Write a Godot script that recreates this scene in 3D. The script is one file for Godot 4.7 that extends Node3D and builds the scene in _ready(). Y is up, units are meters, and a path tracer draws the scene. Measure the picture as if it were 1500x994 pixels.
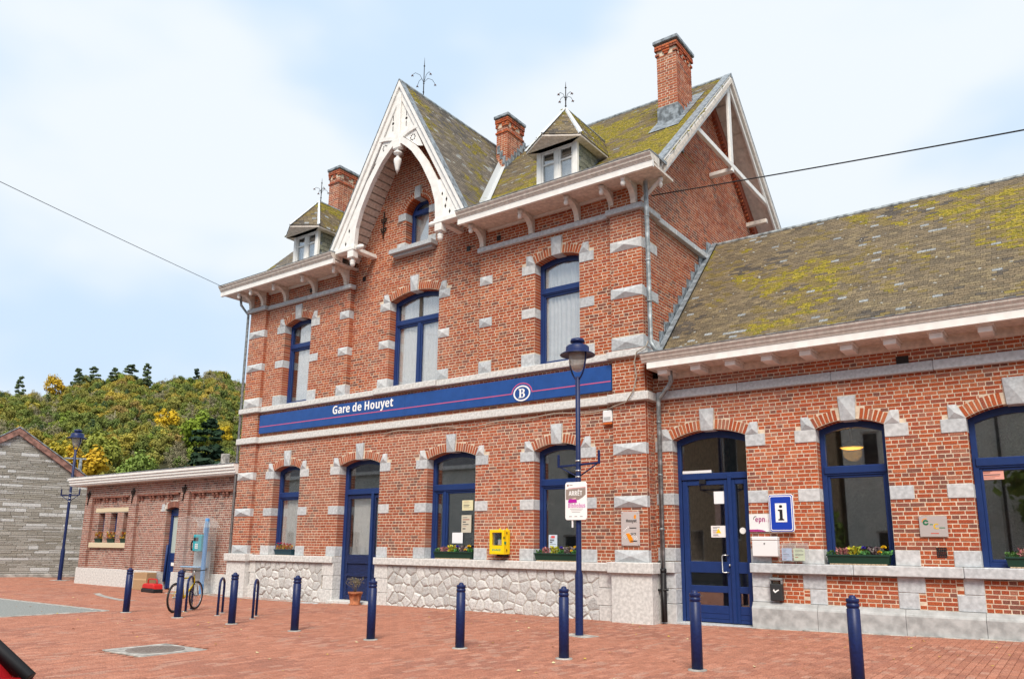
extends Node3D
# A small railway station seen from its forecourt. Facade of the main block lies in z = 0, x runs along it, y is up.

var M := {}
var rng := RandomNumberGenerator.new()
var eye := Vector3(15.0, 1.6, 15.95)
var eye_basis := Basis()
const FOCAL := 1133.426
const COURSE := 0.08
var unit_brick: ArrayMesh
var unit_slate: ArrayMesh
var blotch := FastNoiseLite.new()
var fine := FastNoiseLite.new()
var counts := {}

# ---------------------------------------------------------------- shapes
func begin(smooth := false) -> SurfaceTool:
	var s := SurfaceTool.new()
	s.begin(Mesh.PRIMITIVE_TRIANGLES)
	s.set_smooth_group(0 if smooth else -1)
	return s

func tri(s: SurfaceTool, a: Vector3, b: Vector3, c: Vector3) -> void:
	s.add_vertex(a); s.add_vertex(b); s.add_vertex(c)

func quad(s: SurfaceTool, a: Vector3, b: Vector3, c: Vector3, d: Vector3) -> void:
	tri(s, a, b, c); tri(s, a, c, d)

func done(s: SurfaceTool) -> ArrayMesh:
	s.generate_normals()
	return s.commit()

func box(s: SurfaceTool, lo: Vector3, hi: Vector3) -> void:
	var p := []
	for i in 8:
		p.append(Vector3(hi.x if i & 1 else lo.x, hi.y if i & 2 else lo.y, hi.z if i & 4 else lo.z))
	quad(s, p[4], p[6], p[7], p[5]); quad(s, p[1], p[3], p[2], p[0])
	quad(s, p[5], p[7], p[3], p[1]); quad(s, p[0], p[2], p[6], p[4])
	quad(s, p[6], p[2], p[3], p[7]); quad(s, p[0], p[4], p[5], p[1])

# box with chamfered edges
func cbox(s: SurfaceTool, lo: Vector3, hi: Vector3, c := 0.006) -> void:
	var mid := (lo + hi) * 0.5
	var h := (hi - lo) * 0.5
	c = min(c, min(h.x, min(h.y, h.z)) * 0.8)
	for ax in 3:
		var b := (ax + 1) % 3
		var d := (ax + 2) % 3
		for sg in [-1.0, 1.0]:
			var q := []
			for k in [[-1.0, -1.0], [-1.0, 1.0], [1.0, 1.0], [1.0, -1.0]]:
				var v := Vector3()
				v[ax] = h[ax] * sg
				v[b] = (h[b] - c) * k[0]
				v[d] = (h[d] - c) * k[1]
				q.append(mid + v)
			if sg > 0: quad(s, q[0], q[1], q[2], q[3])
			else: quad(s, q[3], q[2], q[1], q[0])
			for sh in [-1.0, 1.0]:
				var e := []
				for k in [[0, -1.0], [0, 1.0], [1, 1.0], [1, -1.0]]:
					var v := Vector3()
					v[ax] = (h[ax] if k[0] == 0 else h[ax] - c) * sg
					v[b] = (h[b] - c if k[0] == 0 else h[b]) * sh
					v[d] = (h[d] - c) * k[1]
					e.append(mid + v)
				if sg * sh > 0: quad(s, e[0], e[1], e[2], e[3])
				else: quad(s, e[3], e[2], e[1], e[0])
	for i in 8:
		var g := Vector3(1 if i & 1 else -1, 1 if i & 2 else -1, 1 if i & 4 else -1)
		var t := []
		for ax in 3:
			var v := Vector3()
			for k in 3: v[k] = (h[k] if k == ax else h[k] - c) * g[k]
			t.append(mid + v)
		if g.x * g.y * g.z < 0: tri(s, t[0], t[1], t[2])
		else: tri(s, t[2], t[1], t[0])

# a polygon (x, y) given thickness from z0 to z1; chamfer c on the front rim
func slab(s: SurfaceTool, pts: PackedVector2Array, z0: float, z1: float, c := 0.0) -> void:
	if Geometry2D.is_polygon_clockwise(pts): pts.reverse()
	var ids := Geometry2D.triangulate_polygon(pts)
	var n := pts.size()
	var top := pts
	if c > 0.0:
		var o := Geometry2D.offset_polygon(pts, -c, Geometry2D.JOIN_MITER)
		if o.size() == 1 and o[0].size() == n:
			# match the order of the inset ring to the outline
			var best := 0
			for k in n:
				if o[0][k].distance_squared_to(pts[0]) < o[0][best].distance_squared_to(pts[0]): best = k
			top = PackedVector2Array()
			for k in n: top.append(o[0][(best + k) % n])
		else: c = 0.0
	for k in range(0, ids.size(), 3):
		var a := top[ids[k]]; var b := top[ids[k + 1]]; var d := top[ids[k + 2]]
		tri(s, Vector3(a.x, a.y, z1), Vector3(d.x, d.y, z1), Vector3(b.x, b.y, z1))
		a = pts[ids[k]]; b = pts[ids[k + 1]]; d = pts[ids[k + 2]]
		tri(s, Vector3(a.x, a.y, z0), Vector3(b.x, b.y, z0), Vector3(d.x, d.y, z0))
	for k in n:
		var a := pts[k]; var b := pts[(k + 1) % n]
		var ta := top[k]; var tb := top[(k + 1) % n]
		quad(s, Vector3(a.x, a.y, z0), Vector3(a.x, a.y, z1 - c), Vector3(b.x, b.y, z1 - c), Vector3(b.x, b.y, z0))
		if c > 0.0:
			quad(s, Vector3(a.x, a.y, z1 - c), Vector3(ta.x, ta.y, z1), Vector3(tb.x, tb.y, z1), Vector3(b.x, b.y, z1 - c))

# strip between two lines of equal length, given thickness
func band(s: SurfaceTool, outer: PackedVector2Array, inner: PackedVector2Array, z0: float, z1: float) -> void:
	var n := outer.size()
	for k in n - 1:
		var a := outer[k]; var b := outer[k + 1]; var c := inner[k + 1]; var d := inner[k]
		quad(s, Vector3(a.x, a.y, z1), Vector3(b.x, b.y, z1), Vector3(c.x, c.y, z1), Vector3(d.x, d.y, z1))
		quad(s, Vector3(d.x, d.y, z0), Vector3(c.x, c.y, z0), Vector3(b.x, b.y, z0), Vector3(a.x, a.y, z0))
		quad(s, Vector3(a.x, a.y, z0), Vector3(b.x, b.y, z0), Vector3(b.x, b.y, z1), Vector3(a.x, a.y, z1))
		quad(s, Vector3(d.x, d.y, z1), Vector3(c.x, c.y, z1), Vector3(c.x, c.y, z0), Vector3(d.x, d.y, z0))
	for k in [0, n - 1]:
		var a := outer[k]; var d := inner[k]
		quad(s, Vector3(a.x, a.y, z0), Vector3(a.x, a.y, z1), Vector3(d.x, d.y, z1), Vector3(d.x, d.y, z0))

func tube(s: SurfaceTool, path: Array, r, sides := 8, caps := true) -> void:
	var rings := []
	var n := path.size()
	var up := Vector3.UP
	for k in n:
		var dir: Vector3 = (path[min(k + 1, n - 1)] - path[max(k - 1, 0)]).normalized()
		if abs(dir.dot(up)) > 0.97: up = Vector3.RIGHT if abs(dir.x) < 0.9 else Vector3.FORWARD
		var sd := dir.cross(up).normalized()
		var u2 := sd.cross(dir).normalized()
		up = u2
		var rr: float = r[k] if r is Array else r
		var ring := []
		for j in sides:
			var a := TAU * j / sides
			ring.append(path[k] + (sd * cos(a) + u2 * sin(a)) * rr)
		rings.append(ring)
	for k in n - 1:
		for j in sides:
			var j2 := (j + 1) % sides
			quad(s, rings[k][j], rings[k][j2], rings[k + 1][j2], rings[k + 1][j])
	if caps:
		for k in [0, n - 1]:
			for j in range(1, sides - 1):
				if k == 0: tri(s, rings[k][0], rings[k][j + 1], rings[k][j])
				else: tri(s, rings[k][0], rings[k][j], rings[k][j + 1])

# profile of (radius, height) turned about the upright through at
func lathe(s: SurfaceTool, prof: Array, at := Vector3.ZERO, sides := 20) -> void:
	for k in prof.size() - 1:
		var p: Vector2 = prof[k]; var q: Vector2 = prof[k + 1]
		for j in sides:
			var a := TAU * j / sides; var b := TAU * (j + 1) / sides
			var p0 := at + Vector3(cos(a) * p.x, p.y, sin(a) * p.x)
			var p1 := at + Vector3(cos(b) * p.x, p.y, sin(b) * p.x)
			var q0 := at + Vector3(cos(a) * q.x, q.y, sin(a) * q.x)
			var q1 := at + Vector3(cos(b) * q.x, q.y, sin(b) * q.x)
			if p.x > 0.0001: tri(s, p0, q0, p1)
			if q.x > 0.0001: tri(s, p1, q0, q1)

func blob(s: SurfaceTool, at: Vector3, r: Vector3, sides := 6, rings := 4) -> void:
	for i in rings:
		for j in sides:
			var q := []
			for k in [[i, j], [i, j + 1], [i + 1, j + 1], [i + 1, j]]:
				var th: float = PI * k[0] / rings
				var ph: float = TAU * k[1] / sides
				q.append(at + Vector3(sin(th) * cos(ph), cos(th), sin(th) * sin(ph)) * r)
			quad(s, q[0], q[1], q[2], q[3])

# moulding: profile of (z, y) pairs drawn along x
func moulding(s: SurfaceTool, prof: PackedVector2Array, x0: float, x1: float) -> void:
	var n := prof.size()
	for k in n:
		var a := prof[k]; var b := prof[(k + 1) % n]
		quad(s, Vector3(x0, a.y, a.x), Vector3(x1, a.y, a.x), Vector3(x1, b.y, b.x), Vector3(x0, b.y, b.x))
	var ids := Geometry2D.triangulate_polygon(prof)
	for k in range(0, ids.size(), 3):
		for x in [x0, x1]:
			tri(s, Vector3(x, prof[ids[k]].y, prof[ids[k]].x), Vector3(x, prof[ids[k + 1]].y, prof[ids[k + 1]].x), Vector3(x, prof[ids[k + 2]].y, prof[ids[k + 2]].x))

func arc_pts(c: Vector2, r: float, a0: float, a1: float, n: int) -> PackedVector2Array:
	var p := PackedVector2Array()
	for k in n + 1:
		var a := lerpf(a0, a1, float(k) / n)
		p.append(c + Vector2(cos(a), sin(a)) * r)
	return p

func rounded(w: float, h: float, r: float) -> PackedVector2Array:
	var p := PackedVector2Array()
	for k in 4:
		var c := Vector2((w / 2 - r) * (1 if k in [0, 3] else -1), (h / 2 - r) * (1 if k < 2 else -1))
		p.append_array(arc_pts(c, r, k * PI / 2, (k + 1) * PI / 2, 4))
	return p

# ---------------------------------------------------------------- nodes
func numbered(parent: Node, called: String) -> String:
	var key := "%d/%s" % [parent.get_instance_id(), called]
	var n: int = counts.get(key, 0)
	counts[key] = n + 1
	return called if n == 0 else "%s_%03d" % [called, n]

func put(parent: Node, called: String, shape, material: Material, at := Vector3.ZERO, label := "") -> MeshInstance3D:
	if material == M.get("stone"): material = [M.stone, M.stone_b, M.stone_c, M.stone][rng.randi() % 4]
	var o := MeshInstance3D.new()
	o.name = numbered(parent, called)
	o.mesh = done(shape) if shape is SurfaceTool else shape
	o.material_override = material
	o.position = at
	if label: o.set_meta("label", label)
	parent.add_child(o, true)
	return o

func node(parent: Node, called: String, at := Vector3.ZERO, turn := 0.0) -> Node3D:
	var o := Node3D.new()
	o.name = numbered(parent, called)
	parent.add_child(o, true)
	o.position = at
	o.rotation.y = turn
	return o

func tag(o: Node, label: String, category: String, group := "") -> Node:
	o.set_meta("label", label)
	o.set_meta("category", category)
	if group: o.set_meta("group", group)
	return o

func thing(called: String, label: String, category: String, at := Vector3.ZERO, turn := 0.0, group := "") -> Node3D:
	var o := node(self, called, at, turn)
	tag(o, label, category, group)
	return o

func setting(called: String, shape, material: Material) -> MeshInstance3D:
	var o := put(self, called, shape, material)
	o.set_meta("kind", "structure")
	return o

func copy_of(o: Node3D, called: String, label: String, at: Vector3, turn := 0.0) -> Node3D:
	var c: Node3D = o.duplicate()
	c.name = numbered(self, called)
	add_child(c, true)
	c.position = at
	c.rotation.y = turn
	c.set_meta("label", label)
	return c

func scatter(parent: Node, called: String, mesh: Mesh, material: Material, xfs: Array, cols: Array) -> MultiMeshInstance3D:
	var mm := MultiMesh.new()
	mm.transform_format = MultiMesh.TRANSFORM_3D
	mm.use_colors = true
	mm.mesh = mesh
	mm.instance_count = xfs.size()
	for k in xfs.size():
		mm.set_instance_transform(k, xfs[k])
		mm.set_instance_color(k, cols[k])
	var o := MultiMeshInstance3D.new()
	o.name = numbered(parent, called)
	o.multimesh = mm
	o.material_override = material
	o.set_meta("kind", "stuff")
	parent.add_child(o, true)
	return o

# how large a point shows: its distance when the picture holds it, else a very large number
func view_rank(p: Vector3) -> float:
	var v := eye_basis.inverse() * (p - eye)
	if v.z > -0.5: return 1e6
	var x := 750.0 + FOCAL * v.x / -v.z
	var y := 565.936 - FOCAL * v.y / -v.z
	if x < 4 or x > 1496 or y < 4 or y > 990: return 1e5 - v.z
	return -v.z

# pieces placed by transform and colour: the n_single largest in view as parts, the others joined
func pieces(parent: Node3D, called: String, rest: String, mesh: Mesh, variants: Array, material: Material, xfs: Array, cols: Array, n_single: int) -> void:
	var order := []
	if n_single > 0:
		var gx := parent.global_transform
		for k in xfs.size(): order.append([view_rank(gx * xfs[k].origin), k])
		order.sort_custom(func(a, b): return a[0] < b[0])
	var single := {}
	for j in min(n_single, order.size()):
		if order[j][0] > 9e4: break
		single[order[j][1]] = true
	var xr := []
	var cr := []
	for k in xfs.size():
		if single.has(k):
			var best := 0
			var bd := 9.0
			for v in variants.size():
				var c: Color = variants[v][0]
				var dd: float = absf(c.r - cols[k].r) + absf(c.g - cols[k].g) + absf(c.b - cols[k].b)
				if dd < bd:
					bd = dd
					best = v
			var o := put(parent, called, variants[best][1], material)
			o.transform = xfs[k]
		else:
			xr.append(xfs[k])
			cr.append(cols[k])
	if xr.size(): scatter(parent, rest, mesh, material, xr, cr)

func coloured(mesh: ArrayMesh, col: Color) -> ArrayMesh:
	var a := mesh.surface_get_arrays(0)
	var c := PackedColorArray()
	c.resize(a[Mesh.ARRAY_VERTEX].size())
	c.fill(col)
	a[Mesh.ARRAY_COLOR] = c
	var m := ArrayMesh.new()
	m.add_surface_from_arrays(Mesh.PRIMITIVE_TRIANGLES, a)
	return m

# ---------------------------------------------------------------- materials
func grain(seed_: int, freq: float, lo: float, hi: float, octaves := 4, size := 512) -> NoiseTexture2D:
	var n := FastNoiseLite.new()
	n.seed = seed_
	n.frequency = freq
	n.fractal_octaves = octaves
	n.noise_type = FastNoiseLite.TYPE_SIMPLEX_SMOOTH
	var g := Gradient.new()
	g.offsets = PackedFloat32Array([0.2, 0.8])
	g.colors = PackedColorArray([Color(lo, lo, lo), Color(hi, hi, hi)])
	var t := NoiseTexture2D.new()
	t.width = size
	t.height = size
	t.seamless = true
	t.noise = n
	t.color_ramp = g
	return t

func bumps(seed_: int, freq: float, strength: float, size := 512) -> NoiseTexture2D:
	var n := FastNoiseLite.new()
	n.seed = seed_
	n.frequency = freq
	n.fractal_octaves = 4
	var t := NoiseTexture2D.new()
	t.width = size
	t.height = size
	t.seamless = true
	t.noise = n
	t.as_normal_map = true
	t.bump_strength = strength
	return t

func mat(c: Color, rough := 0.8, tex: Texture2D = null, scale := 1.0, nrm: Texture2D = null, nscale := 1.0) -> StandardMaterial3D:
	var m := StandardMaterial3D.new()
	m.albedo_color = c.linear_to_srgb()
	m.roughness = rough
	m.metallic_specular = 0.4
	if tex or nrm:
		m.uv1_triplanar = true
		m.uv1_world_triplanar = true
		m.uv1_scale = Vector3(scale, scale, scale)
	if tex: m.albedo_texture = tex
	if nrm:
		m.normal_enabled = true
		m.normal_texture = nrm
		m.normal_scale = nscale
	return m

func tinted(m: StandardMaterial3D) -> StandardMaterial3D:
	m.vertex_color_use_as_albedo = true
	return m

func make_materials() -> void:
	var g_fine := grain(1, 0.02, 0.72, 1.0)
	var g_spot := grain(2, 0.006, 0.62, 1.0, 5)
	var g_soft := grain(3, 0.01, 0.945, 1.0, 3)
	var g_stone := grain(9, 0.018, 0.87, 1.0, 5)
	var n_stone := bumps(4, 0.025, 5.0)
	var n_rough := bumps(5, 0.012, 9.0)
	M.brick = tinted(mat(Color(1, 1, 1), 0.92, g_fine, 4.0, n_stone, 0.7))
	M.mortar = mat(Color(0.72, 0.59, 0.455), 0.95, g_stone, 0.7)
	M.mortar_grey = mat(Color(0.64, 0.59, 0.53), 0.95, g_stone, 0.7)
	M.stone = mat(Color(0.55, 0.575, 0.60), 0.85, g_stone, 0.9, n_stone, 0.12)
	M.stone_dark = mat(Color(0.47, 0.48, 0.48), 0.85, grain(10, 0.008, 0.82, 1.0, 5), 0.8, n_stone, 0.15)
	M.stone_b = mat(Color(0.49, 0.515, 0.54), 0.85, g_stone, 1.3, n_stone, 0.12)
	M.stone_c = mat(Color(0.60, 0.61, 0.62), 0.85, g_stone, 0.7, n_stone, 0.12)
	M.stone_light = mat(Color(0.68, 0.675, 0.66), 0.85, g_stone, 1.1, n_stone, 0.12)
	M.rubble = tinted(mat(Color(1, 1, 1), 0.9, g_stone, 1.7, n_rough, 1.0))
	M.slate = tinted(mat(Color(1, 1, 1), 0.75, g_fine, 2.0, n_stone, 0.5))
	M.moss = tinted(mat(Color(1, 1, 1), 1.0, g_fine, 5.0))
	M.white = mat(Color(0.83, 0.815, 0.79), 0.6, g_soft, 0.6)
	M.cream = mat(Color(0.74, 0.685, 0.62), 0.75, g_stone, 0.8)
	M.soffit = mat(Color(0.72, 0.65, 0.585), 0.8, g_stone, 0.7)
	M.blue = mat(Color(0.013, 0.036, 0.145), 0.38, g_soft, 1.0)
	M.blue_worn = mat(Color(0.02, 0.038, 0.145), 0.6, grain(6, 0.03, 0.45, 1.0), 1.4)
	M.blue_post = mat(Color(0.0085, 0.021, 0.104), 0.42, grain(14, 0.03, 0.8, 1.0, 5), 1.2)
	M.sign_blue = mat(Color(0.016, 0.072, 0.28), 0.4, g_soft, 0.5)
	M.sign_line = mat(Color(0.55, 0.10, 0.22), 0.5)
	M.print_white = mat(Color(0.85, 0.85, 0.85), 0.5)
	M.lead = mat(Color(0.30, 0.34, 0.38), 0.5, g_spot, 1.5)
	M.zinc = mat(Color(0.42, 0.46, 0.48), 0.42, g_spot, 1.5)
	M.zinc.metallic = 0.35
	M.black = mat(Color(0.015, 0.015, 0.017), 0.5)
	M.iron = mat(Color(0.03, 0.022, 0.02), 0.75, g_fine, 3.0)
	M.rust = mat(Color(0.16, 0.05, 0.03), 0.9, g_fine, 3.0)
	M.glass = mat(Color(0.02, 0.025, 0.025), 0.02)
	M.glass.albedo_color.a = 0.012
	M.glass.transparency = BaseMaterial3D.TRANSPARENCY_ALPHA
	M.glass.metallic_specular = 1.0
	M.clear = mat(Color(0.75, 0.8, 0.8), 0.08)
	M.clear.albedo_color.a = 0.10
	M.clear.transparency = BaseMaterial3D.TRANSPARENCY_ALPHA
	M.curtain = mat(Color(0.90, 0.90, 0.885), 0.95, g_soft, 1.0)
	M.curtain.backlight_enabled = true
	M.curtain.backlight = Color(0.6, 0.6, 0.58)
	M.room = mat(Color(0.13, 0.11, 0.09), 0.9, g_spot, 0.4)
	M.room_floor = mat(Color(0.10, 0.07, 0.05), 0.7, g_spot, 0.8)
	M.plaster = mat(Color(0.62, 0.58, 0.47), 0.9, g_soft, 0.3)
	M.terracotta = mat(Color(0.52, 0.19, 0.09), 0.85, g_spot, 2.0)
	M.trough = mat(Color(0.012, 0.045, 0.03), 0.5, g_soft, 2.0)
	M.trough_blue = mat(Color(0.02, 0.06, 0.085), 0.5, g_soft, 2.0)
	M.timber = mat(Color(0.62, 0.45, 0.30), 0.8, g_fine, 3.0)
	M.leaf = tinted(mat(Color(1, 1, 1), 0.7))
	M.crown = tinted(mat(Color(1, 1, 1), 0.9))
	M.crown.backlight_enabled = true
	M.crown.backlight = Color(0.5, 0.5, 0.3)
	M.paper = mat(Color(0.82, 0.82, 0.80), 0.8)
	M.yellow = mat(Color(0.85, 0.58, 0.005), 0.4)
	M.red = mat(Color(0.55, 0.02, 0.02), 0.4)
	M.card = mat(Color(0.42, 0.27, 0.15), 0.9, g_soft, 2.0)
	M.concrete = mat(Color(0.48, 0.46, 0.43), 0.95, grain(7, 0.01, 0.7, 1.0), 0.7, n_stone, 0.6)
	M.asphalt = mat(Color(0.33, 0.35, 0.34), 0.95, grain(8, 0.05, 0.7, 1.0), 1.1, n_stone, 0.6)
	M.paver = tinted(mat(Color(1, 1, 1), 0.9, g_fine, 3.0, n_stone, 0.4))
	M.joint = mat(Color(0.33, 0.175, 0.125), 0.95, g_spot, 0.6)
	M.earth = mat(Color(0.12, 0.11, 0.08), 0.95, g_spot, 0.2)
	M.steel = mat(Color(0.5, 0.5, 0.5), 0.3)
	M.steel.metallic = 0.8
	M.plastic_white = mat(Color(0.74, 0.75, 0.76), 0.45)
	M.lamp_glass = mat(Color(0.55, 0.53, 0.48), 0.15)
	M.lamp_glass.albedo_color.a = 0.55
	M.lamp_glass.transparency = BaseMaterial3D.TRANSPARENCY_ALPHA
	M.woodbrown = mat(Color(0.36, 0.19, 0.155), 0.7, g_spot, 1.0)
	M.house_stone = tinted(mat(Color(1, 1, 1), 0.9, g_fine, 2.0, n_rough, 0.8))

func plain(c: Color, rough := 0.6) -> StandardMaterial3D:
	var key := "plain%s%s" % [c.to_html(), rough]
	if not M.has(key): M[key] = mat(c, rough)
	return M[key]

func make_units() -> void:
	var s := begin()
	var f := [Vector3(-0.475, -0.43, 0.5), Vector3(0.475, -0.43, 0.5), Vector3(0.475, 0.43, 0.5), Vector3(-0.475, 0.43, 0.5)]
	var r := [Vector3(-0.5, -0.5, 0.44), Vector3(0.5, -0.5, 0.44), Vector3(0.5, 0.5, 0.44), Vector3(-0.5, 0.5, 0.44)]
	var b := [Vector3(-0.5, -0.5, -0.5), Vector3(0.5, -0.5, -0.5), Vector3(0.5, 0.5, -0.5), Vector3(-0.5, 0.5, -0.5)]
	quad(s, f[3], f[2], f[1], f[0])
	for k in 4:
		var j := (k + 1) % 4
		quad(s, f[k], f[j], r[j], r[k])
		quad(s, r[k], r[j], b[j], b[k])
	quad(s, b[0], b[1], b[2], b[3])
	unit_brick = done(s)
	s = begin()
	box(s, Vector3(-0.5, -0.5, -0.5), Vector3(0.5, 0.5, 0.5))
	unit_slate = done(s)
	blotch.seed = 11
	blotch.frequency = 0.35
	blotch.fractal_octaves = 4
	fine.seed = 12
	fine.frequency = 1.6
	fine.fractal_octaves = 3

# ---------------------------------------------------------------- masonry
var brick_set := {}

func brick_tones(kind: String) -> Array:
	match kind:
		"upper": return [Color(0.53, 0.12, 0.042), Color(0.47, 0.095, 0.038), Color(0.58, 0.165, 0.068), Color(0.39, 0.095, 0.05), Color(0.27, 0.095, 0.065), Color(0.47, 0.175, 0.105)]
		"lower": return [Color(0.50, 0.13, 0.06), Color(0.45, 0.11, 0.055), Color(0.55, 0.175, 0.095), Color(0.38, 0.125, 0.085), Color(0.27, 0.12, 0.09), Color(0.48, 0.22, 0.155)]
		"wing": return [Color(0.54, 0.125, 0.047), Color(0.48, 0.103, 0.045), Color(0.58, 0.175, 0.078), Color(0.40, 0.115, 0.07), Color(0.29, 0.11, 0.08), Color(0.49, 0.195, 0.125)]
		"annex": return [Color(0.40, 0.165, 0.12), Color(0.35, 0.14, 0.105), Color(0.44, 0.21, 0.155), Color(0.30, 0.135, 0.105), Color(0.21, 0.105, 0.085), Color(0.43, 0.25, 0.19)]
	return [Color(0.45, 0.13, 0.07)]

func brick_variants(kind: String) -> Array:
	if not brick_set.has(kind):
		var v := []
		for c in brick_tones(kind): v.append([c, coloured(unit_brick, c)])
		brick_set[kind] = v
	return brick_set[kind]

func brick_tone(kind: String, p: Vector3) -> Color:
	var t := brick_tones(kind)
	var n := blotch.get_noise_3d(p.x * 1.4, p.y * 1.4, p.z * 1.4)
	var r := rng.randf() + n * 0.35
	var c: Color
	if r < 0.34: c = t[0]
	elif r < 0.58: c = t[1]
	elif r < 0.76: c = t[2]
	elif r < 0.88: c = t[3]
	elif r < 0.94: c = t[5]
	else: c = t[4]
	var f := (0.86 + rng.randf() * 0.28) * (1.0 + 0.22 * blotch.get_noise_3d(p.x * 0.5 + 90, p.y * 0.5, p.z * 0.5))
	var pk := clampf(blotch.get_noise_3d(p.x * 0.7 - 30, p.y * 0.7, p.z * 0.7) * 1.0, 0.0, 0.22)
	c = c.lerp(Color(0.47, 0.24, 0.18), pk)
	return Color(c.r * f, c.g * f, c.b * f)

func at_v(f, v: float) -> float:
	return f.call(v) if f is Callable else f

func arch_circle(a: float, rise: float) -> float:
	return (a * a + rise * rise) / (2.0 * rise)

# free stretches of the course at height v: [u0, u1, jamb at u0, jamb at u1]
func free_spans(spec: Dictionary, v: float, bare := false) -> Array:
	var out := [[at_v(spec.lo, v), at_v(spec.hi, v), spec.get("end_lo", false), spec.get("end_hi", false)]]
	for b in spec.get("blocks", []):
		var u0: float
		var u1: float
		var jamb := false
		if b[0] == "r":
			if v <= b[3] or v >= b[4] or (bare and not b[5]): continue
			u0 = b[1]; u1 = b[2]; jamb = b[5]
		else:
			if v < b[3]: continue
			var rr := arch_circle(b[2], b[4])
			var cy: float = b[3] + b[4] - rr
			var h2: float = pow(rr + (0.04 if bare else b[5]), 2) - pow(v - cy, 2)
			if h2 <= 0.0: continue
			u0 = b[1] - sqrt(h2); u1 = b[1] + sqrt(h2)
		var nx := []
		for s in out:
			if u1 <= s[0] or u0 >= s[1]: nx.append(s); continue
			if u0 > s[0]: nx.append([s[0], u0, s[2], jamb])
			if u1 < s[1]: nx.append([u1, s[1], jamb, s[3]])
		out = nx
	return out.filter(func(s): return s[1] - s[0] > 0.03)

func brick_wall(parent: Node3D, xf: Transform3D, spec: Dictionary, n_single: int) -> MeshInstance3D:
	var kind: String = spec.tone
	var dep: float = spec.get("depth", 0.3)
	var s := begin()
	var xfs := []
	var cols := []
	var ph: float = spec.get("phase", 0.0)
	var r := int(floor((spec.y0 - ph) / COURSE + 0.001))
	while r * COURSE + ph < spec.y1 - 0.001:
		var v0: float = max(r * COURSE + ph, spec.y0)
		var v1: float = min((r + 1) * COURSE + ph, spec.y1)
		var vm := (v0 + v1) * 0.5
		if v1 - v0 > 0.02:
			var header := r % 2 == 1
			var mod := 0.1275 if header else 0.255
			var off := 0.032 if header else (0.0 if r % 4 == 0 else 0.1275)
			for sp in free_spans(spec, vm, true):
				quad(s, Vector3(sp[0], v0, -0.006), Vector3(sp[0], v1, -0.006), Vector3(sp[1], v1, -0.006), Vector3(sp[1], v0, -0.006))
				quad(s, Vector3(sp[1], v0, -dep), Vector3(sp[1], v1, -dep), Vector3(sp[0], v1, -dep), Vector3(sp[0], v0, -dep))
				for e in 2:
					var u: float = sp[e] + (0.008 if e == 0 else -0.008)
					quad(s, Vector3(u, v0, -dep), Vector3(u, v1, -dep), Vector3(u, v1, -0.01), Vector3(u, v0, -0.01))
			for sp in free_spans(spec, vm):
				var k := int(floor((sp[0] - off) / mod))
				var u0: float = sp[0]
				while u0 < sp[1] - 0.012:
					var u1: float = min((k + 1) * mod + off, sp[1])
					k += 1
					if sp[1] - u1 < 0.035: u1 = sp[1]
					if u1 - u0 < 0.035: continue
					var jamb: bool = (sp[2] and u0 == sp[0]) or (sp[3] and u1 == sp[1])
					var ju := 0.0 if jamb else 0.0155
					var d := dep if jamb else 0.09
					var c := Vector3((u0 + u1) * 0.5, vm, -d * 0.5 + rng.randf_range(-0.003, 0.003))
					var b := Basis(Vector3(0, 0, 1), rng.randf_range(-0.006, 0.006)) * Basis.from_scale(Vector3(u1 - u0 - max(ju, 0.008), v1 - v0 - 0.0165 + rng.randf_range(-0.002, 0.002), d))
					xfs.append(Transform3D(b, c))
					cols.append(brick_tone(kind, xf * c))
					u0 = u1
		r += 1
	var w := put(parent, "wall", s, spec.get("mortar", M.mortar))
	w.transform = xf
	pieces(w, "brick", "brickwork", unit_brick, brick_variants(kind), M.brick, xfs, cols, n_single)
	return w

# one dressed stone; style "point" rises to a low pyramid
func stone(parent: Node3D, called: String, lo: Vector3, hi: Vector3, material: Material, style := "plain", rise := 0.05) -> MeshInstance3D:
	var s := begin()
	if style == "plain":
		cbox(s, lo, hi, 0.008)
	else:
		var zb := hi.z
		var p := [Vector3(lo.x, lo.y, zb), Vector3(hi.x, lo.y, zb), Vector3(hi.x, hi.y, zb), Vector3(lo.x, hi.y, zb)]
		var t := Vector3((lo.x + hi.x) / 2, lerpf(lo.y, hi.y, 0.5), zb + rise)
		for k in 4: tri(s, p[(k + 1) % 4], p[k], t)
		for k in 4:
			var a: Vector3 = p[k]
			var b: Vector3 = p[(k + 1) % 4]
			quad(s, a, b, Vector3(b.x, b.y, lo.z), Vector3(a.x, a.y, lo.z))
	return put(parent, called, s, material)

# a pointed stone on any outline
func pointed(parent: Node3D, called: String, pts: Array, zb: float, rise: float, depth: float, tip: Vector2, material: Material) -> void:
	var s := begin()
	var t := Vector3(tip.x, tip.y, zb + rise)
	for k in pts.size():
		var a: Vector2 = pts[k]
		var b: Vector2 = pts[(k + 1) % pts.size()]
		var a3 := Vector3(a.x, a.y, zb)
		var b3 := Vector3(b.x, b.y, zb)
		tri(s, b3, a3, t)
		quad(s, a3, b3, Vector3(b.x, b.y, zb - depth), Vector3(a.x, a.y, zb - depth))
	put(parent, called, s, material)

func opening(c: float, a: float, v0: float, vs: float, rise: float, quoins: Array, point := false, ring := 0.24, key := 0.47) -> Dictionary:
	return {"c": c, "a": a, "v0": v0, "vs": vs, "rise": rise, "quoins": quoins, "point": point, "ring": ring, "key": key, "qw": 0.42}

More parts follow.
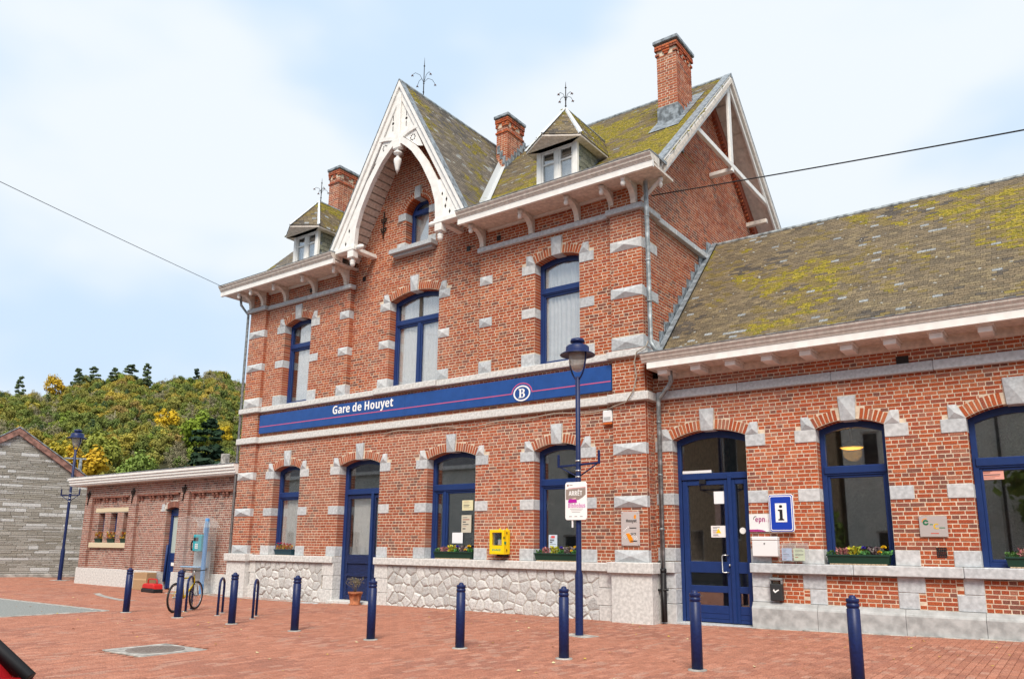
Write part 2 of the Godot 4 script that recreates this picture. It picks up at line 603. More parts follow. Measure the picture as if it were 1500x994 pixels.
func blocks_of(o: Dictionary) -> Array:
	var b := [["r", o.c - o.a, o.c + o.a, o.v0, o.vs, true], ["a", o.c, o.a, o.vs, o.rise, o.ring]]
	for q in o.quoins:
		b.append(["r", o.c - o.a - o.qw, o.c - o.a, q[0], q[1], false])
		b.append(["r", o.c + o.a, o.c + o.a + o.qw, q[0], q[1], false])
	b.append(["r", o.c - 0.17, o.c + 0.17, o.vs + o.rise, o.vs + o.rise + o.key, false])
	for sg in [-1.0, 1.0]:
		var e: float = o.c + sg * o.a
		b.append(["r", min(e, e + sg * 0.28), max(e, e + sg * 0.28), o.vs, o.vs + 0.24, false])
	return b

func trim(parent: Node3D, o: Dictionary, zf: float, material: Material, tone: String, rev := 0.28) -> void:
	for q in o.quoins:
		for sg in [-1.0, 1.0]:
			var e: float = o.c + sg * o.a
			var x0: float = min(e, e + sg * o.qw)
			var x1: float = max(e, e + sg * o.qw)
			if o.point: stone(parent, "quoin_stone", Vector3(x0, q[0], zf - rev), Vector3(x1, q[1], zf + 0.01), material, "point", 0.05)
			else: stone(parent, "quoin_stone", Vector3(x0, q[0], zf - rev), Vector3(x1, q[1], zf + 0.014), material)
	var rr := arch_circle(o.a, o.rise)
	var cy: float = o.vs + o.rise - rr
	# keystone
	var kb: float = o.vs + o.rise - 0.02
	var kt: float = o.vs + o.rise + o.key
	pointed(parent, "keystone", [Vector2(o.c - 0.135, kb), Vector2(o.c + 0.135, kb), Vector2(o.c + 0.168, kt), Vector2(o.c - 0.168, kt)], zf + 0.035, 0.05, rev + 0.035, Vector2(o.c, lerpf(kb, kt, 0.45)), material)
	# springers
	for sg in [-1.0, 1.0]:
		var e: float = o.c + sg * o.a
		var th := atan2(o.vs + 0.25 - cy, absf(o.a))
		var ex: float = (rr + o.ring) * o.a / rr - o.a
		pointed(parent, "springer_stone", [Vector2(e + sg * 0.28, o.vs), Vector2(e, o.vs), Vector2(e + sg * (ex + 0.02), o.vs + 0.262), Vector2(e + sg * 0.28, o.vs + 0.262)], zf + 0.015, 0.05, rev * 0.9, Vector2(e + sg * 0.17, o.vs + 0.11), material)
	# ring of bricks on edge
	var half := asin(o.a / rr)
	var n := int(round(half * 2.0 * rr / 0.079))
	var vs := brick_variants(tone)
	for k in n:
		var th := lerpf(-half, half, (k + 0.5) / n)
		if absf(sin(th) * (rr + o.ring * 0.5)) < 0.175: continue
		var dir := Vector3(sin(th), cos(th), 0)
		var tan_ := Vector3(cos(th), -sin(th), 0)
		var pick: int = [0, 0, 1, 2, 3, 5][rng.randi() % 6]
		var b := put(parent, "arch_brick", vs[pick][1], M.brick)
		b.transform = Transform3D(Basis(tan_ * 0.063, dir * (o.ring - 0.006), Vector3(0, 0, rev)), Vector3(o.c, cy, zf - rev * 0.5 + 0.004) + dir * (rr + o.ring * 0.5))
	var s := begin()
	band(s, arc_pts(Vector2(o.c, cy), rr + o.ring, PI / 2 - half, PI / 2 + half, 16), arc_pts(Vector2(o.c, cy), rr + 0.006, PI / 2 - half, PI / 2 + half, 16), zf - rev + 0.01, zf - 0.0035)
	put(parent, "arch_mortar", s, M.mortar)

# ---------------------------------------------------------------- joinery
func wavy_sheet(s: SurfaceTool, x0: float, x1: float, y0: float, y1: float, z: float, amp: float, wave: float) -> void:
	var n := int(max(8, (x1 - x0) / wave * 8.0))
	var ph := rng.randf() * 6.0
	for k in n:
		var q := []
		for j in [k, k + 1]:
			var x := lerpf(x0, x1, float(j) / n)
			var a := TAU * x / wave + ph + sin(x * 9.0 + ph)
			q.append(Vector3(x, 0, z + amp * sin(a) + amp * 0.4 * sin(a * 0.37)))
		var t0 := y1
		var t1 := y1
		quad(s, Vector3(q[0].x, y0, q[0].z), Vector3(q[0].x, t0, q[0].z), Vector3(q[1].x, t1, q[1].z), Vector3(q[1].x, y0, q[1].z))

func ring_frame(s: SurfaceTool, x0: float, x1: float, y0: float, y1: float, w: float, z0: float, z1: float) -> void:
	cbox(s, Vector3(x0, y0, z0), Vector3(x0 + w, y1, z1), 0.008)
	cbox(s, Vector3(x1 - w, y0, z0), Vector3(x1, y1, z1), 0.008)
	cbox(s, Vector3(x0 + w, y0, z0 + 0.001), Vector3(x1 - w, y0 + w, z1 - 0.002), 0.008)
	cbox(s, Vector3(x0 + w, y1 - w, z0 + 0.001), Vector3(x1 - w, y1, z1 - 0.002), 0.008)

func pane(parent: Node3D, x0: float, x1: float, y0: float, y1: float, z: float, material: Material = null) -> void:
	var s := begin()
	for dz in ([0.0] if material else [0.0, -0.003, -0.006, -0.009, -0.012, -0.015, -0.018, -0.021, -0.024]):
		quad(s, Vector3(x0, y0, z + dz), Vector3(x0, y1, z + dz), Vector3(x1, y1, z + dz), Vector3(x1, y0, z + dz))
	put(parent, "pane", s, material if material else M.glass)

# window in an opening with a segmental head; lights: list of [u0, u1] below the transom
func window(parent: Node3D, o: Dictionary, zf: float, tr: Array, lights: Array, frame_mat: Material, head := 0.13, jamb := 0.1) -> Node3D:
	var w := node(parent, "window")
	var z1: float = zf - 0.26
	var z0: float = z1 - 0.09
	var rr := arch_circle(o.a, o.rise)
	var cy: float = o.vs + o.rise - rr
	var topf := func(u: float) -> float: return cy + sqrt(max(rr * rr - (u - o.c) * (u - o.c), 0.0))
	var l: float = o.c - o.a
	var r: float = o.c + o.a
	var s := begin()
	cbox(s, Vector3(l, o.v0, z0), Vector3(l + jamb, o.vs + 0.01, z1), 0.008)
	cbox(s, Vector3(r - jamb, o.v0, z0), Vector3(r, o.vs + 0.01, z1), 0.008)
	cbox(s, Vector3(l + jamb, o.v0, z0), Vector3(r - jamb, o.v0 + 0.1, z1 - 0.003), 0.008)
	var up := PackedVector2Array()
	var dn := PackedVector2Array()
	for k in 15:
		var u := lerpf(l, r, k / 14.0)
		up.append(Vector2(u, topf.call(u) + 0.004))
		dn.append(Vector2(u, topf.call(u) - head))
	band(s, up, dn, z0 + 0.002, z1 - 0.004)
	put(w, "frame", s, frame_mat)
	s = begin()
	cbox(s, Vector3(l + jamb * 0.5, tr[0], z0 - 0.01), Vector3(r - jamb * 0.5, tr[1], z1 + 0.025), 0.015)
	cbox(s, Vector3(l + jamb * 0.6, tr[0] - 0.03, z0 - 0.01), Vector3(r - jamb * 0.6, tr[0], z1 + 0.005), 0.008)
	put(w, "transom", s, frame_mat)
	# upper light
	var ps := PackedVector2Array([Vector2(l + jamb * 0.8, tr[1] - 0.01), Vector2(r - jamb * 0.8, tr[1] - 0.01)])
	for k in 13:
		var u := lerpf(r - jamb * 0.8, l + jamb * 0.8, k / 12.0)
		ps.append(Vector2(u, topf.call(u) - head + 0.01))
	s = begin()
	var ids := Geometry2D.triangulate_polygon(ps)
	for dz in [0.03, 0.027, 0.024, 0.021, 0.018, 0.015, 0.012, 0.009, 0.006]:
		for k in range(0, ids.size(), 3):
			tri(s, Vector3(ps[ids[k]].x, ps[ids[k]].y, z0 + dz), Vector3(ps[ids[k + 1]].x, ps[ids[k + 1]].y, z0 + dz), Vector3(ps[ids[k + 2]].x, ps[ids[k + 2]].y, z0 + dz))
	put(w, "pane", s, M.glass)
	for g in lights:
		s = begin()
		ring_frame(s, g[0], g[1], o.v0 + 0.1, tr[0] - 0.03, 0.05, z0, z1 - 0.02)
		put(w, "sash", s, frame_mat)
		pane(w, g[0] + 0.04, g[1] - 0.04, o.v0 + 0.14, tr[0] - 0.07, z0 + 0.03)
	for k in lights.size() - 1:
		s = begin()
		cbox(s, Vector3(lights[k][1] - 0.002, o.v0 + 0.1, z0), Vector3(lights[k + 1][0] + 0.002, tr[0] - 0.02, z1 + 0.01), 0.012)
		put(w, "mullion", s, frame_mat)
	return w

func curtain(w: Node3D, x0: float, x1: float, y0: float, y1: float, z: float, amp := 0.025, wave := 0.13) -> void:
	var s := begin(true)
	wavy_sheet(s, x0, x1, y0, y1, z, amp, wave)
	put(w, "curtain", s, M.curtain)

# ---------------------------------------------------------------- roofing
var slate_set := {}

func slate_tones(kind: String) -> Array:
	match kind:
		"mossy": return [Color(0.225, 0.172, 0.105), Color(0.18, 0.14, 0.09), Color(0.265, 0.205, 0.118), Color(0.115, 0.096, 0.078), Color(0.36, 0.38, 0.39), Color(0.29, 0.225, 0.055), Color(0.36, 0.28, 0.03)]
		"grey": return [Color(0.215, 0.18, 0.142), Color(0.175, 0.148, 0.12), Color(0.255, 0.215, 0.168), Color(0.12, 0.105, 0.09), Color(0.38, 0.39, 0.38), Color(0.25, 0.205, 0.06), Color(0.33, 0.26, 0.03)]
	return [Color(0.2, 0.2, 0.2)]

# slates on a plane: u along the eave, v up the slope, w out
func slates(parent: Node3D, xf: Transform3D, v0: float, v1: float, lo, hi, kind: String, moss: float, n_single: int, row := 0.105, wide := 0.2) -> void:
	var t := slate_tones(kind)
	if not slate_set.has(kind):
		var vv := []
		for c in t: vv.append([c, coloured(unit_slate, c)])
		slate_set[kind] = vv
	var xfs := []
	var cols := []
	var mx := []
	var mc := []
	var k := 0
	var v := v0
	var tilt := Basis(Vector3(1, 0, 0), -0.05)
	while v < v1 - row * 0.4:
		var a: float = at_v(lo, v + row * 0.5)
		var b: float = at_v(hi, v + row * 0.5)
		var u := a - (wide * 0.5 if k % 2 else 0.0)
		while u < b:
			var u0: float = max(u, a)
			var u1: float = min(u + wide, b)
			u += wide
			if u1 - u0 < 0.03: continue
			var c := Vector3((u0 + u1) * 0.5, v + row * 0.62 + rng.randf_range(-0.004, 0.004), 0.012 + rng.randf_range(0.0, 0.004))
			var p := xf * c
			var m := 0.7 * blotch.get_noise_3d(p.x * 0.8, p.y * 1.1, p.z * 1.1) + rng.randf_range(-0.08, 0.12) + 0.55 * blotch.get_noise_3d(p.x * 3.1 + 40, p.y * 3.1, p.z * 3.1) + moss
			if p.x > 7.2 and p.y < 10.4: m += -0.16 + 0.24 * smoothstep(8.0, 12.5, p.x)
			var col: Color = t[[0, 1, 2, 0, 1][rng.randi() % 5]]
			if blotch.get_noise_3d(p.x * 1.2 - 70, p.y * 0.9, p.z) > 0.28 and rng.randf() < 0.75: col = t[3]
			var mossy := m > 0.24 and rng.randf() < 0.35 + m
			if mossy: col = t[6] if rng.randf() < 0.25 + m * 0.8 else t[5]
			elif m > 0.0 and rng.randf() < 0.25 + m * 2.0: col = Color(t[0].r * 1.06, t[0].g * 1.03, t[0].b * 0.62)
			elif rng.randf() < 0.022 + (0.5 if blotch.get_noise_3d(p.x * 1.1 + 200, p.y * 3.2, p.z * 3.0) > 0.5 else 0.0): col = t[4]
			var f := 0.82 + rng.randf() * 0.36
			xfs.append(Transform3D(tilt * Basis(Vector3(0, 0, 1), rng.randf_range(-0.012, 0.012)) * Basis.from_scale(Vector3(u1 - u0 - 0.006, row * 1.3, 0.011)), c))
			cols.append(Color(col.r * f, col.g * f, col.b * f))
			if mossy or rng.randf() < 0.05:
				for j in (3 if mossy else 1):
					var sz := rng.randf_range(0.012, 0.034)
					mx.append(Transform3D(Basis(Vector3(0, 0, 1), rng.randf() * 6.0) * Basis.from_scale(Vector3(sz * rng.randf_range(0.8, 1.9), sz, sz * 0.55)), c + Vector3(rng.randf_range(-0.09, 0.09), rng.randf_range(-0.07, 0.03), 0.007)))
					var y: Color = Color(0.34, 0.275, 0.022).lerp(Color(0.20, 0.19, 0.05), rng.randf())
					if not mossy: y = Color(0.45, 0.44, 0.40)
					mc.append(y)
		v += row
		k += 1
	var g := node(parent, "roof_slope")
	g.transform = xf
	pieces(g, "slate", "slates", unit_slate, slate_set[kind], M.slate, xfs, cols, n_single)
	var s := begin(true)
	blob(s, Vector3.ZERO, Vector3.ONE, 6, 4)
	scatter(g, "moss", done(s), M.moss, mx, mc)

func slope(origin: Vector3, u: Vector3, v: Vector3) -> Transform3D:
	return Transform3D(Basis(u.normalized(), v.normalized(), u.cross(v).normalized()), origin)

# brick stack with a corbelled head and a stone cap
func chimney(parent: Node3D, x0: float, x1: float, z0: float, z1: float, y0: float, y1: float, flash: float) -> void:
	var c := node(parent, "chimney")
	var s := begin()
	box(s, Vector3(x0 + 0.006, y0, z0 + 0.006), Vector3(x1 - 0.006, y1 - 0.12, z1 - 0.006))
	put(c, "core", s, M.mortar)
	var xfs := []
	var cols := []
	var r := int(y0 / COURSE)
	while (r + 1) * COURSE < y1 - 0.1:
		var vm := (r + 0.5) * COURSE
		var top := y1 - 0.12 - vm
		var out := 0.0
		if top < 0.2: out = 0.05
		elif top < 0.34: out = 0.035
		elif top > 0.5 and top < 0.57: out = 0.035
		for side in 4:
			var along: float = (x1 - x0) if side % 2 == 0 else (z1 - z0)
			along += out * 2
			var n := int(round(along / (0.125 if r % 2 else 0.25)))
			for k in n:
				if top > 0.2 and top < 0.34 and (k + r) % 2 == 0: continue
				var u := (k + 0.5) / n * along - along / 2
				var cc := Vector3((x0 + x1) / 2, vm, (z0 + z1) / 2)
				var dirn: Vector3 = [Vector3(0, 0, 1), Vector3(1, 0, 0), Vector3(0, 0, -1), Vector3(-1, 0, 0)][side]
				var ux := Vector3.UP.cross(dirn)
				var dist: float = ((z1 - z0) if side % 2 == 0 else (x1 - x0)) / 2 + out
				var p := cc + dirn * (dist - 0.045 + rng.randf_range(-0.003, 0.003)) + ux * u
				xfs.append(Transform3D(Basis(ux * (along / n - 0.015), Vector3(0, COURSE - 0.016, 0), dirn * 0.09), p))
				cols.append(brick_tone("upper", p))
		r += 1
	pieces(c, "brick", "brickwork", unit_brick, brick_variants("upper"), M.brick, xfs, cols, 60)
	s = begin()
	cbox(s, Vector3(x0 - 0.085, y1 - 0.12, z0 - 0.085), Vector3(x1 + 0.085, y1, z1 + 0.085), 0.02)
	put(c, "cap", s, M.lead)
	if flash > 0.0:
		s = begin()
		box(s, Vector3(x0 - 0.015, y0, z1 - 0.3), Vector3(x1 + 0.015, flash, z1 + 0.015))
		for k in 5:
			var zz := z1 - 0.3 - k * 0.18
			box(s, Vector3(x1 - 0.2, flash - 0.35 + k * 0.17, zz - 0.18), Vector3(x1 + 0.014, flash - 0.05 + k * 0.17, zz))
		put(c, "flashing", s, M.lead)

func finial(parent: Node3D, at: Vector3, h: float, spread_: float) -> void:
	var f := node(parent, "finial", at)
	var s := begin(true)
	tube(s, [Vector3(0, -0.1, 0), Vector3(0, h * 0.8, 0), Vector3(0, h, 0)], [0.018, 0.012, 0.003], 6)
	for k in 3: lathe(s, [Vector2(0, -0.03), Vector2(0.032, 0), Vector2(0, 0.04)], Vector3(0, h * [0.12, 0.34, 0.78][k], 0), 8)
	put(f, "rod", s, M.iron)
	for k in 4:
		var a := k * PI / 2 + 0.3
		var d := Vector3(cos(a), 0, sin(a)) * spread_
		s = begin(true)
		var y0 := h * 0.36
		tube(s, [Vector3(0, y0, 0), d * 0.35 + Vector3(0, y0 + spread_ * 0.5, 0), d * 0.75 + Vector3(0, y0 + spread_ * 0.52, 0), d + Vector3(0, y0 + spread_ * 0.25, 0)], 0.007, 5)
		put(f, "scroll", s, M.iron)
		s = begin(true)
		blob(s, d + Vector3(0, y0 + spread_ * 0.2, 0), Vector3(0.026, 0.024, 0.026))
		for j in 4:
			var b := j * PI / 2
			tube(s, [d + Vector3(0, y0 + spread_ * 0.22, 0), d + Vector3(cos(b) * 0.045, y0 + spread_ * 0.14, sin(b) * 0.045)], 0.009, 4)
		put(f, "flower", s, M.rust)

# ---------------------------------------------------------------- the station's main block
const AX := -0.53          # axis of the front
const ROOF_Y := 15.62
const ROOF_Z := -4.82
const GAB := 1.81          # pitch of the front gable

func bracket(parent: Node3D, x: float, zf: float, y0: float) -> void:
	var s := begin()
	var pts := PackedVector2Array()
	# side view: (z, y)
	pts.append_array([Vector2(0, 0), Vector2(0.10, 0), Vector2(0.11, 0.06), Vector2(0.085, 0.09)])
	pts.append_array(arc_pts(Vector2(0.50, 0.02), 0.40, PI, PI * 0.56, 7))
	pts.append_array([Vector2(0.60, 0.405), Vector2(0.60, 0.50), Vector2(0, 0.50)])
	var q := begin()
	slab(q, pts, -0.07, 0.07, 0.01)
	var m := done(q)
	var b := node(parent, "bracket", Vector3(x, y0, zf))
	var arm := put(b, "arm", m, M.cream)
	arm.rotation.y = -PI / 2
	s = begin(true)
	lathe(s, [Vector2(0.07, 0.46), Vector2(0.07, 0.41), Vector2(0.035, 0.39), Vector2(0.05, 0.36), Vector2(0.062, 0.31), Vector2(0.045, 0.25), Vector2(0, 0.235)], Vector3(0, 0, 0.60), 12)
	put(b, "drop", s, M.white)

func cornice(parent: Node3D, x0: float, x1: float) -> void:
	var s := begin()
	moulding(s, PackedVector2Array([Vector2(-0.25, 10.27), Vector2(0.80, 10.27), Vector2(0.80, 10.33), Vector2(-0.25, 10.33)]), x0, x1)
	put(parent, "soffit", s, M.soffit)
	s = begin()
	moulding(s, PackedVector2Array([Vector2(0.80, 10.215), Vector2(0.88, 10.215), Vector2(0.88, 10.375), Vector2(0.80, 10.375)]), x0, x1)
	moulding(s, PackedVector2Array([Vector2(-0.10, 10.20), Vector2(0.06, 10.20), Vector2(0.06, 10.268), Vector2(-0.10, 10.268)]), x0 + 0.4, x1 - 0.75)
	put(parent, "fascia_board", s, M.white)
	s = begin()
	var cr := PackedVector2Array([Vector2(0.5, 10.335), Vector2(0.799, 10.377), Vector2(0.895, 10.377), Vector2(0.90, 10.40), Vector2(0.915, 10.405), Vector2(0.92, 10.43), Vector2(0.94, 10.435), Vector2(0.95, 10.47), Vector2(0.985, 10.51), Vector2(1.0, 10.53), Vector2(1.0, 10.56), Vector2(0.5, 10.56)])
	moulding(s, cr, x0, x1)
	put(parent, "crown_moulding", s, M.cream)
	s = begin()
	moulding(s, PackedVector2Array([Vector2(0.1, 10.562), Vector2(1.015, 10.562), Vector2(1.015, 10.575), Vector2(0.1, 10.64)]), x0 - 0.01, x1 + 0.01)
	put(parent, "gutter", s, M.lead)

func pilaster(b: Node3D, x0: float, x1: float) -> void:
	var rows := [[3.71, 3.965], [2.51, 2.765], [1.30, 1.565], [6.2, 6.50], [7.467, 7.723], [8.667, 8.923]]
	var blocks := []
	for q in rows: blocks.append(["r", x0 - 0.1, x1 + 0.1, q[0], q[1], false])
	for part in [[1.27, 4.93, "lower"], [5.13, 5.99, "upper"], [6.16, 9.62, "upper"], [9.76, 10.27, "upper"]]:
		brick_wall(b, Transform3D(Basis(), Vector3(0, 0, 0.12)), {"y0": part[0], "y1": part[1], "lo": x0, "hi": x1, "end_lo": true, "end_hi": true, "blocks": blocks, "depth": 0.13, "tone": part[2], "phase": 0.045 if part[2] == "lower" else 0.043}, 30)
	for q in rows:
		stone(b, "pilaster_stone", Vector3(x0, q[0], -0.01), Vector3(x1, q[1], 0.125), M.stone, "point", 0.075)

func string_run(b: Node3D, x0: float, x1: float, y0: float, y1: float, z0: float, z1: float, material: Material, called := "string_stone", long := 1.85) -> void:
	var n := int(max(1, round((x1 - x0) / long)))
	var cuts := [x0]
	for k in range(1, n): cuts.append(lerpf(x0, x1, float(k) / n) + rng.randf_range(-0.15, 0.15))
	cuts.append(x1)
	for k in n:
		var s := begin()
		cbox(s, Vector3(cuts[k] + 0.003, y0, z0), Vector3(cuts[k + 1] - 0.003, y1, z1 + rng.randf_range(-0.002, 0.002)), 0.014)
		put(b, called, s, material)

# rubble facing of many-sided stones
func rubble(b: Node3D, u0: float, u1: float, v0: float, v1: float, zf: float, seed_: int, cell := 0.29) -> void:
	var r := RandomNumberGenerator.new()
	r.seed = seed_
	var bk := begin()
	box(bk, Vector3(u0, v0, zf - 0.2), Vector3(u1, v1, zf - 0.012))
	put(b, "rubble_bed", bk, M.mortar_grey)
	var pts := []
	var nu := int(round((u1 - u0) / cell))
	var nv := int(round((v1 - v0) / cell))
	for i in nu:
		for j in nv:
			pts.append(Vector2(u0 + (i + 0.5 + r.randf_range(-0.34, 0.34) + (0.25 if j % 2 else -0.25)) * (u1 - u0) / nu, v0 + (j + 0.5 + r.randf_range(-0.33, 0.33)) * (v1 - v0) / nv))
	for p in pts:
		var poly := PackedVector2Array([Vector2(u0, v0), Vector2(u1, v0), Vector2(u1, v1), Vector2(u0, v1)])
		for q in pts:
			if q == p or q.distance_to(p) > cell * 3.2: continue
			var mid: Vector2 = (p + q) * 0.5
			var nrm: Vector2 = (q - p).normalized()
			var cut := PackedVector2Array()
			for k in poly.size():
				var a := poly[k]
				var c := poly[(k + 1) % poly.size()]
				var da := (a - mid).dot(nrm)
				var dc := (c - mid).dot(nrm)
				if da <= 0: cut.append(a)
				if (da < 0) != (dc < 0) and absf(da - dc) > 1e-6: cut.append(a.lerp(c, da / (da - dc)))
			poly = cut
			if poly.size() < 3: break
		if poly.size() < 3: continue
		var sh := Geometry2D.offset_polygon(poly, -0.011, Geometry2D.JOIN_MITER)
		if sh.is_empty() or sh[0].size() < 3: continue
		var o := sh[0]
		var cen := Vector2()
		for k in o: cen += k
		cen /= o.size()
		var s := begin()
		var lift := r.randf_range(0.012, 0.034)
		var top := Vector3(cen.x + r.randf_range(-0.03, 0.03), cen.y + r.randf_range(-0.03, 0.03), zf + lift)
		var n := o.size()
		var inner := []
		for k in n: 
			var f := r.randf_range(0.62, 0.85)
			inner.append(Vector3(lerpf(cen.x, o[k].x, f), lerpf(cen.y, o[k].y, f), zf + lift * r.randf_range(0.6, 1.05)))
		for k in n:
			var k2 := (k + 1) % n
			var a := Vector3(o[k].x, o[k].y, zf)
			var c := Vector3(o[k2].x, o[k2].y, zf)
			tri(s, inner[k], inner[k2], top)
			quad(s, a, c, inner[k2], inner[k])
			quad(s, a, Vector3(a.x, a.y, zf - 0.04), Vector3(c.x, c.y, zf - 0.04), c)
		var g := r.randf_range(0.50, 0.69)
		put(b, "rubble_stone", coloured(done(s), Color(g, g * 1.0, g * 0.985)), M.rubble)

func main_block() -> void:
	var b := thing("station_building", "tall red brick station block with front gable and blue sign band", "building")
	# openings
	var rows_g := [[3.71, 3.965], [2.51, 2.765], [1.28, 1.565]]
	var rows_u := [[8.667, 8.923], [7.467, 7.723], [6.17, 6.50]]
	var g1 := opening(-5.73, 0.67, 1.2, 3.965, 0.16, rows_g)
	var g2 := opening(-2.33, 0.87, -0.1, 3.965, 0.17, rows_g)
	var g3 := opening(1.255, 0.865, 1.2, 3.965, 0.17, rows_g)
	var g4 := opening(4.68, 0.685, 1.2, 3.965, 0.16, rows_g)
	var w1 := opening(-5.67, 0.68, 6.16, 8.923, 0.16, rows_u)
	var w3 := opening(4.68, 0.68, 6.16, 8.923, 0.14, rows_u)
	var w2 := opening(AX, 1.0, 6.17, 8.938, 0.19, [[8.68, 8.938], [7.48, 7.738], [6.25, 6.538]], true)
	var low := []
	for o in [g1, g2, g3, g4]: low.append_array(blocks_of(o))
	brick_wall(b, Transform3D(), {"y0": 1.27, "y1": 6.0, "lo": -7.34, "hi": 6.32, "blocks": low, "tone": "lower", "phase": 0.045}, 130)
	for o in [g1, g2, g3, g4]: trim(b, o, 0.0, M.stone, "lower")
	# side bays, upper floor
	var lq := []
	for q in rows_u: lq.append(["r", -3.59, -3.16, q[0], q[1], false])
	lq.append_array(blocks_of(w1))
	brick_wall(b, Transform3D(), {"y0": 6.0, "y1": 10.27, "lo": -7.34, "hi": -3.16, "end_hi": true, "blocks": lq, "tone": "upper", "phase": 0.043}, 20)
	var rq := []
	for q in rows_u: rq.append(["r", 2.15, 2.58, q[0], q[1], false])
	rq.append_array(blocks_of(w3))
	brick_wall(b, Transform3D(), {"y0": 6.0, "y1": 10.27, "lo": 2.15, "hi": 6.32, "end_lo": true, "blocks": rq, "tone": "upper", "phase": 0.043}, 60)
	for o in [w1, w3]: trim(b, o, 0.0, M.stone, "upper")
	for q in rows_u:
		stone(b, "quoin_stone", Vector3(-3.59, q[0], -0.2), Vector3(-3.16, q[1], 0.012), M.stone, "point", 0.05)
		stone(b, "quoin_stone", Vector3(2.15, q[0], -0.2), Vector3(2.58, q[1], 0.012), M.stone, "point", 0.05)
	# middle bay and its gable, set back
	var zc := -0.19
	var gw := {"c": AX, "a": 0.48, "v0": 10.46, "vs": 11.66, "rise": 0.47, "ring": 0.23}
	var mid := blocks_of(w2)
	mid.append_array([["r", AX - 0.48, AX + 0.48, 10.5, 11.66, true], ["a", AX, 0.48, 11.66, 0.47, 0.23]])
	for q in [[11.5, 11.74], [10.53, 10.76]]:
		for sg in [-1.0, 1.0]: mid.append(["r", AX + min(sg * 0.48, sg * 0.80), AX + max(sg * 0.48, sg * 0.80), q[0], q[1], false])
	mid.append(["r", AX - 0.13, AX + 0.13, 12.13, 12.5, false])
	brick_wall(b, Transform3D(Basis(), Vector3(0, 0, zc)), {"y0": 6.0, "y1": 15.2, "blocks": mid, "tone": "upper", "phase": 0.058,
		"lo": func(v): return max(-3.3, AX - (15.35 - v) / GAB), "hi": func(v): return min(2.3, AX + (15.35 - v) / GAB)}, 40)
	trim(b, w2, zc, M.stone, "upper")
	for q in [[11.5, 11.74], [10.53, 10.76]]:
		for sg in [-1.0, 1.0]:
			stone(b, "quoin_stone", Vector3(AX + min(sg * 0.48, sg * 0.80), q[0], zc - 0.28), Vector3(AX + max(sg * 0.48, sg * 0.80), q[1], zc + 0.02), M.lead if false else M.stone)
	stone(b, "keystone", Vector3(AX - 0.12, 12.11, zc - 0.28), Vector3(AX + 0.12, 12.5, zc + 0.04), M.stone)
	var vs := brick_variants("upper")
	for ring in 2:
		var n := 20 + ring * 4
		for k in n:
			var th := PI * (k + 0.5) / n
			if absf(cos(th)) < 0.22 or sin(th) < 0.16: continue
			var dir := Vector3(cos(th), sin(th), 0)
			var ab := put(b, "arch_brick", vs[[0, 1, 2, 0, 3][rng.randi() % 5]][1], M.brick)
			ab.transform = Transform3D(Basis(Vector3(sin(th), -cos(th), 0) * 0.065, dir * 0.105, Vector3(0, 0, 0.28)), Vector3(AX, 11.66, zc - 0.136) + dir * (0.54 + ring * 0.117))
	stone(b, "sill_stone", Vector3(AX - 0.88, 10.36, zc - 0.2), Vector3(AX + 0.88, 10.50, zc + 0.30), M.stone)
	stone(b, "sill_stone", Vector3(AX - 0.80, 10.28, zc - 0.2), Vector3(AX + 0.80, 10.36, zc + 0.18), M.stone)
	# gable window
	var gwn := node(b, "window")
	var s := begin()
	var zw := zc - 0.28
	cbox(s, Vector3(AX - 0.48, 10.5, zw - 0.08), Vector3(AX - 0.38, 11.66, zw), 0.008)
	cbox(s, Vector3(AX + 0.38, 10.5, zw - 0.08), Vector3(AX + 0.48, 11.66, zw), 0.008)
	cbox(s, Vector3(AX - 0.38, 10.5, zw - 0.08), Vector3(AX + 0.38, 10.6, zw - 0.002), 0.008)
	band(s, arc_pts(Vector2(AX, 11.66), 0.485, 0, PI, 16), arc_pts(Vector2(AX, 11.66), 0.38, 0, PI, 16), zw - 0.08, zw - 0.002)
	put(gwn, "frame", s, M.blue)
	s = begin()
	cbox(s, Vector3(AX - 0.43, 11.70, zw - 0.08), Vector3(AX + 0.43, 11.86, zw + 0.02), 0.012)
	put(gwn, "transom", s, M.blue)
	pane(gwn, AX - 0.39, AX + 0.39, 10.58, 11.72, zw - 0.05)
	s = begin()
	var hp := arc_pts(Vector2(AX, 11.66), 0.39, 0, PI, 14)
	for k in 14: tri(s, Vector3(AX, 11.8, zw - 0.05), Vector3(hp[k].x, max(hp[k].y, 11.8), zw - 0.05), Vector3(hp[k + 1].x, max(hp[k + 1].y, 11.8), zw - 0.05))
	put(gwn, "pane", s, M.glass)
	s = begin()
	quad(s, Vector3(AX - 0.5, 10.5, zw - 0.2), Vector3(AX - 0.5, 12.2, zw - 0.2), Vector3(AX + 0.5, 12.2, zw - 0.2), Vector3(AX + 0.5, 10.5, zw - 0.2))
	put(gwn, "blind", s, M.curtain)
	# right-hand end wall with its gable; the wing's roof covers its lower half
	var ex := Transform3D(Basis(Vector3(0, 0, -1), Vector3(0, 1, 0), Vector3(1, 0, 0)), Vector3(7.06, 0, 0))
	var hi_f := func(v): return min(10.1, 4.82 + (15.45 - v) / 0.87)
	var lo_f := func(v): return max(0.0, 4.82 - (15.45 - v) / 1.0)
	brick_wall(b, ex, {"y0": 1.3, "y1": 9.55, "lo": 0.0, "hi": 9.9, "tone": "upper", "blocks": [["r", -0.1, 0.75, 8.68, 8.93, false], ["r", -0.1, 0.75, 7.45, 7.70, false], ["r", -0.1, 0.75, 6.24, 6.49, false], ["r", -0.1, 9.95, 1.3, 5.4, false]]}, 30)
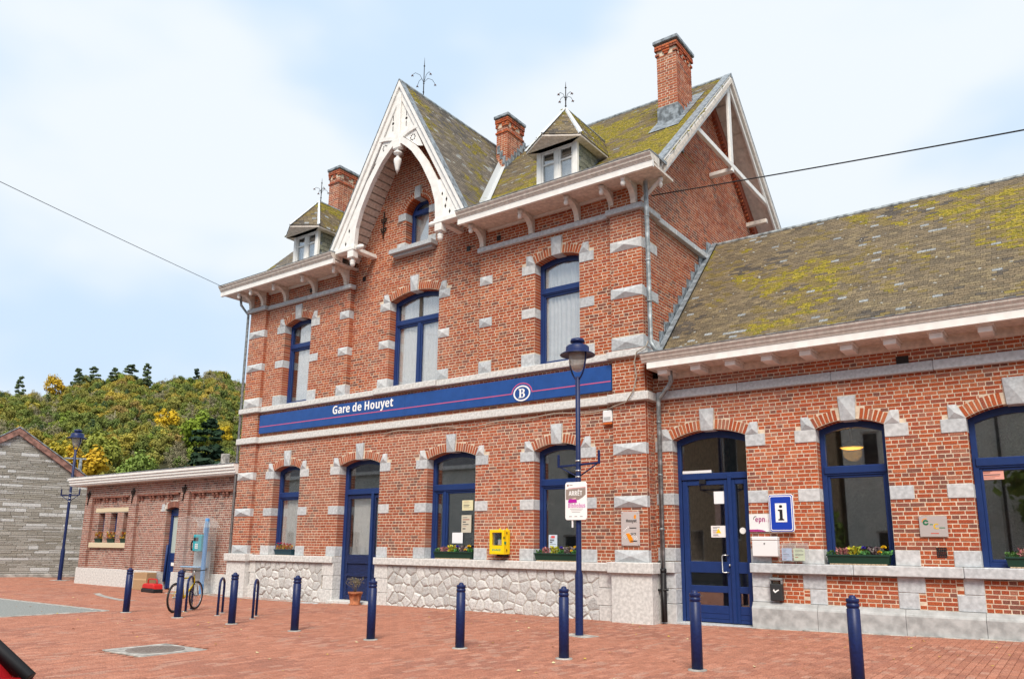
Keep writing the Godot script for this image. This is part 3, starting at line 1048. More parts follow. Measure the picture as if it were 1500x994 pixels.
	brick_wall(b, ex, {"y0": 9.55, "y1": 15.3, "lo": lo_f, "hi": hi_f, "tone": "upper"}, 60)
	# corbelled raking courses of the end gable
	for sg in [-1.0, 1.0]:
		var sl := 1.0 if sg > 0 else 0.87
		for k in 62:
			var v := 9.9 + k * 0.085
			var zz = -4.82 + sg * (15.62 - 0.75 - v) / sl
			if v > 14.6: continue
			if sg > 0 and zz > -0.35: continue
			var o := put(b, "corbel_brick", vs[rng.randi() % 4][1], M.brick)
			o.transform = Transform3D(Basis(Vector3(0, 0, -0.062), Vector3(0, 0.075, 0), Vector3(0.12, 0, 0)), Vector3(7.10, v, zz))
		s = begin()
		var q := PackedVector2Array([Vector2(-sg * (15.62 - 0.62 - 10.3) / sl + 4.82, 10.3), Vector2(4.82, 15.0), Vector2(4.82, 15.45), Vector2(-sg * (15.62 - 0.17 - 10.65) / sl + 4.82, 10.65)])
		slab(s, q, 0.0, 0.10)
		var rk := put(b, "raking_course", s, plain(Color(0.34, 0.10, 0.06), 0.9))
		rk.transform = ex
	# pilaster return and its stones on the end wall
	for q in [[8.68, 8.93], [7.45, 7.70], [6.24, 6.49]]:
		s = begin()
		cbox(s, Vector3(6.8, q[0], -0.74), Vector3(7.168, q[1], -0.012), 0.01)
		put(b, "pilaster_stone", s, M.stone)
	brick_wall(b, Transform3D(ex.basis, Vector3(7.155, 0, 0)), {"y0": 6.16, "y1": 9.6, "lo": 0.0, "hi": 0.72, "tone": "upper", "depth": 0.1, "end_hi": true, "blocks": [["r", -0.1, 0.8, 8.68, 8.93, false], ["r", -0.1, 0.8, 7.45, 7.70, false], ["r", -0.1, 0.8, 6.24, 6.49, false]]}, 10)
	brick_wall(b, Transform3D(ex.basis, Vector3(7.155, 0, 0)), {"y0": 1.3, "y1": 4.93, "lo": -0.115, "hi": 0.33, "tone": "lower", "depth": 0.1}, 10)
	brick_wall(b, Transform3D(ex.basis, Vector3(7.155, 0, 0)), {"y0": 5.13, "y1": 6.0, "lo": -0.115, "hi": 0.33, "tone": "upper", "depth": 0.1}, 10)
	for k in 3:
		s = begin()
		cbox(s, Vector3(7.0, 9.64, -0.8 - k * 1.15 - 1.14), Vector3(7.19, 9.80, -0.8 - k * 1.15), 0.012)
		put(b, "string_stone", s, M.stone)
	s = begin()
	cbox(s, Vector3(7.0, 9.62, -0.78), Vector3(7.27, 9.765, 0.05), 0.012)
	put(b, "string_stone", s, M.stone)
	# hidden sides
	s = begin()
	box(s, Vector3(-8.2, -0.2, -10.0), Vector3(-7.9, 10.3, -0.02))
	box(s, Vector3(-8.2, -0.2, -10.3), Vector3(7.06, 10.3, -10.0))
	put(b, "wall", s, plain(Color(0.42, 0.13, 0.08), 0.9))
	s = begin()
	slab(s, PackedVector2Array([Vector2(0.2, 10.3), Vector2(10.1, 10.3), Vector2(4.82, 15.3)]), 0, 0.3)
	var lg := put(b, "wall", s, plain(Color(0.42, 0.13, 0.08), 0.9))
	lg.transform = Transform3D(ex.basis, Vector3(-8.2, 0, 0))
	# rooms
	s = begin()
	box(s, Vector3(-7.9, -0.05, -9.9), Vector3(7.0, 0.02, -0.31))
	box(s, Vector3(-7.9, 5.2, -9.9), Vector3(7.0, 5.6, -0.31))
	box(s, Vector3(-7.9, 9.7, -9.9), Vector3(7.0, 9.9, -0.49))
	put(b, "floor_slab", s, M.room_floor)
	s = begin()
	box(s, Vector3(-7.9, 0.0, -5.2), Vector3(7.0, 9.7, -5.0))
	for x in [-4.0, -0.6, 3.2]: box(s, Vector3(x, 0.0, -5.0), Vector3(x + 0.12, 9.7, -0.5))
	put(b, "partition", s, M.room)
	# pilasters, strings, plinth
	pilaster(b, -8.2, -7.34)
	pilaster(b, 6.32, 7.16)
	string_run(b, -7.24, 6.22, 4.93, 5.13, -0.05, 0.10, M.stone_light)
	string_run(b, -8.33, -7.24, 4.93, 5.13, -0.1, 0.22, M.stone_light)
	string_run(b, 6.22, 7.28, 4.93, 5.13, -0.32, 0.22, M.stone_light)
	string_run(b, -7.24, -1.75, 5.99, 6.16, -0.2, 0.10, M.stone_light)
	string_run(b, -1.75, 0.72, 5.99, 6.17, -0.25, 0.17, M.stone_light, "sill_stone", 2.5)
	string_run(b, 0.72, 6.22, 5.99, 6.16, -0.2, 0.10, M.stone_light)
	string_run(b, -8.33, -7.24, 5.99, 6.16, -0.1, 0.22, M.stone_light)
	string_run(b, 6.22, 7.28, 5.99, 6.16, -0.72, 0.22, M.stone_light)
	string_run(b, -7.26, -3.05, 9.62, 9.765, -0.15, 0.11, M.stone)
	string_run(b, 2.10, 6.24, 9.62, 9.765, -0.15, 0.11, M.stone)
	string_run(b, -8.3, -7.26, 9.62, 9.765, -0.1, 0.23, M.stone, "string_stone", 3.0)
	string_run(b, 6.24, 7.26, 9.62, 9.765, 0.051, 0.23, M.stone, "string_stone", 3.0)
	string_run(b, -7.2, -3.2, 1.08, 1.275, -0.3, 0.13, M.stone_light, "sill_stone")
	string_run(b, -1.46, 6.2, 1.08, 1.275, -0.3, 0.13, M.stone_light, "sill_stone")
	string_run(b, -8.36, -7.2, 1.06, 1.30, -0.2, 0.30, M.stone_light, "sill_stone")
	string_run(b, 6.2, 7.34, 1.06, 1.30, -0.31, 0.30, M.stone_light, "sill_stone")
	stone(b, "plinth_stone", Vector3(-8.28, -0.3, -0.3), Vector3(-7.28, 1.06, 0.22), M.stone_light)
	stone(b, "plinth_stone", Vector3(6.27, -0.3, -0.31), Vector3(7.27, 1.06, 0.22), M.stone_light)
	for q in [[-7.28, -6.95], [-3.70, -3.2], [-1.46, -0.94]]:
		var y := -0.3
		var k := 0
		while y < 1.0:
			var h := 0.62 if k == 0 else 0.39
			var y1: float = min(y + h, 1.08)
			var e := 0.06 if k % 2 else 0.0
			stone(b, "plinth_stone", Vector3(q[0] + e, y + 0.004, -0.3), Vector3(q[1] - 0.001, y1 - 0.004, 0.05), M.stone_light)
			y = y1
			k += 1
	for q in [[5.85, 6.27, 0.72, 1.08], [5.5, 6.27, 0.33, 0.72], [5.85, 6.27, -0.3, 0.33]]:
		stone(b, "plinth_stone", Vector3(q[0], q[2] + 0.004, -0.3), Vector3(q[1], q[3] - 0.004, 0.04), M.stone_light)
	rubble(b, -6.95, -3.70, -0.22, 1.08, 0.03, 5, 0.28)
	rubble(b, -0.94, 5.85, -0.22, 1.08, 0.03, 9, 0.28)
	stone(b, "doorstep", Vector3(-3.25, -0.2, -0.35), Vector3(-1.45, 0.03, 0.22), M.stone_light)
	# windows
	var w := window(b, g1, 0.0, [3.1, 3.27], [[-6.3, -5.16]], M.blue)
	curtain(w, -6.25, -5.2, 1.3, 3.08, -0.41)
	w = window(b, g3, 0.0, [3.1, 3.27], [[0.49, 0.80], [0.88, 2.02]], M.blue)
	notice(w, Vector3(1.63, 2.69, -0.30), 0.38, 0.27, Color(0.70, 0.66, 0.42), 1)
	notice(w, Vector3(1.60, 2.20, -0.30), 0.34, 0.46, Color(0.55, 0.52, 0.42), 2)
	notice(w, Vector3(1.30, 1.83, -0.30), 0.37, 0.28, Color(0.80, 0.82, 0.85), 0)
	w = window(b, g4, 0.0, [3.1, 3.27], [[4.1, 5.26]], M.blue)
	notice(w, Vector3(4.37, 1.70, -0.30), 0.25, 0.42, Color(0.60, 0.70, 0.80), 3)
	w = window(b, w1, 0.0, [8.12, 8.28], [[-6.25, -5.09]], M.blue)
	curtain(w, -6.05, -5.05, 6.2, 8.1, -0.39)
	curtain(w, -5.95, -5.0, 8.15, 8.98, -0.39)
	w = window(b, w2, zc, [8.20, 8.36], [[-1.43, AX - 0.05], [AX + 0.05, 0.37]], M.blue)
	curtain(w, -1.44, 0.39, 6.2, 8.2, zc - 0.39)
	curtain(w, -1.44, 0.39, 8.25, 9.08, zc - 0.395)
	w = window(b, w3, 0.0, [8.12, 8.28], [[4.1, 5.26]], M.blue)
	curtain(w, 4.1, 5.3, 6.2, 8.1, -0.39)
	curtain(w, 4.1, 5.3, 8.15, 8.98, -0.39)
	# front door: one wide leaf, one narrow
	var d := node(b, "door")
	s = begin()
	var z1 := -0.26
	var z0 := -0.35
	cbox(s, Vector3(-3.2, 0.03, z0), Vector3(-3.08, 3.98, z1), 0.008)
	cbox(s, Vector3(-1.58, 0.03, z0), Vector3(-1.46, 3.98, z1), 0.008)
	cbox(s, Vector3(-3.08, 3.1, z0), Vector3(-1.58, 3.27, z1 + 0.02), 0.012)
	var rr := arch_circle(g2.a, g2.rise)
	var up := PackedVector2Array()
	var dn := PackedVector2Array()
	for k in 15:
		var u := lerpf(-3.2, -1.46, k / 14.0)
		var y := 3.97 + 0.17 - rr + sqrt(rr * rr - pow(u - g2.c, 2))
		up.append(Vector2(u, y + 0.004))
		dn.append(Vector2(u, y - 0.13))
	band(s, up, dn, z0 + 0.002, z1 - 0.004)
	put(d, "frame", s, M.blue)
	s = begin()
	for dz in [0.03, 0.027, 0.024, 0.021, 0.018, 0.015]:
		for k in 14: quad(s, Vector3(dn[k].x, 3.26, z0 + dz), Vector3(dn[k].x, dn[k].y + 0.01, z0 + dz), Vector3(dn[k + 1].x, dn[k + 1].y + 0.01, z0 + dz), Vector3(dn[k + 1].x, 3.26, z0 + dz))
	put(d, "pane", s, M.glass)
	s = begin()
	for q in [[-3.07, -2.97, 0.04, 3.09], [-2.06, -1.99, 0.04, 3.09], [-2.97, -2.06, 2.98, 3.09], [-2.97, -2.06, 1.07, 1.33], [-2.97, -2.06, 0.70, 0.80], [-2.97, -2.06, 0.04, 0.16]]:
		cbox(s, Vector3(q[0], q[2], z0), Vector3(q[1], q[3], z1 - 0.02), 0.008)
	box(s, Vector3(-2.98, 0.1, z0 + 0.01), Vector3(-2.05, 1.1, z0 + 0.035))
	put(d, "leaf", s, M.blue_worn)
	s = begin()
	cbox(s, Vector3(-2.02, 0.04, z0), Vector3(-1.92, 3.16, z1 + 0.035), 0.012)
	put(d, "cover_strip", s, M.blue)
	s = begin()
	for q in [[-1.92, -1.86, 0.04, 3.09], [-1.66, -1.59, 0.04, 3.09], [-1.86, -1.66, 2.98, 3.09], [-1.86, -1.66, 0.04, 1.33]]:
		cbox(s, Vector3(q[0], q[2], z0), Vector3(q[1], q[3], z1 - 0.02), 0.008)
	put(d, "leaf", s, M.blue_worn)
	pane(d, -2.98, -2.05, 1.32, 2.99, z0 + 0.03)
	pane(d, -1.87, -1.65, 1.32, 2.99, z0 + 0.03)
	curtain(d, -2.96, -1.66, 1.55, 2.98, z0 - 0.1, 0.018, 0.09)
	s = begin(true)
	wavy_sheet(s, -2.96, -1.66, 1.34, 1.55, z0 - 0.09, 0.012, 0.2)
	put(d, "lace", s, M.curtain)
	main_roof(b)

func notice(parent: Node3D, at: Vector3, w: float, h: float, c: Color, seed_: int) -> void:
	# a sheet with printed lines
	var im := Image.create(64, 64, false, Image.FORMAT_RGB8)
	im.fill(c.linear_to_srgb())
	var r := RandomNumberGenerator.new()
	r.seed = seed_ * 7 + 3
	if seed_ > 0:
		var ink := Color(0.25, 0.25, 0.28)
		var y := 8
		while y < 56:
			var hh := r.randi_range(1, 4)
			im.fill_rect(Rect2i(8, y, r.randi_range(18, 48), hh), ink if r.randf() < 0.7 else Color(0.55, 0.25, 0.2))
			y += hh + r.randi_range(3, 7)
		if seed_ == 3: im.fill_rect(Rect2i(18, 4, 28, 8), Color(0.85, 0.3, 0.3))
	var m := StandardMaterial3D.new()
	m.albedo_texture = ImageTexture.create_from_image(im)
	m.roughness = 0.8
	var q := QuadMesh.new()
	q.size = Vector2(w, h)
	put(parent, "notice", q, m, at)

func main_roof(b: Node3D) -> void:
	# carcass
	var s := begin()
	var x0 := -8.95
	var x1 := 7.85
	var n := Vector3(0, 1, 1).normalized() * 0.05
	var prof := PackedVector2Array([Vector2(0.15, 10.58), Vector2(-4.82, 15.55), Vector2(-10.9, 10.30), Vector2(-10.9, 10.15), Vector2(-4.82, 15.38), Vector2(0.15, 10.42)])
	moulding(s, prof, x0, -3.2)
	moulding(s, prof, 2.1, x1)
	var rear := PackedVector2Array([Vector2(-4.82, 15.55), Vector2(-10.9, 10.30), Vector2(-10.9, 10.15), Vector2(-4.82, 15.38)])
	moulding(s, rear, -3.2, 2.1)
	put(b, "roof_deck", s, M.soffit)
	# front slope either side of the gable roof
	var xf := slope(Vector3(0, 10.6, 0.2), Vector3(1, 0, 0), Vector3(0, 1, -1))
	var gh := func(v): return (15.58 - (10.6 + v * 0.70711)) / GAB
	slates(b, xf, 0.0, 7.1, x0, func(v): return AX - max(gh.call(v), 0.0), "grey", 0.12, 20)
	slates(b, xf, 0.0, 7.1, func(v): return AX + max(gh.call(v), 0.0), x1, "mossy", 0.27, 80)
	var rx := slope(Vector3(0, ROOF_Y - 0.02, ROOF_Z), Vector3(1, 0, 0), Vector3(0, -0.864, -1))
	s = begin()
	box(s, Vector3(x0, 0, -0.03), Vector3(x1, 8.0, -0.005))
	var back := put(b, "rear_slope", s, M.lead)
	back.transform = rx
	# gable roof over the middle
	var ln := sqrt(1.0 + GAB * GAB)
	for sg in [1.0, -1.0]:
		# u along z, v up the slope
		var og := Vector3(AX + sg * (15.58 - 10.6) / GAB, 10.6, 0.8)
		var gx := slope(og, Vector3(0, 0, -sg), Vector3(-sg, GAB, 0))
		var reach := func(v): return 0.8 - (-4.82 + (15.62 - (10.6 + v * GAB / ln)))
		if sg > 0: slates(b, gx, 0.0, 5.68, 0.0, reach, "grey", -0.14, 80)
		else: slates(b, gx, 0.0, 5.68, func(v): return -reach.call(v), 0.0, "grey", 0.0, 0)
		s = begin()
		var a0 := og + Vector3(-sg * 0.06, 0, 0)
		var a1 := Vector3(AX, 15.48, 0.8)
		quad(s, a0, a1, Vector3(AX, 15.48, -4.8), a0 + Vector3(0, 0, -0.6))
		put(b, "roof_deck", s, M.soffit)
		# boarded soffit under the verge
		for k in 24:
			var t0 := k / 24.0
			var t1 := (k + 0.88) / 24.0
			var p0 := Vector3(AX + sg * 2.62, 10.55, 0).lerp(Vector3(AX, 15.3, 0), t0)
			var p1 := Vector3(AX + sg * 2.62, 10.55, 0).lerp(Vector3(AX, 15.3, 0), t1)
			s = begin()
			var ins := Vector3(-sg * 0.1, -0.05, 0)
			quad(s, p0 + ins + Vector3(0, 0, 0.72), p1 + ins + Vector3(0, 0, 0.72), p1 + ins + Vector3(0, 0, -0.3), p0 + ins + Vector3(0, 0, -0.3))
			quad(s, p0 + ins * 0.7 + Vector3(0, 0, 0.72), p0 + ins * 0.7 + Vector3(0, 0, -0.3), p1 + ins * 0.7 + Vector3(0, 0, -0.3), p1 + ins * 0.7 + Vector3(0, 0, 0.72))
			put(b, "soffit_board", s, M.soffit)
		# valley lining
		s = begin()
		var vb := Vector3(AX + sg * (15.58 - 11.2) / GAB, 11.27, -0.40)
		var vt := Vector3(AX + sg * (15.58 - 14.45) / GAB, 14.52, -3.65)
		var across := Vector3(sg * 0.17, 0.0, 0.0)
		quad(s, vb, vt, vt + across + Vector3(0, 0.012, 0), vb + across + Vector3(0, 0.012, 0))
		var ac2 := Vector3(-sg * 0.075, 0.135, 0.11)
		quad(s, vb, vb + ac2, vt + ac2, vt)
		put(b, "valley_lining", s, plain(Color(0.50, 0.52, 0.53), 0.6))
	# ridges
	s = begin()
	tube(s, [Vector3(x0, 15.62, -4.82), Vector3(x1, 15.62, -4.82)], 0.075, 8)
	put(b, "ridge_cap", s, M.zinc)
	s = begin()
	tube(s, [Vector3(AX, 15.57, 0.8), Vector3(AX, 15.57, -4.8)], 0.075, 8)
	put(b, "ridge_cap", s, M.zinc)
	# cornices and brackets
	cornice(b, -9.0, -3.05)
	cornice(b, 2.02, 7.87)
	for x in [2.26, 3.92, 5.35, 6.36, 7.02, -3.32, -4.85, -6.35]:
		bracket(b, x, 0.12 if absf(x) > 6.36 else 0.0, 9.775)
	for x in [-7.45, -8.12]: bracket(b, x, 0.12, 9.775)
	var sb := begin()
	lathe(sb, [Vector2(0.06, 0.3), Vector2(0.06, 0.22), Vector2(0.035, 0.2), Vector2(0.055, 0.12), Vector2(0, 0.04)], Vector3(7.72, 9.95, 0.15), 10)
	tube(sb, [Vector3(7.7, 10.2, 0.15), Vector3(7.2, 9.85, 0.1)], 0.05, 6)
	put(b, "drop", sb, M.white)
	front_gable(b)
	end_gable(b)
	dormer(b, 4.69)
	dormer(b, -5.55)
	chimney(b, 6.5, 7.1, -3.55, -2.48, 12.4, 15.93, 13.82)
	chimney(b, -7.86, -7.28, -3.66, -2.72, 12.4, 16.3, 0.0)
	chimney(b, -0.05, 0.42, -4.4, -3.47, 13.6, 16.3, 0.0)
	s = begin()
	for k in 7:
		var yy := 14.15 + k * 0.2
		box(s, Vector3(0.415, yy, -3.35 - k * 0.17 - 0.17), Vector3(0.44, yy + 0.28, -3.35 - k * 0.17))
	for k in 4:
		box(s, Vector3(0.36 - k * 0.12, 14.2 + k * 0.22, -3.48), Vector3(0.48 - k * 0.12, 14.5 + k * 0.22, -3.45))
	put(b, "flashing", s, M.lead)
	s = begin()
	quad(s, Vector3(6.4, 12.86, -2.0), Vector3(7.3, 12.86, -2.0), Vector3(7.3, 14.9, -4.04), Vector3(6.4, 14.9, -4.04))
	put(b, "flashing", s, M.lead)
	finial(b, Vector3(AX, 15.6, -0.25), 1.4, 0.42)
	finial(b, Vector3(4.69, 13.42, -0.45), 0.85, 0.26)
	finial(b, Vector3(-5.55, 13.5, -0.5), 0.85, 0.26)
	# downpipes
	s = begin(true)
	tube(s, [Vector3(7.40, 10.2, 0.3), Vector3(7.39, 9.6, 0.26), Vector3(7.39, 6.25, 0.22), Vector3(7.5, 6.05, 0.22), Vector3(7.62, 5.99, 0.1)], 0.055, 10)
	for y in [9.3, 8.2, 7.2]: tube(s, [Vector3(7.39, y, 0.25), Vector3(7.39, y + 0.04, 0.25)], 0.064, 10)
	put(b, "downpipe", s, M.zinc)
	s = begin(true)
	tube(s, [Vector3(-8.5, 10.25, 0.4), Vector3(-8.5, 9.95, 0.35), Vector3(-8.33, 9.6, 0.14), Vector3(-8.32, 0.2, 0.1)], 0.045, 8)
	put(b, "downpipe", s, M.zinc)

func front_gable(b: Node3D) -> void:
	var zf := 0.72
	var s := begin()
	var h := 15.58
	var ft := 10.62
	var hw := (h - ft) / GAB
	# bargeboards
	for sg in [-1.0, 1.0]:
		s = begin()
		var top := Vector2(AX, h + 0.03)
		var foot := Vector2(AX + sg * hw, ft)
		var inn := Vector2(-sg * 0.20, -0.10)
		slab(s, PackedVector2Array([top, foot, foot + Vector2(-sg * 0.27, 0.0), Vector2(AX, h - 0.52)]), zf, zf + 0.06, 0.012)
		slab(s, PackedVector2Array([top + Vector2(0, 0.03), foot + Vector2(sg * 0.04, 0.0), foot + Vector2(-sg * 0.09, 0.0), Vector2(AX, h - 0.19)]), zf + 0.061, zf + 0.12, 0.012)
		put(b, "bargeboard", s, M.white)
		# thin slate verge strip
		s = begin()
		slab(s, PackedVector2Array([top + Vector2(0, 0.06), foot + Vector2(sg * 0.06, 0.02), foot + Vector2(sg * 0.04, 0.0), top + Vector2(0, 0.03)]), zf - 0.1, zf + 0.13)
		put(b, "verge_strip", s, M.lead)
	# arched brace
	var inn := [Vector2(-1.66, 10.60), Vector2(-1.62, 11.2), Vector2(-1.43, 11.77), Vector2(-1.03, 12.51), Vector2(-0.60, 13.09), Vector2(-0.2, 13.44), Vector2(0, 13.5)]
	var out := [Vector2(-1.93, 10.62), Vector2(-1.86, 11.24), Vector2(-1.64, 11.86), Vector2(-1.22, 12.6), Vector2(-0.75, 13.22), Vector2(-0.28, 13.62), Vector2(0, 13.72)]
	for sg in [-1.0, 1.0]:
		var o := PackedVector2Array()
		var i := PackedVector2Array()
		var curve_o := Curve2D.new()
		var curve_i := Curve2D.new()
		for k in out.size():
			var tan_o: Vector2 = (out[min(k + 1, 6)] - out[max(k - 1, 0)]) / 6.0
			var tan_i: Vector2 = (inn[min(k + 1, 6)] - inn[max(k - 1, 0)]) / 6.0
			curve_o.add_point(out[k], -tan_o, tan_o)
			curve_i.add_point(inn[k], -tan_i, tan_i)
		for k in 19:
			var t := k / 18.0
			var po := curve_o.sample_baked(curve_o.get_baked_length() * t)
			var pi_ := curve_i.sample_baked(curve_i.get_baked_length() * t)
			o.append(Vector2(AX - sg * po.x, po.y))
			i.append(Vector2(AX - sg * pi_.x, pi_.y))
		s = begin()
		band(s, o, i, zf - 0.04, zf + 0.10)
		put(b, "arch_brace", s, M.white)
		# solid spandrel boards, the shade of pierced holes put on as dark inlays
		s = begin()
		var foot_x = AX + sg * (hw - 0.27)
		var lo := PackedVector2Array()
		for k in 7: lo.append(Vector2(o[k].x, o[k].y))
		var edge := PackedVector2Array()
		for k in 7:
			var y: float = lo[k].y
			edge.append(Vector2(AX + sg * ((h - 0.45 - y) / GAB - 0.02), y))
		band(s, edge, lo, zf - 0.01, zf + 0.02)
		put(b, "spandrel_board", s, M.white)
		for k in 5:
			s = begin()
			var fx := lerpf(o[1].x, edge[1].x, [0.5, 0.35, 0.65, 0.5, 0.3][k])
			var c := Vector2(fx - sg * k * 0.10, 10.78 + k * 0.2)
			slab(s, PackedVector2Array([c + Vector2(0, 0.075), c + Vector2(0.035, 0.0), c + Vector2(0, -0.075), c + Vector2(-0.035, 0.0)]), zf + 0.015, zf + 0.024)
			put(b, "hole_shade_inlay", s, M.iron)  # dark lozenge painted in for the shade inside a cut-out
		# apex panel
		s = begin()
		slab(s, PackedVector2Array([Vector2(AX + sg * 0.09, h - 0.65), Vector2(AX + sg * 0.09, 13.75), Vector2(AX + sg * 0.20, 13.70), Vector2(AX + sg * 0.78, 13.22), Vector2(AX + sg * 1.0, 13.15)]), zf - 0.01, zf + 0.015)
		put(b, "spandrel_board", s, M.white)
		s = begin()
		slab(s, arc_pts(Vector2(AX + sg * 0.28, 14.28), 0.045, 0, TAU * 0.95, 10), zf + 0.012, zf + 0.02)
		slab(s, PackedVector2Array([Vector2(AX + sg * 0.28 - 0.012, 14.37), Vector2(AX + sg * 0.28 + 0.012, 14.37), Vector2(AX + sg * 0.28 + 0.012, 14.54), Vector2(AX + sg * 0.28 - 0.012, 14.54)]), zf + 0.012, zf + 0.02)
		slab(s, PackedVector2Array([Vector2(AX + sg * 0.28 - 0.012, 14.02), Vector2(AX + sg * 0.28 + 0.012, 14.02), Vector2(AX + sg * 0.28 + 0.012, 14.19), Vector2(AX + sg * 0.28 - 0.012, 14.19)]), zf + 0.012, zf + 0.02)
		put(b, "hole_shade_inlay", s, M.iron)  # dark disc and slots, shade of openings given as colour on the panel
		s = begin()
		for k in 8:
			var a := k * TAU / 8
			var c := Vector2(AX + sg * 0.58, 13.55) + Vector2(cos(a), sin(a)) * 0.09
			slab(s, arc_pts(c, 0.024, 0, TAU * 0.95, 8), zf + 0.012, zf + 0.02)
		put(b, "hole_shade_inlay", s, M.iron)  # ring of dark dots painting the shade of pierced holes
		# cross rib
		s = begin()
		var r0 := PackedVector2Array()
		var r1 := PackedVector2Array()
		for k in 7:
			var t := k / 6.0
			var p := Vector2(AX + sg * lerpf(0.08, 0.80, t), 13.68 + 0.16 * sin(t * 1.6))
			r0.append(p + Vector2(0, 0.06))
			r1.append(p - Vector2(0, 0.06))
		band(s, r0, r1, zf, zf + 0.07)
		put(b, "rib", s, M.white)
		# foot: console, drop, roll end
		var fx = AX + sg * 1.79
		s = begin()
		cbox(s, Vector3(min(fx - sg * 0.16, fx + sg * 0.68), 10.47, zf - 0.12), Vector3(max(fx - sg * 0.16, fx + sg * 0.68), 10.62, zf + 0.14), 0.015)
		cbox(s, Vector3(fx - 0.13, 10.24, zf - 0.10), Vector3(fx + 0.13, 10.62, zf + 0.125), 0.015)
		put(b, "console", s, M.white)
		s = begin()
		cbox(s, Vector3(fx - 0.1, 10.50, -0.2), Vector3(fx + 0.1, 10.62, zf - 0.1), 0.015)
		put(b, "beam", s, M.white)
		s = begin(true)
		lathe(s, [Vector2(0.06, 0.25), Vector2(0.06, 0.22), Vector2(0.04, 0.2), Vector2(0.09, 0.16), Vector2(0.09, 0.13), Vector2(0.075, 0.11), Vector2(0.085, 0.07), Vector2(0.06, 0.0), Vector2(0, -0.025)], Vector3(fx, 10.0, zf), 14)
		put(b, "drop", s, M.white)
		s = begin(true)
		tube(s, [Vector3(fx - sg * 0.12, 10.55, zf), Vector3(fx - sg * 0.2, 10.55, zf), Vector3(fx - sg * 0.22, 10.55, zf), Vector3(fx - sg * 0.34, 10.55, zf), Vector3(fx - sg * 0.42, 10.55, zf), Vector3(fx - sg * 0.46, 10.55, zf)], [0.04, 0.045, 0.08, 0.085, 0.06, 0.01], 12)
		put(b, "drop", s, M.white)
		# purlin end
		s = begin()
		cbox(s, Vector3(AX + sg * 1.42 - 0.05, 12.6, -0.3), Vector3(AX + sg * 1.42 + 0.05, 12.72, zf - 0.03), 0.01)
		put(b, "beam", s, M.cream)
	# king post with its drop
	s = begin()
	cbox(s, Vector3(AX - 0.09, 13.3, zf - 0.03), Vector3(AX + 0.09, 15.15, zf + 0.115), 0.02)
	cbox(s, Vector3(AX - 0.15, 13.32, zf - 0.06), Vector3(AX + 0.15, 13.62, zf + 0.13), 0.02)
	put(b, "king_post", s, M.white)
	s = begin(true)
	lathe(s, [Vector2(0.06, 13.32), Vector2(0.06, 13.24), Vector2(0.13, 13.22), Vector2(0.13, 13.17), Vector2(0.05, 13.14), Vector2(0.05, 13.06), Vector2(0.115, 13.0), Vector2(0.115, 12.9), Vector2(0.06, 12.66), Vector2(0.0, 12.5)], Vector3(AX, 0, zf + 0.03), 16)
	put(b, "drop", s, M.white)
	# iron wall tie
	s = begin(true)
	var tx := -1.95
	tube(s, [Vector3(tx, 11.1, -0.15), Vector3(tx, 12.0, -0.15)], 0.02, 6)
	for sg in [-1.0, 1.0]:
		for yy in [11.3, 11.62]:
			var pth := []
			for k in 9:
				var a := k / 8.0 * 4.5
				pth.append(Vector3(tx + sg * (0.02 + 0.09 * sin(a * 0.7)), yy + 0.1 - 0.1 * cos(a) * (1.0 - k / 12.0), -0.15))
			tube(s, pth, 0.018, 5)
	put(b, "wall_tie", s, M.iron)
	for p in [[1.55, 9.98, -0.18], [-2.75, 9.93, -0.18], [2.78, 9.95, 0.005], [-5.1, 9.95, 0.005]]:
		s = begin()
		box(s, Vector3(p[0] - 0.06, p[1] - 0.07, p[2] - 0.02), Vector3(p[0] + 0.06, p[1] + 0.07, p[2] + 0.012))
		put(b, "vent", s, M.black)

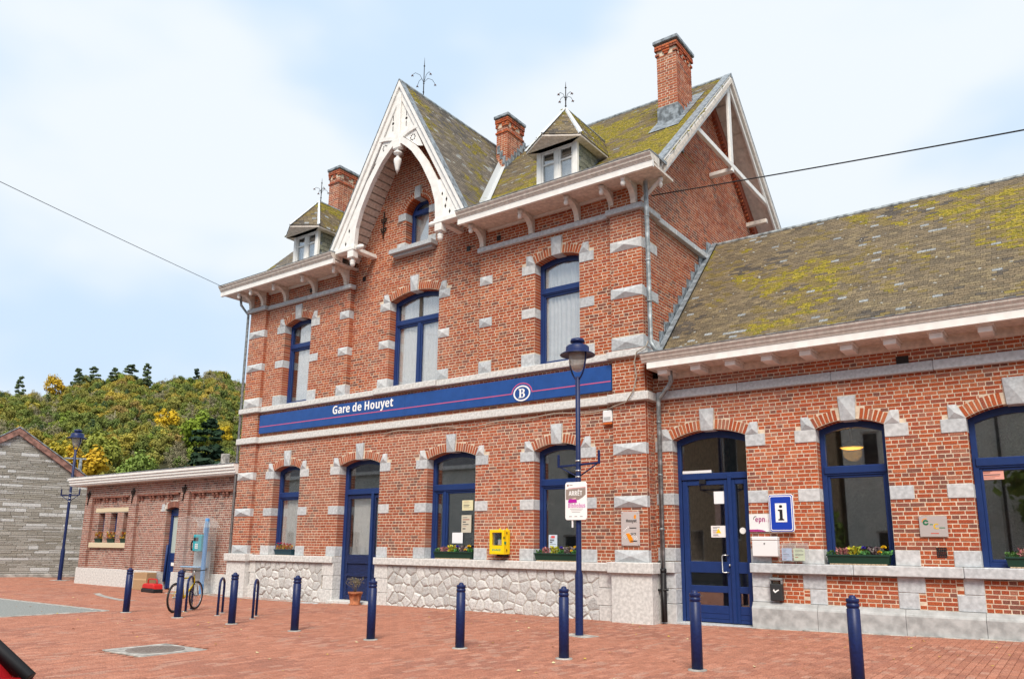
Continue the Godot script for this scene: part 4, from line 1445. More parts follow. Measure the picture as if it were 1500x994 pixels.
func end_gable(b: Node3D) -> void:
	var xe := 7.72
	var s: SurfaceTool
	# front and rear bargeboards in the plane of the verge
	var tr := Transform3D(Basis(Vector3(0, 0, -1), Vector3(0, 1, 0), Vector3(1, 0, 0)), Vector3(xe, 0, 0))
	for sg in [-1.0, 1.0]:
		var sl := 1.0 if sg < 0 else 0.864
		var ft := 10.28 if sg < 0 else 10.1
		var u_f = 4.82 + sg * (15.62 - 0.0 - ft - 0.25) / sl
		var top := Vector2(4.82, 15.66)
		s = begin()
		slab(s, PackedVector2Array([top, Vector2(u_f, ft + 0.33), Vector2(u_f, ft), Vector2(u_f - sg * 0.12, ft - 0.0), Vector2(4.82, 15.66 - 0.46)]), 0.0, 0.06, 0.01)
		slab(s, PackedVector2Array([top + Vector2(0, 0.03), Vector2(u_f, ft + 0.36), Vector2(u_f, ft + 0.2), Vector2(4.82, 15.66 - 0.16)]), 0.061, 0.12, 0.01)
		put(b, "bargeboard", s, M.white).transform = tr
		s = begin()
		slab(s, PackedVector2Array([top + Vector2(0, 0.06), Vector2(u_f, ft + 0.40), Vector2(u_f, ft + 0.375), top + Vector2(0, 0.045)]), -0.1, 0.13)
		put(b, "verge_strip", s, M.lead).transform = tr
		# boards under the overhang
		for k in 16:
			s = begin()
			var t0 := k / 16.0
			var t1 := (k + 0.9) / 16.0
			var a := Vector2(u_f, ft + 0.12).lerp(Vector2(4.82, 15.32), t0)
			var c := Vector2(u_f, ft + 0.12).lerp(Vector2(4.82, 15.32), t1)
			quad(s, Vector3(a.x, a.y, 0.0), Vector3(c.x, c.y, 0.0), Vector3(c.x, c.y, -0.66), Vector3(a.x, a.y, -0.66))
			put(b, "soffit_board", s, M.soffit).transform = tr
	# truss in the overhang
	s = begin()
	cbox(s, Vector3(xe - 0.06, 12.62, -8.05), Vector3(xe + 0.04, 12.78, -2.2), 0.012)
	put(b, "collar_beam", s, M.white)
	s = begin()
	cbox(s, Vector3(xe - 0.05, 12.78, -4.92), Vector3(xe + 0.03, 15.3, -4.70), 0.012)
	cbox(s, Vector3(xe - 0.7, 12.50, -4.90), Vector3(xe + 0.04, 12.62, -4.72), 0.012)
	put(b, "king_post", s, M.white)
	s = begin()
	cbox(s, Vector3(6.95, 12.0, -7.95), Vector3(xe, 12.14, -7.8), 0.012)
	put(b, "beam", s, M.cream)

func dormer(b: Node3D, cx: float) -> void:
	var d := node(b, "dormer", Vector3(cx, 0, 0))
	var s := begin()
	# cheeks and back
	var y0 := 10.7
	var y1 := 12.12
	for sg in [-1.0, 1.0]:
		s = begin()
		var x = sg * 0.62
		tri(s, Vector3(x, y0, 0.0), Vector3(x, y1, 0.0), Vector3(x, y1, -1.4))
		tri(s, Vector3(x, y0, 0.0), Vector3(x, y1, -1.4), Vector3(x, y0, -0.1))
		put(d, "cheek", s, M.lead)
		for r in 9:
			var yy := y0 + 0.1 + r * 0.15
			var zb := min(-(yy - 10.8), -0.05)
			for k in 7:
				var za := -0.08 - k * 0.2 - (0.1 if r % 2 else 0.0)
				if za - 0.19 < zb - 0.05: continue
				s = begin()
				box(s, Vector3(min(x, x + sg * 0.02), yy, za - 0.19), Vector3(max(x, x + sg * 0.02), yy + 0.17, za))
				var o := put(d, "slate", coloured(done(s), [Color(0.33, 0.34, 0.27), Color(0.27, 0.28, 0.23), Color(0.38, 0.38, 0.31)][rng.randi() % 3]), M.slate)
				o.rotation.z = sg * -0.0
	# white front
	s = begin()
	cbox(s, Vector3(-0.64, y0, -0.08), Vector3(-0.50, y1, 0.03), 0.01)
	cbox(s, Vector3(0.50, y0, -0.08), Vector3(0.64, y1, 0.03), 0.01)
	cbox(s, Vector3(-0.50, y1 - 0.08, -0.08), Vector3(0.50, y1, 0.025), 0.01)
	cbox(s, Vector3(-0.50, y0, -0.08), Vector3(0.50, y0 + 0.12, 0.025), 0.01)
	cbox(s, Vector3(-0.055, y0 + 0.12, -0.07), Vector3(0.055, y1 - 0.08, 0.02), 0.01)
	for sg in [-1.0, 1.0]:
		ring_frame(s, min(sg * 0.055, sg * 0.5), max(sg * 0.055, sg * 0.5), y0 + 0.12, y1 - 0.08, 0.05, -0.07, 0.0)
		cbox(s, Vector3(min(sg * 0.1, sg * 0.46), 11.66, -0.06), Vector3(max(sg * 0.1, sg * 0.46), 11.70, -0.005), 0.006)
	put(d, "window_frame", s, M.white)
	for sg in [-1.0, 1.0]: pane(d, min(sg * 0.1, sg * 0.46), max(sg * 0.1, sg * 0.46), y0 + 0.15, y1 - 0.12, -0.04)
	s = begin()
	quad(s, Vector3(-0.5, y0, -0.2), Vector3(-0.5, 11.9, -0.2), Vector3(0.5, 11.9, -0.2), Vector3(0.5, y0, -0.2))
	put(d, "blind", s, M.curtain)
	# hipped roof whose eave comes forward to a point
	var prow := Vector3(0, 12.13, 0.70)
	var er := Vector3(0.86, 12.10, 0.20)
	var el := Vector3(-0.86, 12.10, 0.20)
	var ap := Vector3(0, 13.42, -0.45)
	var rb := Vector3(0, 13.42, -2.6)
	var br := Vector3(0.86, 12.10, -1.45)
	var bl := Vector3(-0.86, 12.10, -1.45)
	s = begin()
	var dn := Vector3(0, -0.05, 0)
	quad(s, el + dn, prow + dn, er + dn, Vector3(0, 12.05, -0.2))
	quad(s, er + dn, br + dn, bl + dn, el + dn)
	for e in [[el, prow], [prow, er], [er, br], [bl, el]]: quad(s, e[0], e[1], e[1] + dn, e[0] + dn)
	put(d, "soffit", s, M.soffit)
	s = begin()
	tri(s, el, prow, ap); tri(s, prow, er, ap)
	quad(s, er, br, rb, ap); quad(s, el, ap, rb, bl)
	put(d, "roof_deck", s, plain(Color(0.16, 0.14, 0.11), 0.9))
	for f in [[prow, er, ap, 0.12], [el, prow, ap, 0.12]]:
		var u: Vector3 = (f[1] - f[0])
		var wl := u.length()
		u = u.normalized()
		var hh: Vector3 = f[2] - f[0]
		var along := hh.dot(u)
		var vdir := (hh - u * along).normalized()
		var ht := (hh - u * along).length()
		slates(d, slope(f[0], u, vdir), 0.0, ht, func(v): return along * v / ht, func(v): return lerpf(wl, along, v / ht), "mossy", f[3], 0, 0.1, 0.16)
	var u2 := (br - er).normalized()
	var vdir2 := (rb - br) - u2 * (rb - br).dot(u2)
	var ht2 := vdir2.length()
	slates(d, slope(er, u2, vdir2), 0.0, ht2, func(v): return 0.65 * v / ht2, func(v): return 1.65 + 1.15 * v / ht2, "mossy", 0.14, 0, 0.1, 0.16)
	slates(d, slope(bl, -u2, Vector3(-vdir2.x, vdir2.y, vdir2.z)), 0.0, ht2, func(v): return -1.15 * v / ht2, func(v): return 1.65 - 0.65 * v / ht2, "grey", 0.1, 0, 0.1, 0.16)
	# lead hips
	for e in [prow, er, el]:
		s = begin()
		var dirv: Vector3 = (ap - e)
		var sd := dirv.cross(Vector3(0, 0.6, 1)).normalized() * 0.075
		var lift := Vector3(0, 0.03, 0.03)
		quad(s, e + sd + lift, e - sd + lift, ap - sd * 0.6 + lift, ap + sd * 0.6 + lift)
		tube(s, [e + lift * 0.8, ap + lift * 0.8], 0.03, 6)
		put(d, "hip_lead", s, plain(Color(0.60, 0.64, 0.68), 0.5))
	s = begin()
	tube(s, [ap, rb], 0.05, 6)
	put(d, "ridge_cap", s, M.zinc)

# ---------------------------------------------------------------- the low wing on the right
func wing() -> void:
	var b := thing("station_wing", "low brick wing with mossy slate roof and blue double door", "building")
	var zf := -0.32
	var rows := [[3.765, 4.022], [2.565, 2.822], [1.34, 1.622]]
	var x1 := 20.6
	var dr := opening(8.445, 0.845, -0.1, 4.022, 0.18, rows)
	var wb := opening(11.395, 0.645, 1.33, 4.022, 0.15, rows)
	var wc := opening(14.23, 0.80, 1.33, 4.022, 0.20, rows)
	var wd := opening(17.1, 0.645, 1.33, 4.022, 0.15, rows)
	var bl := []
	for o in [dr, wb, wc, wd]: bl.append_array(blocks_of(o))
	var xf := Transform3D(Basis(), Vector3(0, 0, zf))
	brick_wall(b, xf, {"y0": 1.33, "y1": 5.5, "lo": 7.1, "hi": x1, "blocks": bl, "tone": "wing", "phase": 0.022}, 300)
	for o in [dr, wb, wc, wd]: trim(b, o, zf, M.stone, "wing")
	# base: brick panels between stones over a course of large blocks
	var low := [["r", 7.6, 9.29, -0.2, 1.4, true]]
	for q in [[9.29, 9.82], [10.32, 10.76], [12.04, 12.5], [13.0, 13.43], [15.03, 15.5]]: low.append(["r", q[0], q[1], 0.5, 1.2, false])
	low.append(["r", 7.0, 7.61, 0.0, 1.2, false])
	brick_wall(b, xf, {"y0": 0.55, "y1": 1.14, "lo": 7.1, "hi": x1, "blocks": low, "tone": "wing"}, 40)
	for q in [[9.29, 9.82], [10.32, 10.76], [12.04, 12.5], [13.0, 13.43], [15.03, 15.5]]:
		var k := 0
		for r in [[0.565, 0.85], [0.857, 1.14]]:
			var e := 0.0 if (k + int(q[0])) % 2 else 0.12
			stone(b, "quoin_stone", Vector3(q[0] + (0.0 if q[0] in [9.29, 12.04, 15.03] else e), r[0], zf - 0.28), Vector3(q[1] - (e if q[0] in [9.29, 12.04, 15.03] else 0.0), r[1], zf + 0.012), M.stone)
			if e > 0.0:
				var fx: float = q[1] - e if q[0] in [9.29, 12.04, 15.03] else q[0]
				var o := put(b, "brick", brick_variants("wing")[0][1], M.brick)
				o.transform = Transform3D(Basis.from_scale(Vector3(e - 0.01, 0.06, 0.09)), Vector3(fx + e / 2, (r[0] + r[1]) / 2 - 0.1, zf - 0.05))
				for j in 3:
					o = put(b, "brick", brick_variants("wing")[j % 3][1], M.brick)
					o.transform = Transform3D(Basis.from_scale(Vector3(e - 0.01, 0.058, 0.09)), Vector3(fx + e / 2, r[0] + 0.033 + [0.0, 0.134, 0.2][j], zf - 0.05))
			k += 1
	var s := begin()
	box(s, Vector3(9.3, 0.5, zf - 0.3), Vector3(x1, 1.15, zf - 0.1))
	put(b, "wall", s, M.mortar)
	var cuts := [9.295, 10.59, 12.15, 13.42, 14.85, 16.2, 17.7, 19.1, x1]
	for k in 8:
		s = begin()
		var p := PackedVector2Array([Vector2(zf - 0.3, -0.25), Vector2(zf + 0.14, -0.25), Vector2(zf + 0.14, 0.44), Vector2(zf + 0.125, 0.47), Vector2(zf + 0.10, 0.49), Vector2(zf + 0.06, 0.56), Vector2(zf - 0.3, 0.56)])
		moulding(s, p, cuts[k] + 0.004, cuts[k + 1] - 0.004)
		put(b, "plinth_stone", s, M.stone_dark)
	string_run(b, 9.285, x1, 1.14, 1.335, zf - 0.3, zf + 0.13, M.stone, "sill_stone", 1.9)
	string_run(b, 7.29, 7.605, 1.08, 1.32, zf - 0.3, zf + 0.12, M.stone, "sill_stone")
	for r in [[-0.2, 0.42], [0.43, 0.74], [0.75, 1.075]]: stone(b, "plinth_stone", Vector3(7.28, r[0], zf - 0.28), Vector3(7.60, r[1], zf + 0.05), M.stone)
	string_run(b, 7.28, x1, 4.96, 5.155, zf - 0.05, zf + 0.10, M.stone)
	stone(b, "doorstep", Vector3(7.6, -0.15, zf - 0.5), Vector3(9.3, 0.055, zf + 0.06), M.stone)
	# cornice
	s = begin()
	moulding(s, PackedVector2Array([Vector2(zf - 0.2, 5.43), Vector2(zf + 0.03, 5.43), Vector2(zf + 0.06, 5.47), Vector2(zf + 0.06, 5.595), Vector2(0.32, 5.60), Vector2(0.32, 5.66), Vector2(zf - 0.2, 5.66)]), 7.32, x1)
	put(b, "soffit", s, M.soffit)
	var k := 0
	while 7.66 + k * 0.784 < x1 - 0.3:
		var x := 7.66 + k * 0.784
		s = begin()
		cbox(s, Vector3(x - 0.115, 5.45, zf + 0.05), Vector3(x + 0.115, 5.563, 0.24), 0.012)
		put(b, "modillion", s, M.white)
		s = begin()
		cbox(s, Vector3(x - 0.145, 5.564, zf + 0.05), Vector3(x + 0.145, 5.601, 0.275), 0.008)
		put(b, "modillion_cap", s, M.white)
		k += 1
	s = begin()
	moulding(s, PackedVector2Array([Vector2(0.30, 5.585), Vector2(0.40, 5.585), Vector2(0.40, 5.73), Vector2(0.30, 5.73)]), 7.36, x1)
	put(b, "fascia_board", s, M.white)
	s = begin()
	moulding(s, PackedVector2Array([Vector2(-0.3, 5.735), Vector2(0.41, 5.735), Vector2(0.42, 5.76), Vector2(0.45, 5.80), Vector2(0.46, 5.83), Vector2(0.50, 5.88), Vector2(0.51, 5.925), Vector2(-0.3, 5.925)]), 7.24, x1)
	put(b, "crown_moulding", s, M.cream)
	s = begin()
	moulding(s, PackedVector2Array([Vector2(-0.5, 5.927), Vector2(0.525, 5.927), Vector2(0.525, 5.94), Vector2(-0.5, 5.99)]), 7.22, x1)
	put(b, "gutter", s, M.lead)
	# roof
	s = begin()
	moulding(s, PackedVector2Array([Vector2(-0.5, 5.92), Vector2(-4.68, 10.24), Vector2(-9.2, 5.6), Vector2(-9.2, 5.4), Vector2(-4.68, 10.05), Vector2(-0.5, 5.75)]), 7.07, x1)
	put(b, "roof_deck", s, M.soffit)
	var rf := slope(Vector3(0, 5.95, -0.52), Vector3(1, 0, 0), Vector3(0, 1.04, -1))
	slates(b, rf, 0.0, 6.0, 7.1, x1, "mossy", 0.03, 200, 0.095, 0.19)
	s = begin()
	tube(s, [Vector3(7.1, 10.27, -4.68), Vector3(x1, 10.27, -4.68)], 0.075, 8)
	put(b, "ridge_cap", s, M.zinc)
	# stepped flashing against the end wall
	for j in 13:
		s = begin()
		var t := j / 13.0
		var p := Vector3(7.075, lerpf(6.05, 10.1, t), lerpf(-0.6, -4.5, t))
		slab(s, PackedVector2Array([Vector2(-p.z, p.y - 0.1), Vector2(-p.z + 0.33, p.y + 0.24), Vector2(-p.z + 0.33, p.y + 0.52), Vector2(-p.z, p.y + 0.46)]), 0, 0.02)
		put(b, "flashing", s, M.lead).transform = Transform3D(Basis(Vector3(0, 0, -1), Vector3(0, 1, 0), Vector3(1, 0, 0)), Vector3(7.07, 0, 0))
	s = begin()
	quad(s, Vector3(7.1, 6.0, -0.5), Vector3(7.25, 6.0, -0.5), Vector3(7.25, 10.28, -4.62), Vector3(7.1, 10.28, -4.62))
	var fl := put(b, "flashing", s, M.lead)
	fl.position = Vector3(0, 0.045, 0.03)
	# hidden sides and room
	s = begin()
	box(s, Vector3(x1 - 0.3, -0.2, -9.0), Vector3(x1, 5.6, zf - 0.01))
	box(s, Vector3(7.07, -0.2, -9.0), Vector3(x1 - 0.3, 5.6, -8.7))
	slab(s, PackedVector2Array([Vector2(0, 0), Vector2(0.01, 0), Vector2(0.01, 0.01)]), 0, 0.01)
	put(b, "wall", s, plain(Color(0.42, 0.13, 0.08), 0.9))
	s = begin()
	slab(s, PackedVector2Array([Vector2(0.4, 5.5), Vector2(9.0, 5.5), Vector2(4.68, 10.1)]), 0, 0.3)
	put(b, "wall", s, plain(Color(0.42, 0.13, 0.08), 0.9)).transform = Transform3D(Basis(Vector3(0, 0, -1), Vector3(0, 1, 0), Vector3(1, 0, 0)), Vector3(x1 - 0.3, 0, 0))
	s = begin()
	box(s, Vector3(7.1, 0.0, -8.7), Vector3(x1 - 0.3, 0.05, zf - 0.31))
	box(s, Vector3(7.1, 4.9, -8.7), Vector3(x1 - 0.3, 5.1, zf - 0.31))
	put(b, "floor_slab", s, M.room_floor)
	s = begin()
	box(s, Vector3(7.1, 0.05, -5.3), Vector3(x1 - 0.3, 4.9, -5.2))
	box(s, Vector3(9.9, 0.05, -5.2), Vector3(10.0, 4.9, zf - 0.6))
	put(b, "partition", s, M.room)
	# lamp hanging in the second room
	s = begin(true)
	lathe(s, [Vector2(0.01, 0.9), Vector2(0.02, 0.16), Vector2(0.10, 0.14), Vector2(0.24, 0.02), Vector2(0.25, 0.0)], Vector3(10.92, 3.88, -2.6), 20)
	put(b, "pendant_lamp", s, plain(Color(0.6, 0.6, 0.58)))
	s = begin(true)
	lathe(s, [Vector2(0.235, 0.0), Vector2(0.2, -0.025), Vector2(0.0, -0.035)], Vector3(10.92, 3.88, -2.6), 20)
	var em := mat(Color(0.9, 0.6, 0.2), 0.5)
	em.emission_enabled = true
	em.emission = Color(1.0, 0.72, 0.25)
	em.emission_energy_multiplier = 0.7
	put(b, "lamp_diffuser", s, em)
	var lp := OmniLight3D.new()
	lp.name = "lamp_light"
	lp.light_color = Color(1.0, 0.75, 0.4)
	lp.light_energy = 0.1
	lp.light_size = 0.2
	lp.omni_range = 9.0
	lp.omni_attenuation = 2.0
	lp.shadow_enabled = true
	lp.position = Vector3(10.92, 3.78, -2.6)
	b.add_child(lp)
	# windows
	window(b, wb, zf, [3.12, 3.28], [[10.85, 11.94]], M.blue)
	window(b, wd, zf, [3.12, 3.28], [[16.555, 17.645]], M.blue)
	var w := window(b, wc, zf, [3.14, 3.30], [[13.53, 14.93]], M.blue)
	notice(w, Vector3(13.72, 3.02, zf - 0.30), 0.36, 0.24, Color(0.72, 0.35, 0.28), 4)
	# double door
	var d := node(b, "door")
	var z1 := zf - 0.25
	var z0 := zf - 0.34
	s = begin()
	cbox(s, Vector3(7.6, 0.05, z0), Vector3(7.68, 4.02, z1), 0.008)
	cbox(s, Vector3(9.21, 0.05, z0), Vector3(9.29, 4.02, z1), 0.008)
	cbox(s, Vector3(7.68, 3.12, z0), Vector3(9.21, 3.26, z1 + 0.02), 0.012)
	var rr := arch_circle(dr.a, dr.rise)
	var up := PackedVector2Array()
	var dn := PackedVector2Array()
	for j in 15:
		var u := lerpf(7.6, 9.29, j / 14.0)
		var y: float = dr.vs + dr.rise - rr + sqrt(rr * rr - pow(u - dr.c, 2))
		up.append(Vector2(u, y + 0.004))
		dn.append(Vector2(u, y - 0.15))
	band(s, up, dn, z0 + 0.002, z1 - 0.004)
	put(d, "frame", s, M.blue)
	s = begin()
	for dz in [0.03, 0.027, 0.024, 0.021, 0.018, 0.015]:
		for j in 14: quad(s, Vector3(dn[j].x, 3.25, z0 + dz), Vector3(dn[j].x, dn[j].y + 0.01, z0 + dz), Vector3(dn[j + 1].x, dn[j + 1].y + 0.01, z0 + dz), Vector3(dn[j + 1].x, 3.25, z0 + dz))
	put(d, "pane", s, M.glass)
	for lf in [[7.69, 8.78, 0.12], [8.82, 9.20, 0.09]]:
		s = begin()
		var a: float = lf[0]
		var c: float = lf[1]
		var t: float = lf[2]
		cbox(s, Vector3(a, 0.07, z0), Vector3(a + t, 3.11, z1 - 0.01), 0.008)
		cbox(s, Vector3(c - t, 0.07, z0), Vector3(c, 3.11, z1 - 0.01), 0.008)
		for q in [[0.07, 0.42], [0.69, 0.83], [1.10, 1.34], [3.0, 3.11]]: cbox(s, Vector3(a + t, q[0], z0 + 0.002), Vector3(c - t, q[1], z1 - 0.014), 0.008)
		for q in [[0.15, 0.17], [0.26, 0.28]]: cbox(s, Vector3(a + t, q[0], z1 - 0.012), Vector3(c - t, q[1], z1 - 0.004), 0.003)
		put(d, "leaf", s, M.blue)
		for q in [[0.41, 0.70], [0.82, 1.11], [1.33, 3.01]]: pane(d, a + t - 0.01, c - t + 0.01, q[0], q[1], z0 + 0.035)
	s = begin()
	cbox(s, Vector3(8.755, 0.07, z1 - 0.009), Vector3(8.845, 3.2, z1 + 0.04), 0.015)
	put(d, "cover_strip", s, M.blue)
	s = begin(true)
	tube(s, [Vector3(8.71, 1.12, z1), Vector3(8.71, 1.12, z1 + 0.08), Vector3(8.62, 1.12, z1 + 0.1), Vector3(8.60, 1.14, z1 + 0.1), Vector3(8.60, 1.46, z1 + 0.1), Vector3(8.62, 1.48, z1 + 0.1), Vector3(8.71, 1.48, z1 + 0.08), Vector3(8.71, 1.48, z1)], 0.014, 8)
	lathe(s, [Vector2(0.0, 0.02), Vector2(0.02, 0.02), Vector2(0.02, -0.02), Vector2(0, -0.02)], Vector3(8.73, 1.27, z1 + 0.01), 8)
	put(d, "handle", s, M.steel)
	s = begin()
	box(s, Vector3(8.13, 3.03, z1), Vector3(8.27, 3.12, z1 + 0.07))
	put(d, "motion_sensor", s, M.black)
	s = begin()
	box(s, Vector3(7.72, 3.27, z1 - 0.01), Vector3(8.4, 3.33, z1 + 0.01))
	put(d, "ledge", s, M.plastic_white)
	notice(d, Vector3(8.54, 2.72, z1 - 0.045), 0.25, 0.27, Color(0.8, 0.82, 0.84), 0)
	notice(d, Vector3(8.49, 1.985, z1 - 0.045), 0.34, 0.25, Color(0.78, 0.76, 0.74), 5)
	s = begin()
	slab(s, PackedVector2Array([Vector2(8.43, 1.95), Vector2(8.55, 1.95), Vector2(8.49, 2.05)]), z1 - 0.044, z1 - 0.041)
	put(d, "warning_mark", s, M.yellow)
	s = begin()
	slab(s, arc_pts(Vector2(9.03, 2.0), 0.068, 0, TAU * 0.97, 20), z1 - 0.05, z1 - 0.045)
	put(d, "sticker", s, M.paper)
	# pipe from the gutter down beside the pilaster
	s = begin(true)
	tube(s, [Vector3(7.75, 5.6, 0.02), Vector3(7.75, 5.32, -0.02), Vector3(7.68, 5.24, -0.06), Vector3(7.42, 4.98, -0.10), Vector3(7.38, 4.88, -0.12), Vector3(7.38, 1.16, -0.12)], 0.052, 10)
	for y in [4.4, 3.2, 2.0]: tube(s, [Vector3(7.38, y, -0.12), Vector3(7.38, y + 0.05, -0.12)], 0.062, 10)
	put(b, "downpipe", s, M.zinc)
	s = begin(true)
	tube(s, [Vector3(7.38, 1.18, -0.12), Vector3(7.38, 0.05, -0.12)], 0.066, 10)
	tube(s, [Vector3(7.38, 1.18, -0.12), Vector3(7.38, 1.10, -0.12)], 0.075, 10)
	box(s, Vector3(7.26, 0.7, -0.2), Vector3(7.46, 0.74, -0.06))
	put(b, "pipe_boot", s, M.black)
	# airbrick
	s = begin()
	for j in 6:
		cbox(s, Vector3(12.74 + j * 0.03, 1.5, zf - 0.02), Vector3(12.755 + j * 0.03, 1.68, zf + 0.012), 0.002)
		cbox(s, Vector3(12.74, 1.5 + j * 0.033, zf - 0.02), Vector3(12.905, 1.515 + j * 0.033, zf + 0.01), 0.002)
	put(b, "vent", s, M.black)
	s = begin()
	box(s, Vector3(12.36, 5.17, zf - 0.02), Vector3(12.58, 5.32, zf + 0.012))
	put(b, "vent", s, M.iron)

# ---------------------------------------------------------------- the flat-roofed annex on the left
func annex() -> void:
	var b := thing("station_annex", "long low brick annex with white eaves left of the tall station block", "building")
	var zf := -0.30
	var bl := [["r", -18.28, -17.79, 1.6, 2.83, true], ["r", -17.31, -16.78, 1.6, 2.83, true], ["r", -16.29, -15.86, 1.6, 2.83, true],
		["r", -18.56, -15.76, 2.83, 3.0, false], ["r", -18.7, -15.72, 1.4, 1.6, false], ["r", -13.15, -12.21, -0.1, 2.84, true], ["a", -12.68, 0.47, 2.84, 0.10, 0.24], ["r", -13.5, -13.3, 2.78, 3.07, false]]
	brick_wall(b, Transform3D(Basis(), Vector3(0, 0, zf)), {"y0": 0.55, "y1": 3.95, "lo": -19.3, "hi": -8.15, "blocks": bl, "tone": "annex", "mortar": M.mortar_grey}, 120)
	var s: SurfaceTool
	for p in [[-19.35, -18.78], [-15.74, -15.2], [-12.12, -11.56]]:
		brick_wall(b, Transform3D(Basis(), Vector3(0, 0, zf + 0.12)), {"y0": 0.55, "y1": 3.95, "lo": p[0], "hi": p[1], "end_lo": true, "end_hi": true, "depth": 0.13, "tone": "annex", "mortar": M.mortar_grey}, 30)
	brick_wall(b, Transform3D(Basis(), Vector3(0, 0, zf + 0.11)), {"y0": 3.47, "y1": 3.95, "lo": -18.78, "hi": -8.15, "depth": 0.12, "tone": "annex", "mortar": M.mortar_grey, "blocks": [["r", -15.74, -15.2, 0, 5, false], ["r", -12.12, -11.56, 0, 5, false]]}, 10)
	var vs := brick_variants("annex")
	var x := -18.7
	while x < -8.4:
		if not (x > -15.85 and x < -15.15) and not (x > -12.22 and x < -11.5):
			for r in 3:
				if r > 0 and int(x * 10) % 3 == 0: continue
				var o := put(b, "dentil_brick", vs[rng.randi() % 4][1], M.brick)
				o.transform = Transform3D(Basis.from_scale(Vector3(0.11 if r > 0 else 0.2, 0.066, 0.12)), Vector3(x, 3.44 - r * 0.08, zf + 0.06 - r * 0.03))
		x += 0.21
	# plinth
	for q in [[-19.42, -17.9], [-17.9, -16.45], [-16.45, -14.9], [-14.9, -13.16], [-12.2, -10.6], [-10.6, -8.3]]:
		stone(b, "plinth_stone", Vector3(q[0] + 0.003, -0.3, zf - 0.3), Vector3(q[1] - 0.003, 0.58, zf + 0.16), M.stone_light)
	var sand := plain(Color(0.60, 0.52, 0.37), 0.9)
	stone(b, "lintel", Vector3(-18.56, 2.83, zf - 0.25), Vector3(-15.76, 3.0, zf + 0.02), sand)
	stone(b, "sill_stone", Vector3(-18.7, 1.4, zf - 0.25), Vector3(-15.72, 1.6, zf + 0.10), sand)
	stone(b, "springer_stone", Vector3(-13.5, 2.78, zf - 0.2), Vector3(-13.3, 3.07, zf + 0.015), M.stone)
	var n := 12
	for k in n:
		var u := lerpf(-13.12, -12.24, (k + 0.5) / n)
		var o := put(b, "arch_brick", vs[rng.randi() % 4][1], M.brick)
		o.transform = Transform3D(Basis(Vector3(0, 0, 1), -(u + 12.68) * 0.22) * Basis.from_scale(Vector3(0.066, 0.235, 0.25)), Vector3(u, 3.05 - pow(u + 12.68, 2) * 0.4, zf - 0.12))
	for q in [[-18.28, -17.79], [-17.31, -16.78], [-16.29, -15.86]]:
		var w := node(b, "window")
		s = begin()
		ring_frame(s, q[0], q[1], 1.6, 2.83, 0.07, zf - 0.3, zf - 0.22)
		put(w, "frame", s, M.blue)
		pane(w, q[0] + 0.05, q[1] - 0.05, 1.65, 2.78, zf - 0.27)
	var d := node(b, "door")
	s = begin()
	cbox(s, Vector3(-13.15, -0.05, zf - 0.3), Vector3(-13.03, 2.9, zf - 0.2), 0.008)
	cbox(s, Vector3(-12.33, -0.05, zf - 0.3), Vector3(-12.21, 2.9, zf - 0.2), 0.008)
	cbox(s, Vector3(-13.03, 2.62, zf - 0.3), Vector3(-12.33, 2.95, zf - 0.2), 0.008)
	put(d, "frame", s, M.blue)
	s = begin()
	cbox(s, Vector3(-13.03, -0.04, zf - 0.29), Vector3(-12.33, 1.25, zf - 0.23), 0.01)
	for y in [0.12, 0.55, 0.98]: cbox(s, Vector3(-12.98, y, zf - 0.228), Vector3(-12.38, y + 0.06, zf - 0.215), 0.006)
	put(d, "leaf", s, M.blue)
	pane(d, -13.03, -12.33, 1.25, 2.62, zf - 0.26, plain(Color(0.42, 0.50, 0.48), 0.35))
	s = begin()
	box(s, Vector3(-12.84, 0.78, zf - 0.212), Vector3(-12.55, 0.90, zf - 0.20))
	put(d, "nameplate", s, M.paper)
	s = begin(true)
	tube(s, [Vector3(-13.1, 1.55, zf - 0.15), Vector3(-13.1, 0.2, zf - 0.12)], 0.045, 8)
	put(d, "closer_pipe", s, M.blue)
	# eaves and roof
	s = begin()
	moulding(s, PackedVector2Array([Vector2(-6.0, 3.95), Vector2(0.18, 3.95), Vector2(0.18, 4.0), Vector2(0.22, 4.0), Vector2(0.22, 4.09), Vector2(0.26, 4.1), Vector2(0.26, 4.19), Vector2(0.3, 4.2), Vector2(0.3, 4.30), Vector2(-6.0, 4.30)]), -20.1, -8.22)
	put(b, "eaves", s, M.white)
	s = begin()
	moulding(s, PackedVector2Array([Vector2(-6.1, 4.302), Vector2(0.32, 4.302), Vector2(0.32, 4.32), Vector2(-6.1, 4.40)]), -20.12, -8.21)
	put(b, "roof", s, M.lead)
	s = begin()
	box(s, Vector3(-19.3, -0.2, -5.8), Vector3(-19.0, 3.95, zf - 0.31))
	box(s, Vector3(-19.0, -0.2, -5.8), Vector3(-8.2, 3.95, -5.5))
	box(s, Vector3(-19.0, -0.2, -5.5), Vector3(-8.2, 0.0, zf - 0.31))
	put(b, "wall", s, plain(Color(0.30, 0.14, 0.10), 0.9))
	for tx in [-19.05, -15.47, -11.84]:
		s = begin(true)
		tube(s, [Vector3(tx - 0.05, 3.15, zf + 0.15), Vector3(tx + 0.04, 3.75, zf + 0.15)], 0.022, 6)
		for sg in [-1.0, 1.0]:
			var pth := []
			for k in 8:
				var a := k / 7.0 * 4.2
				pth.append(Vector3(tx + sg * (0.02 + 0.10 * sin(a * 0.75)), 3.58 - 0.13 * cos(a) * (1 - k / 11.0), zf + 0.15))
			tube(s, pth, 0.02, 5)
		put(b, "wall_tie", s, M.iron)

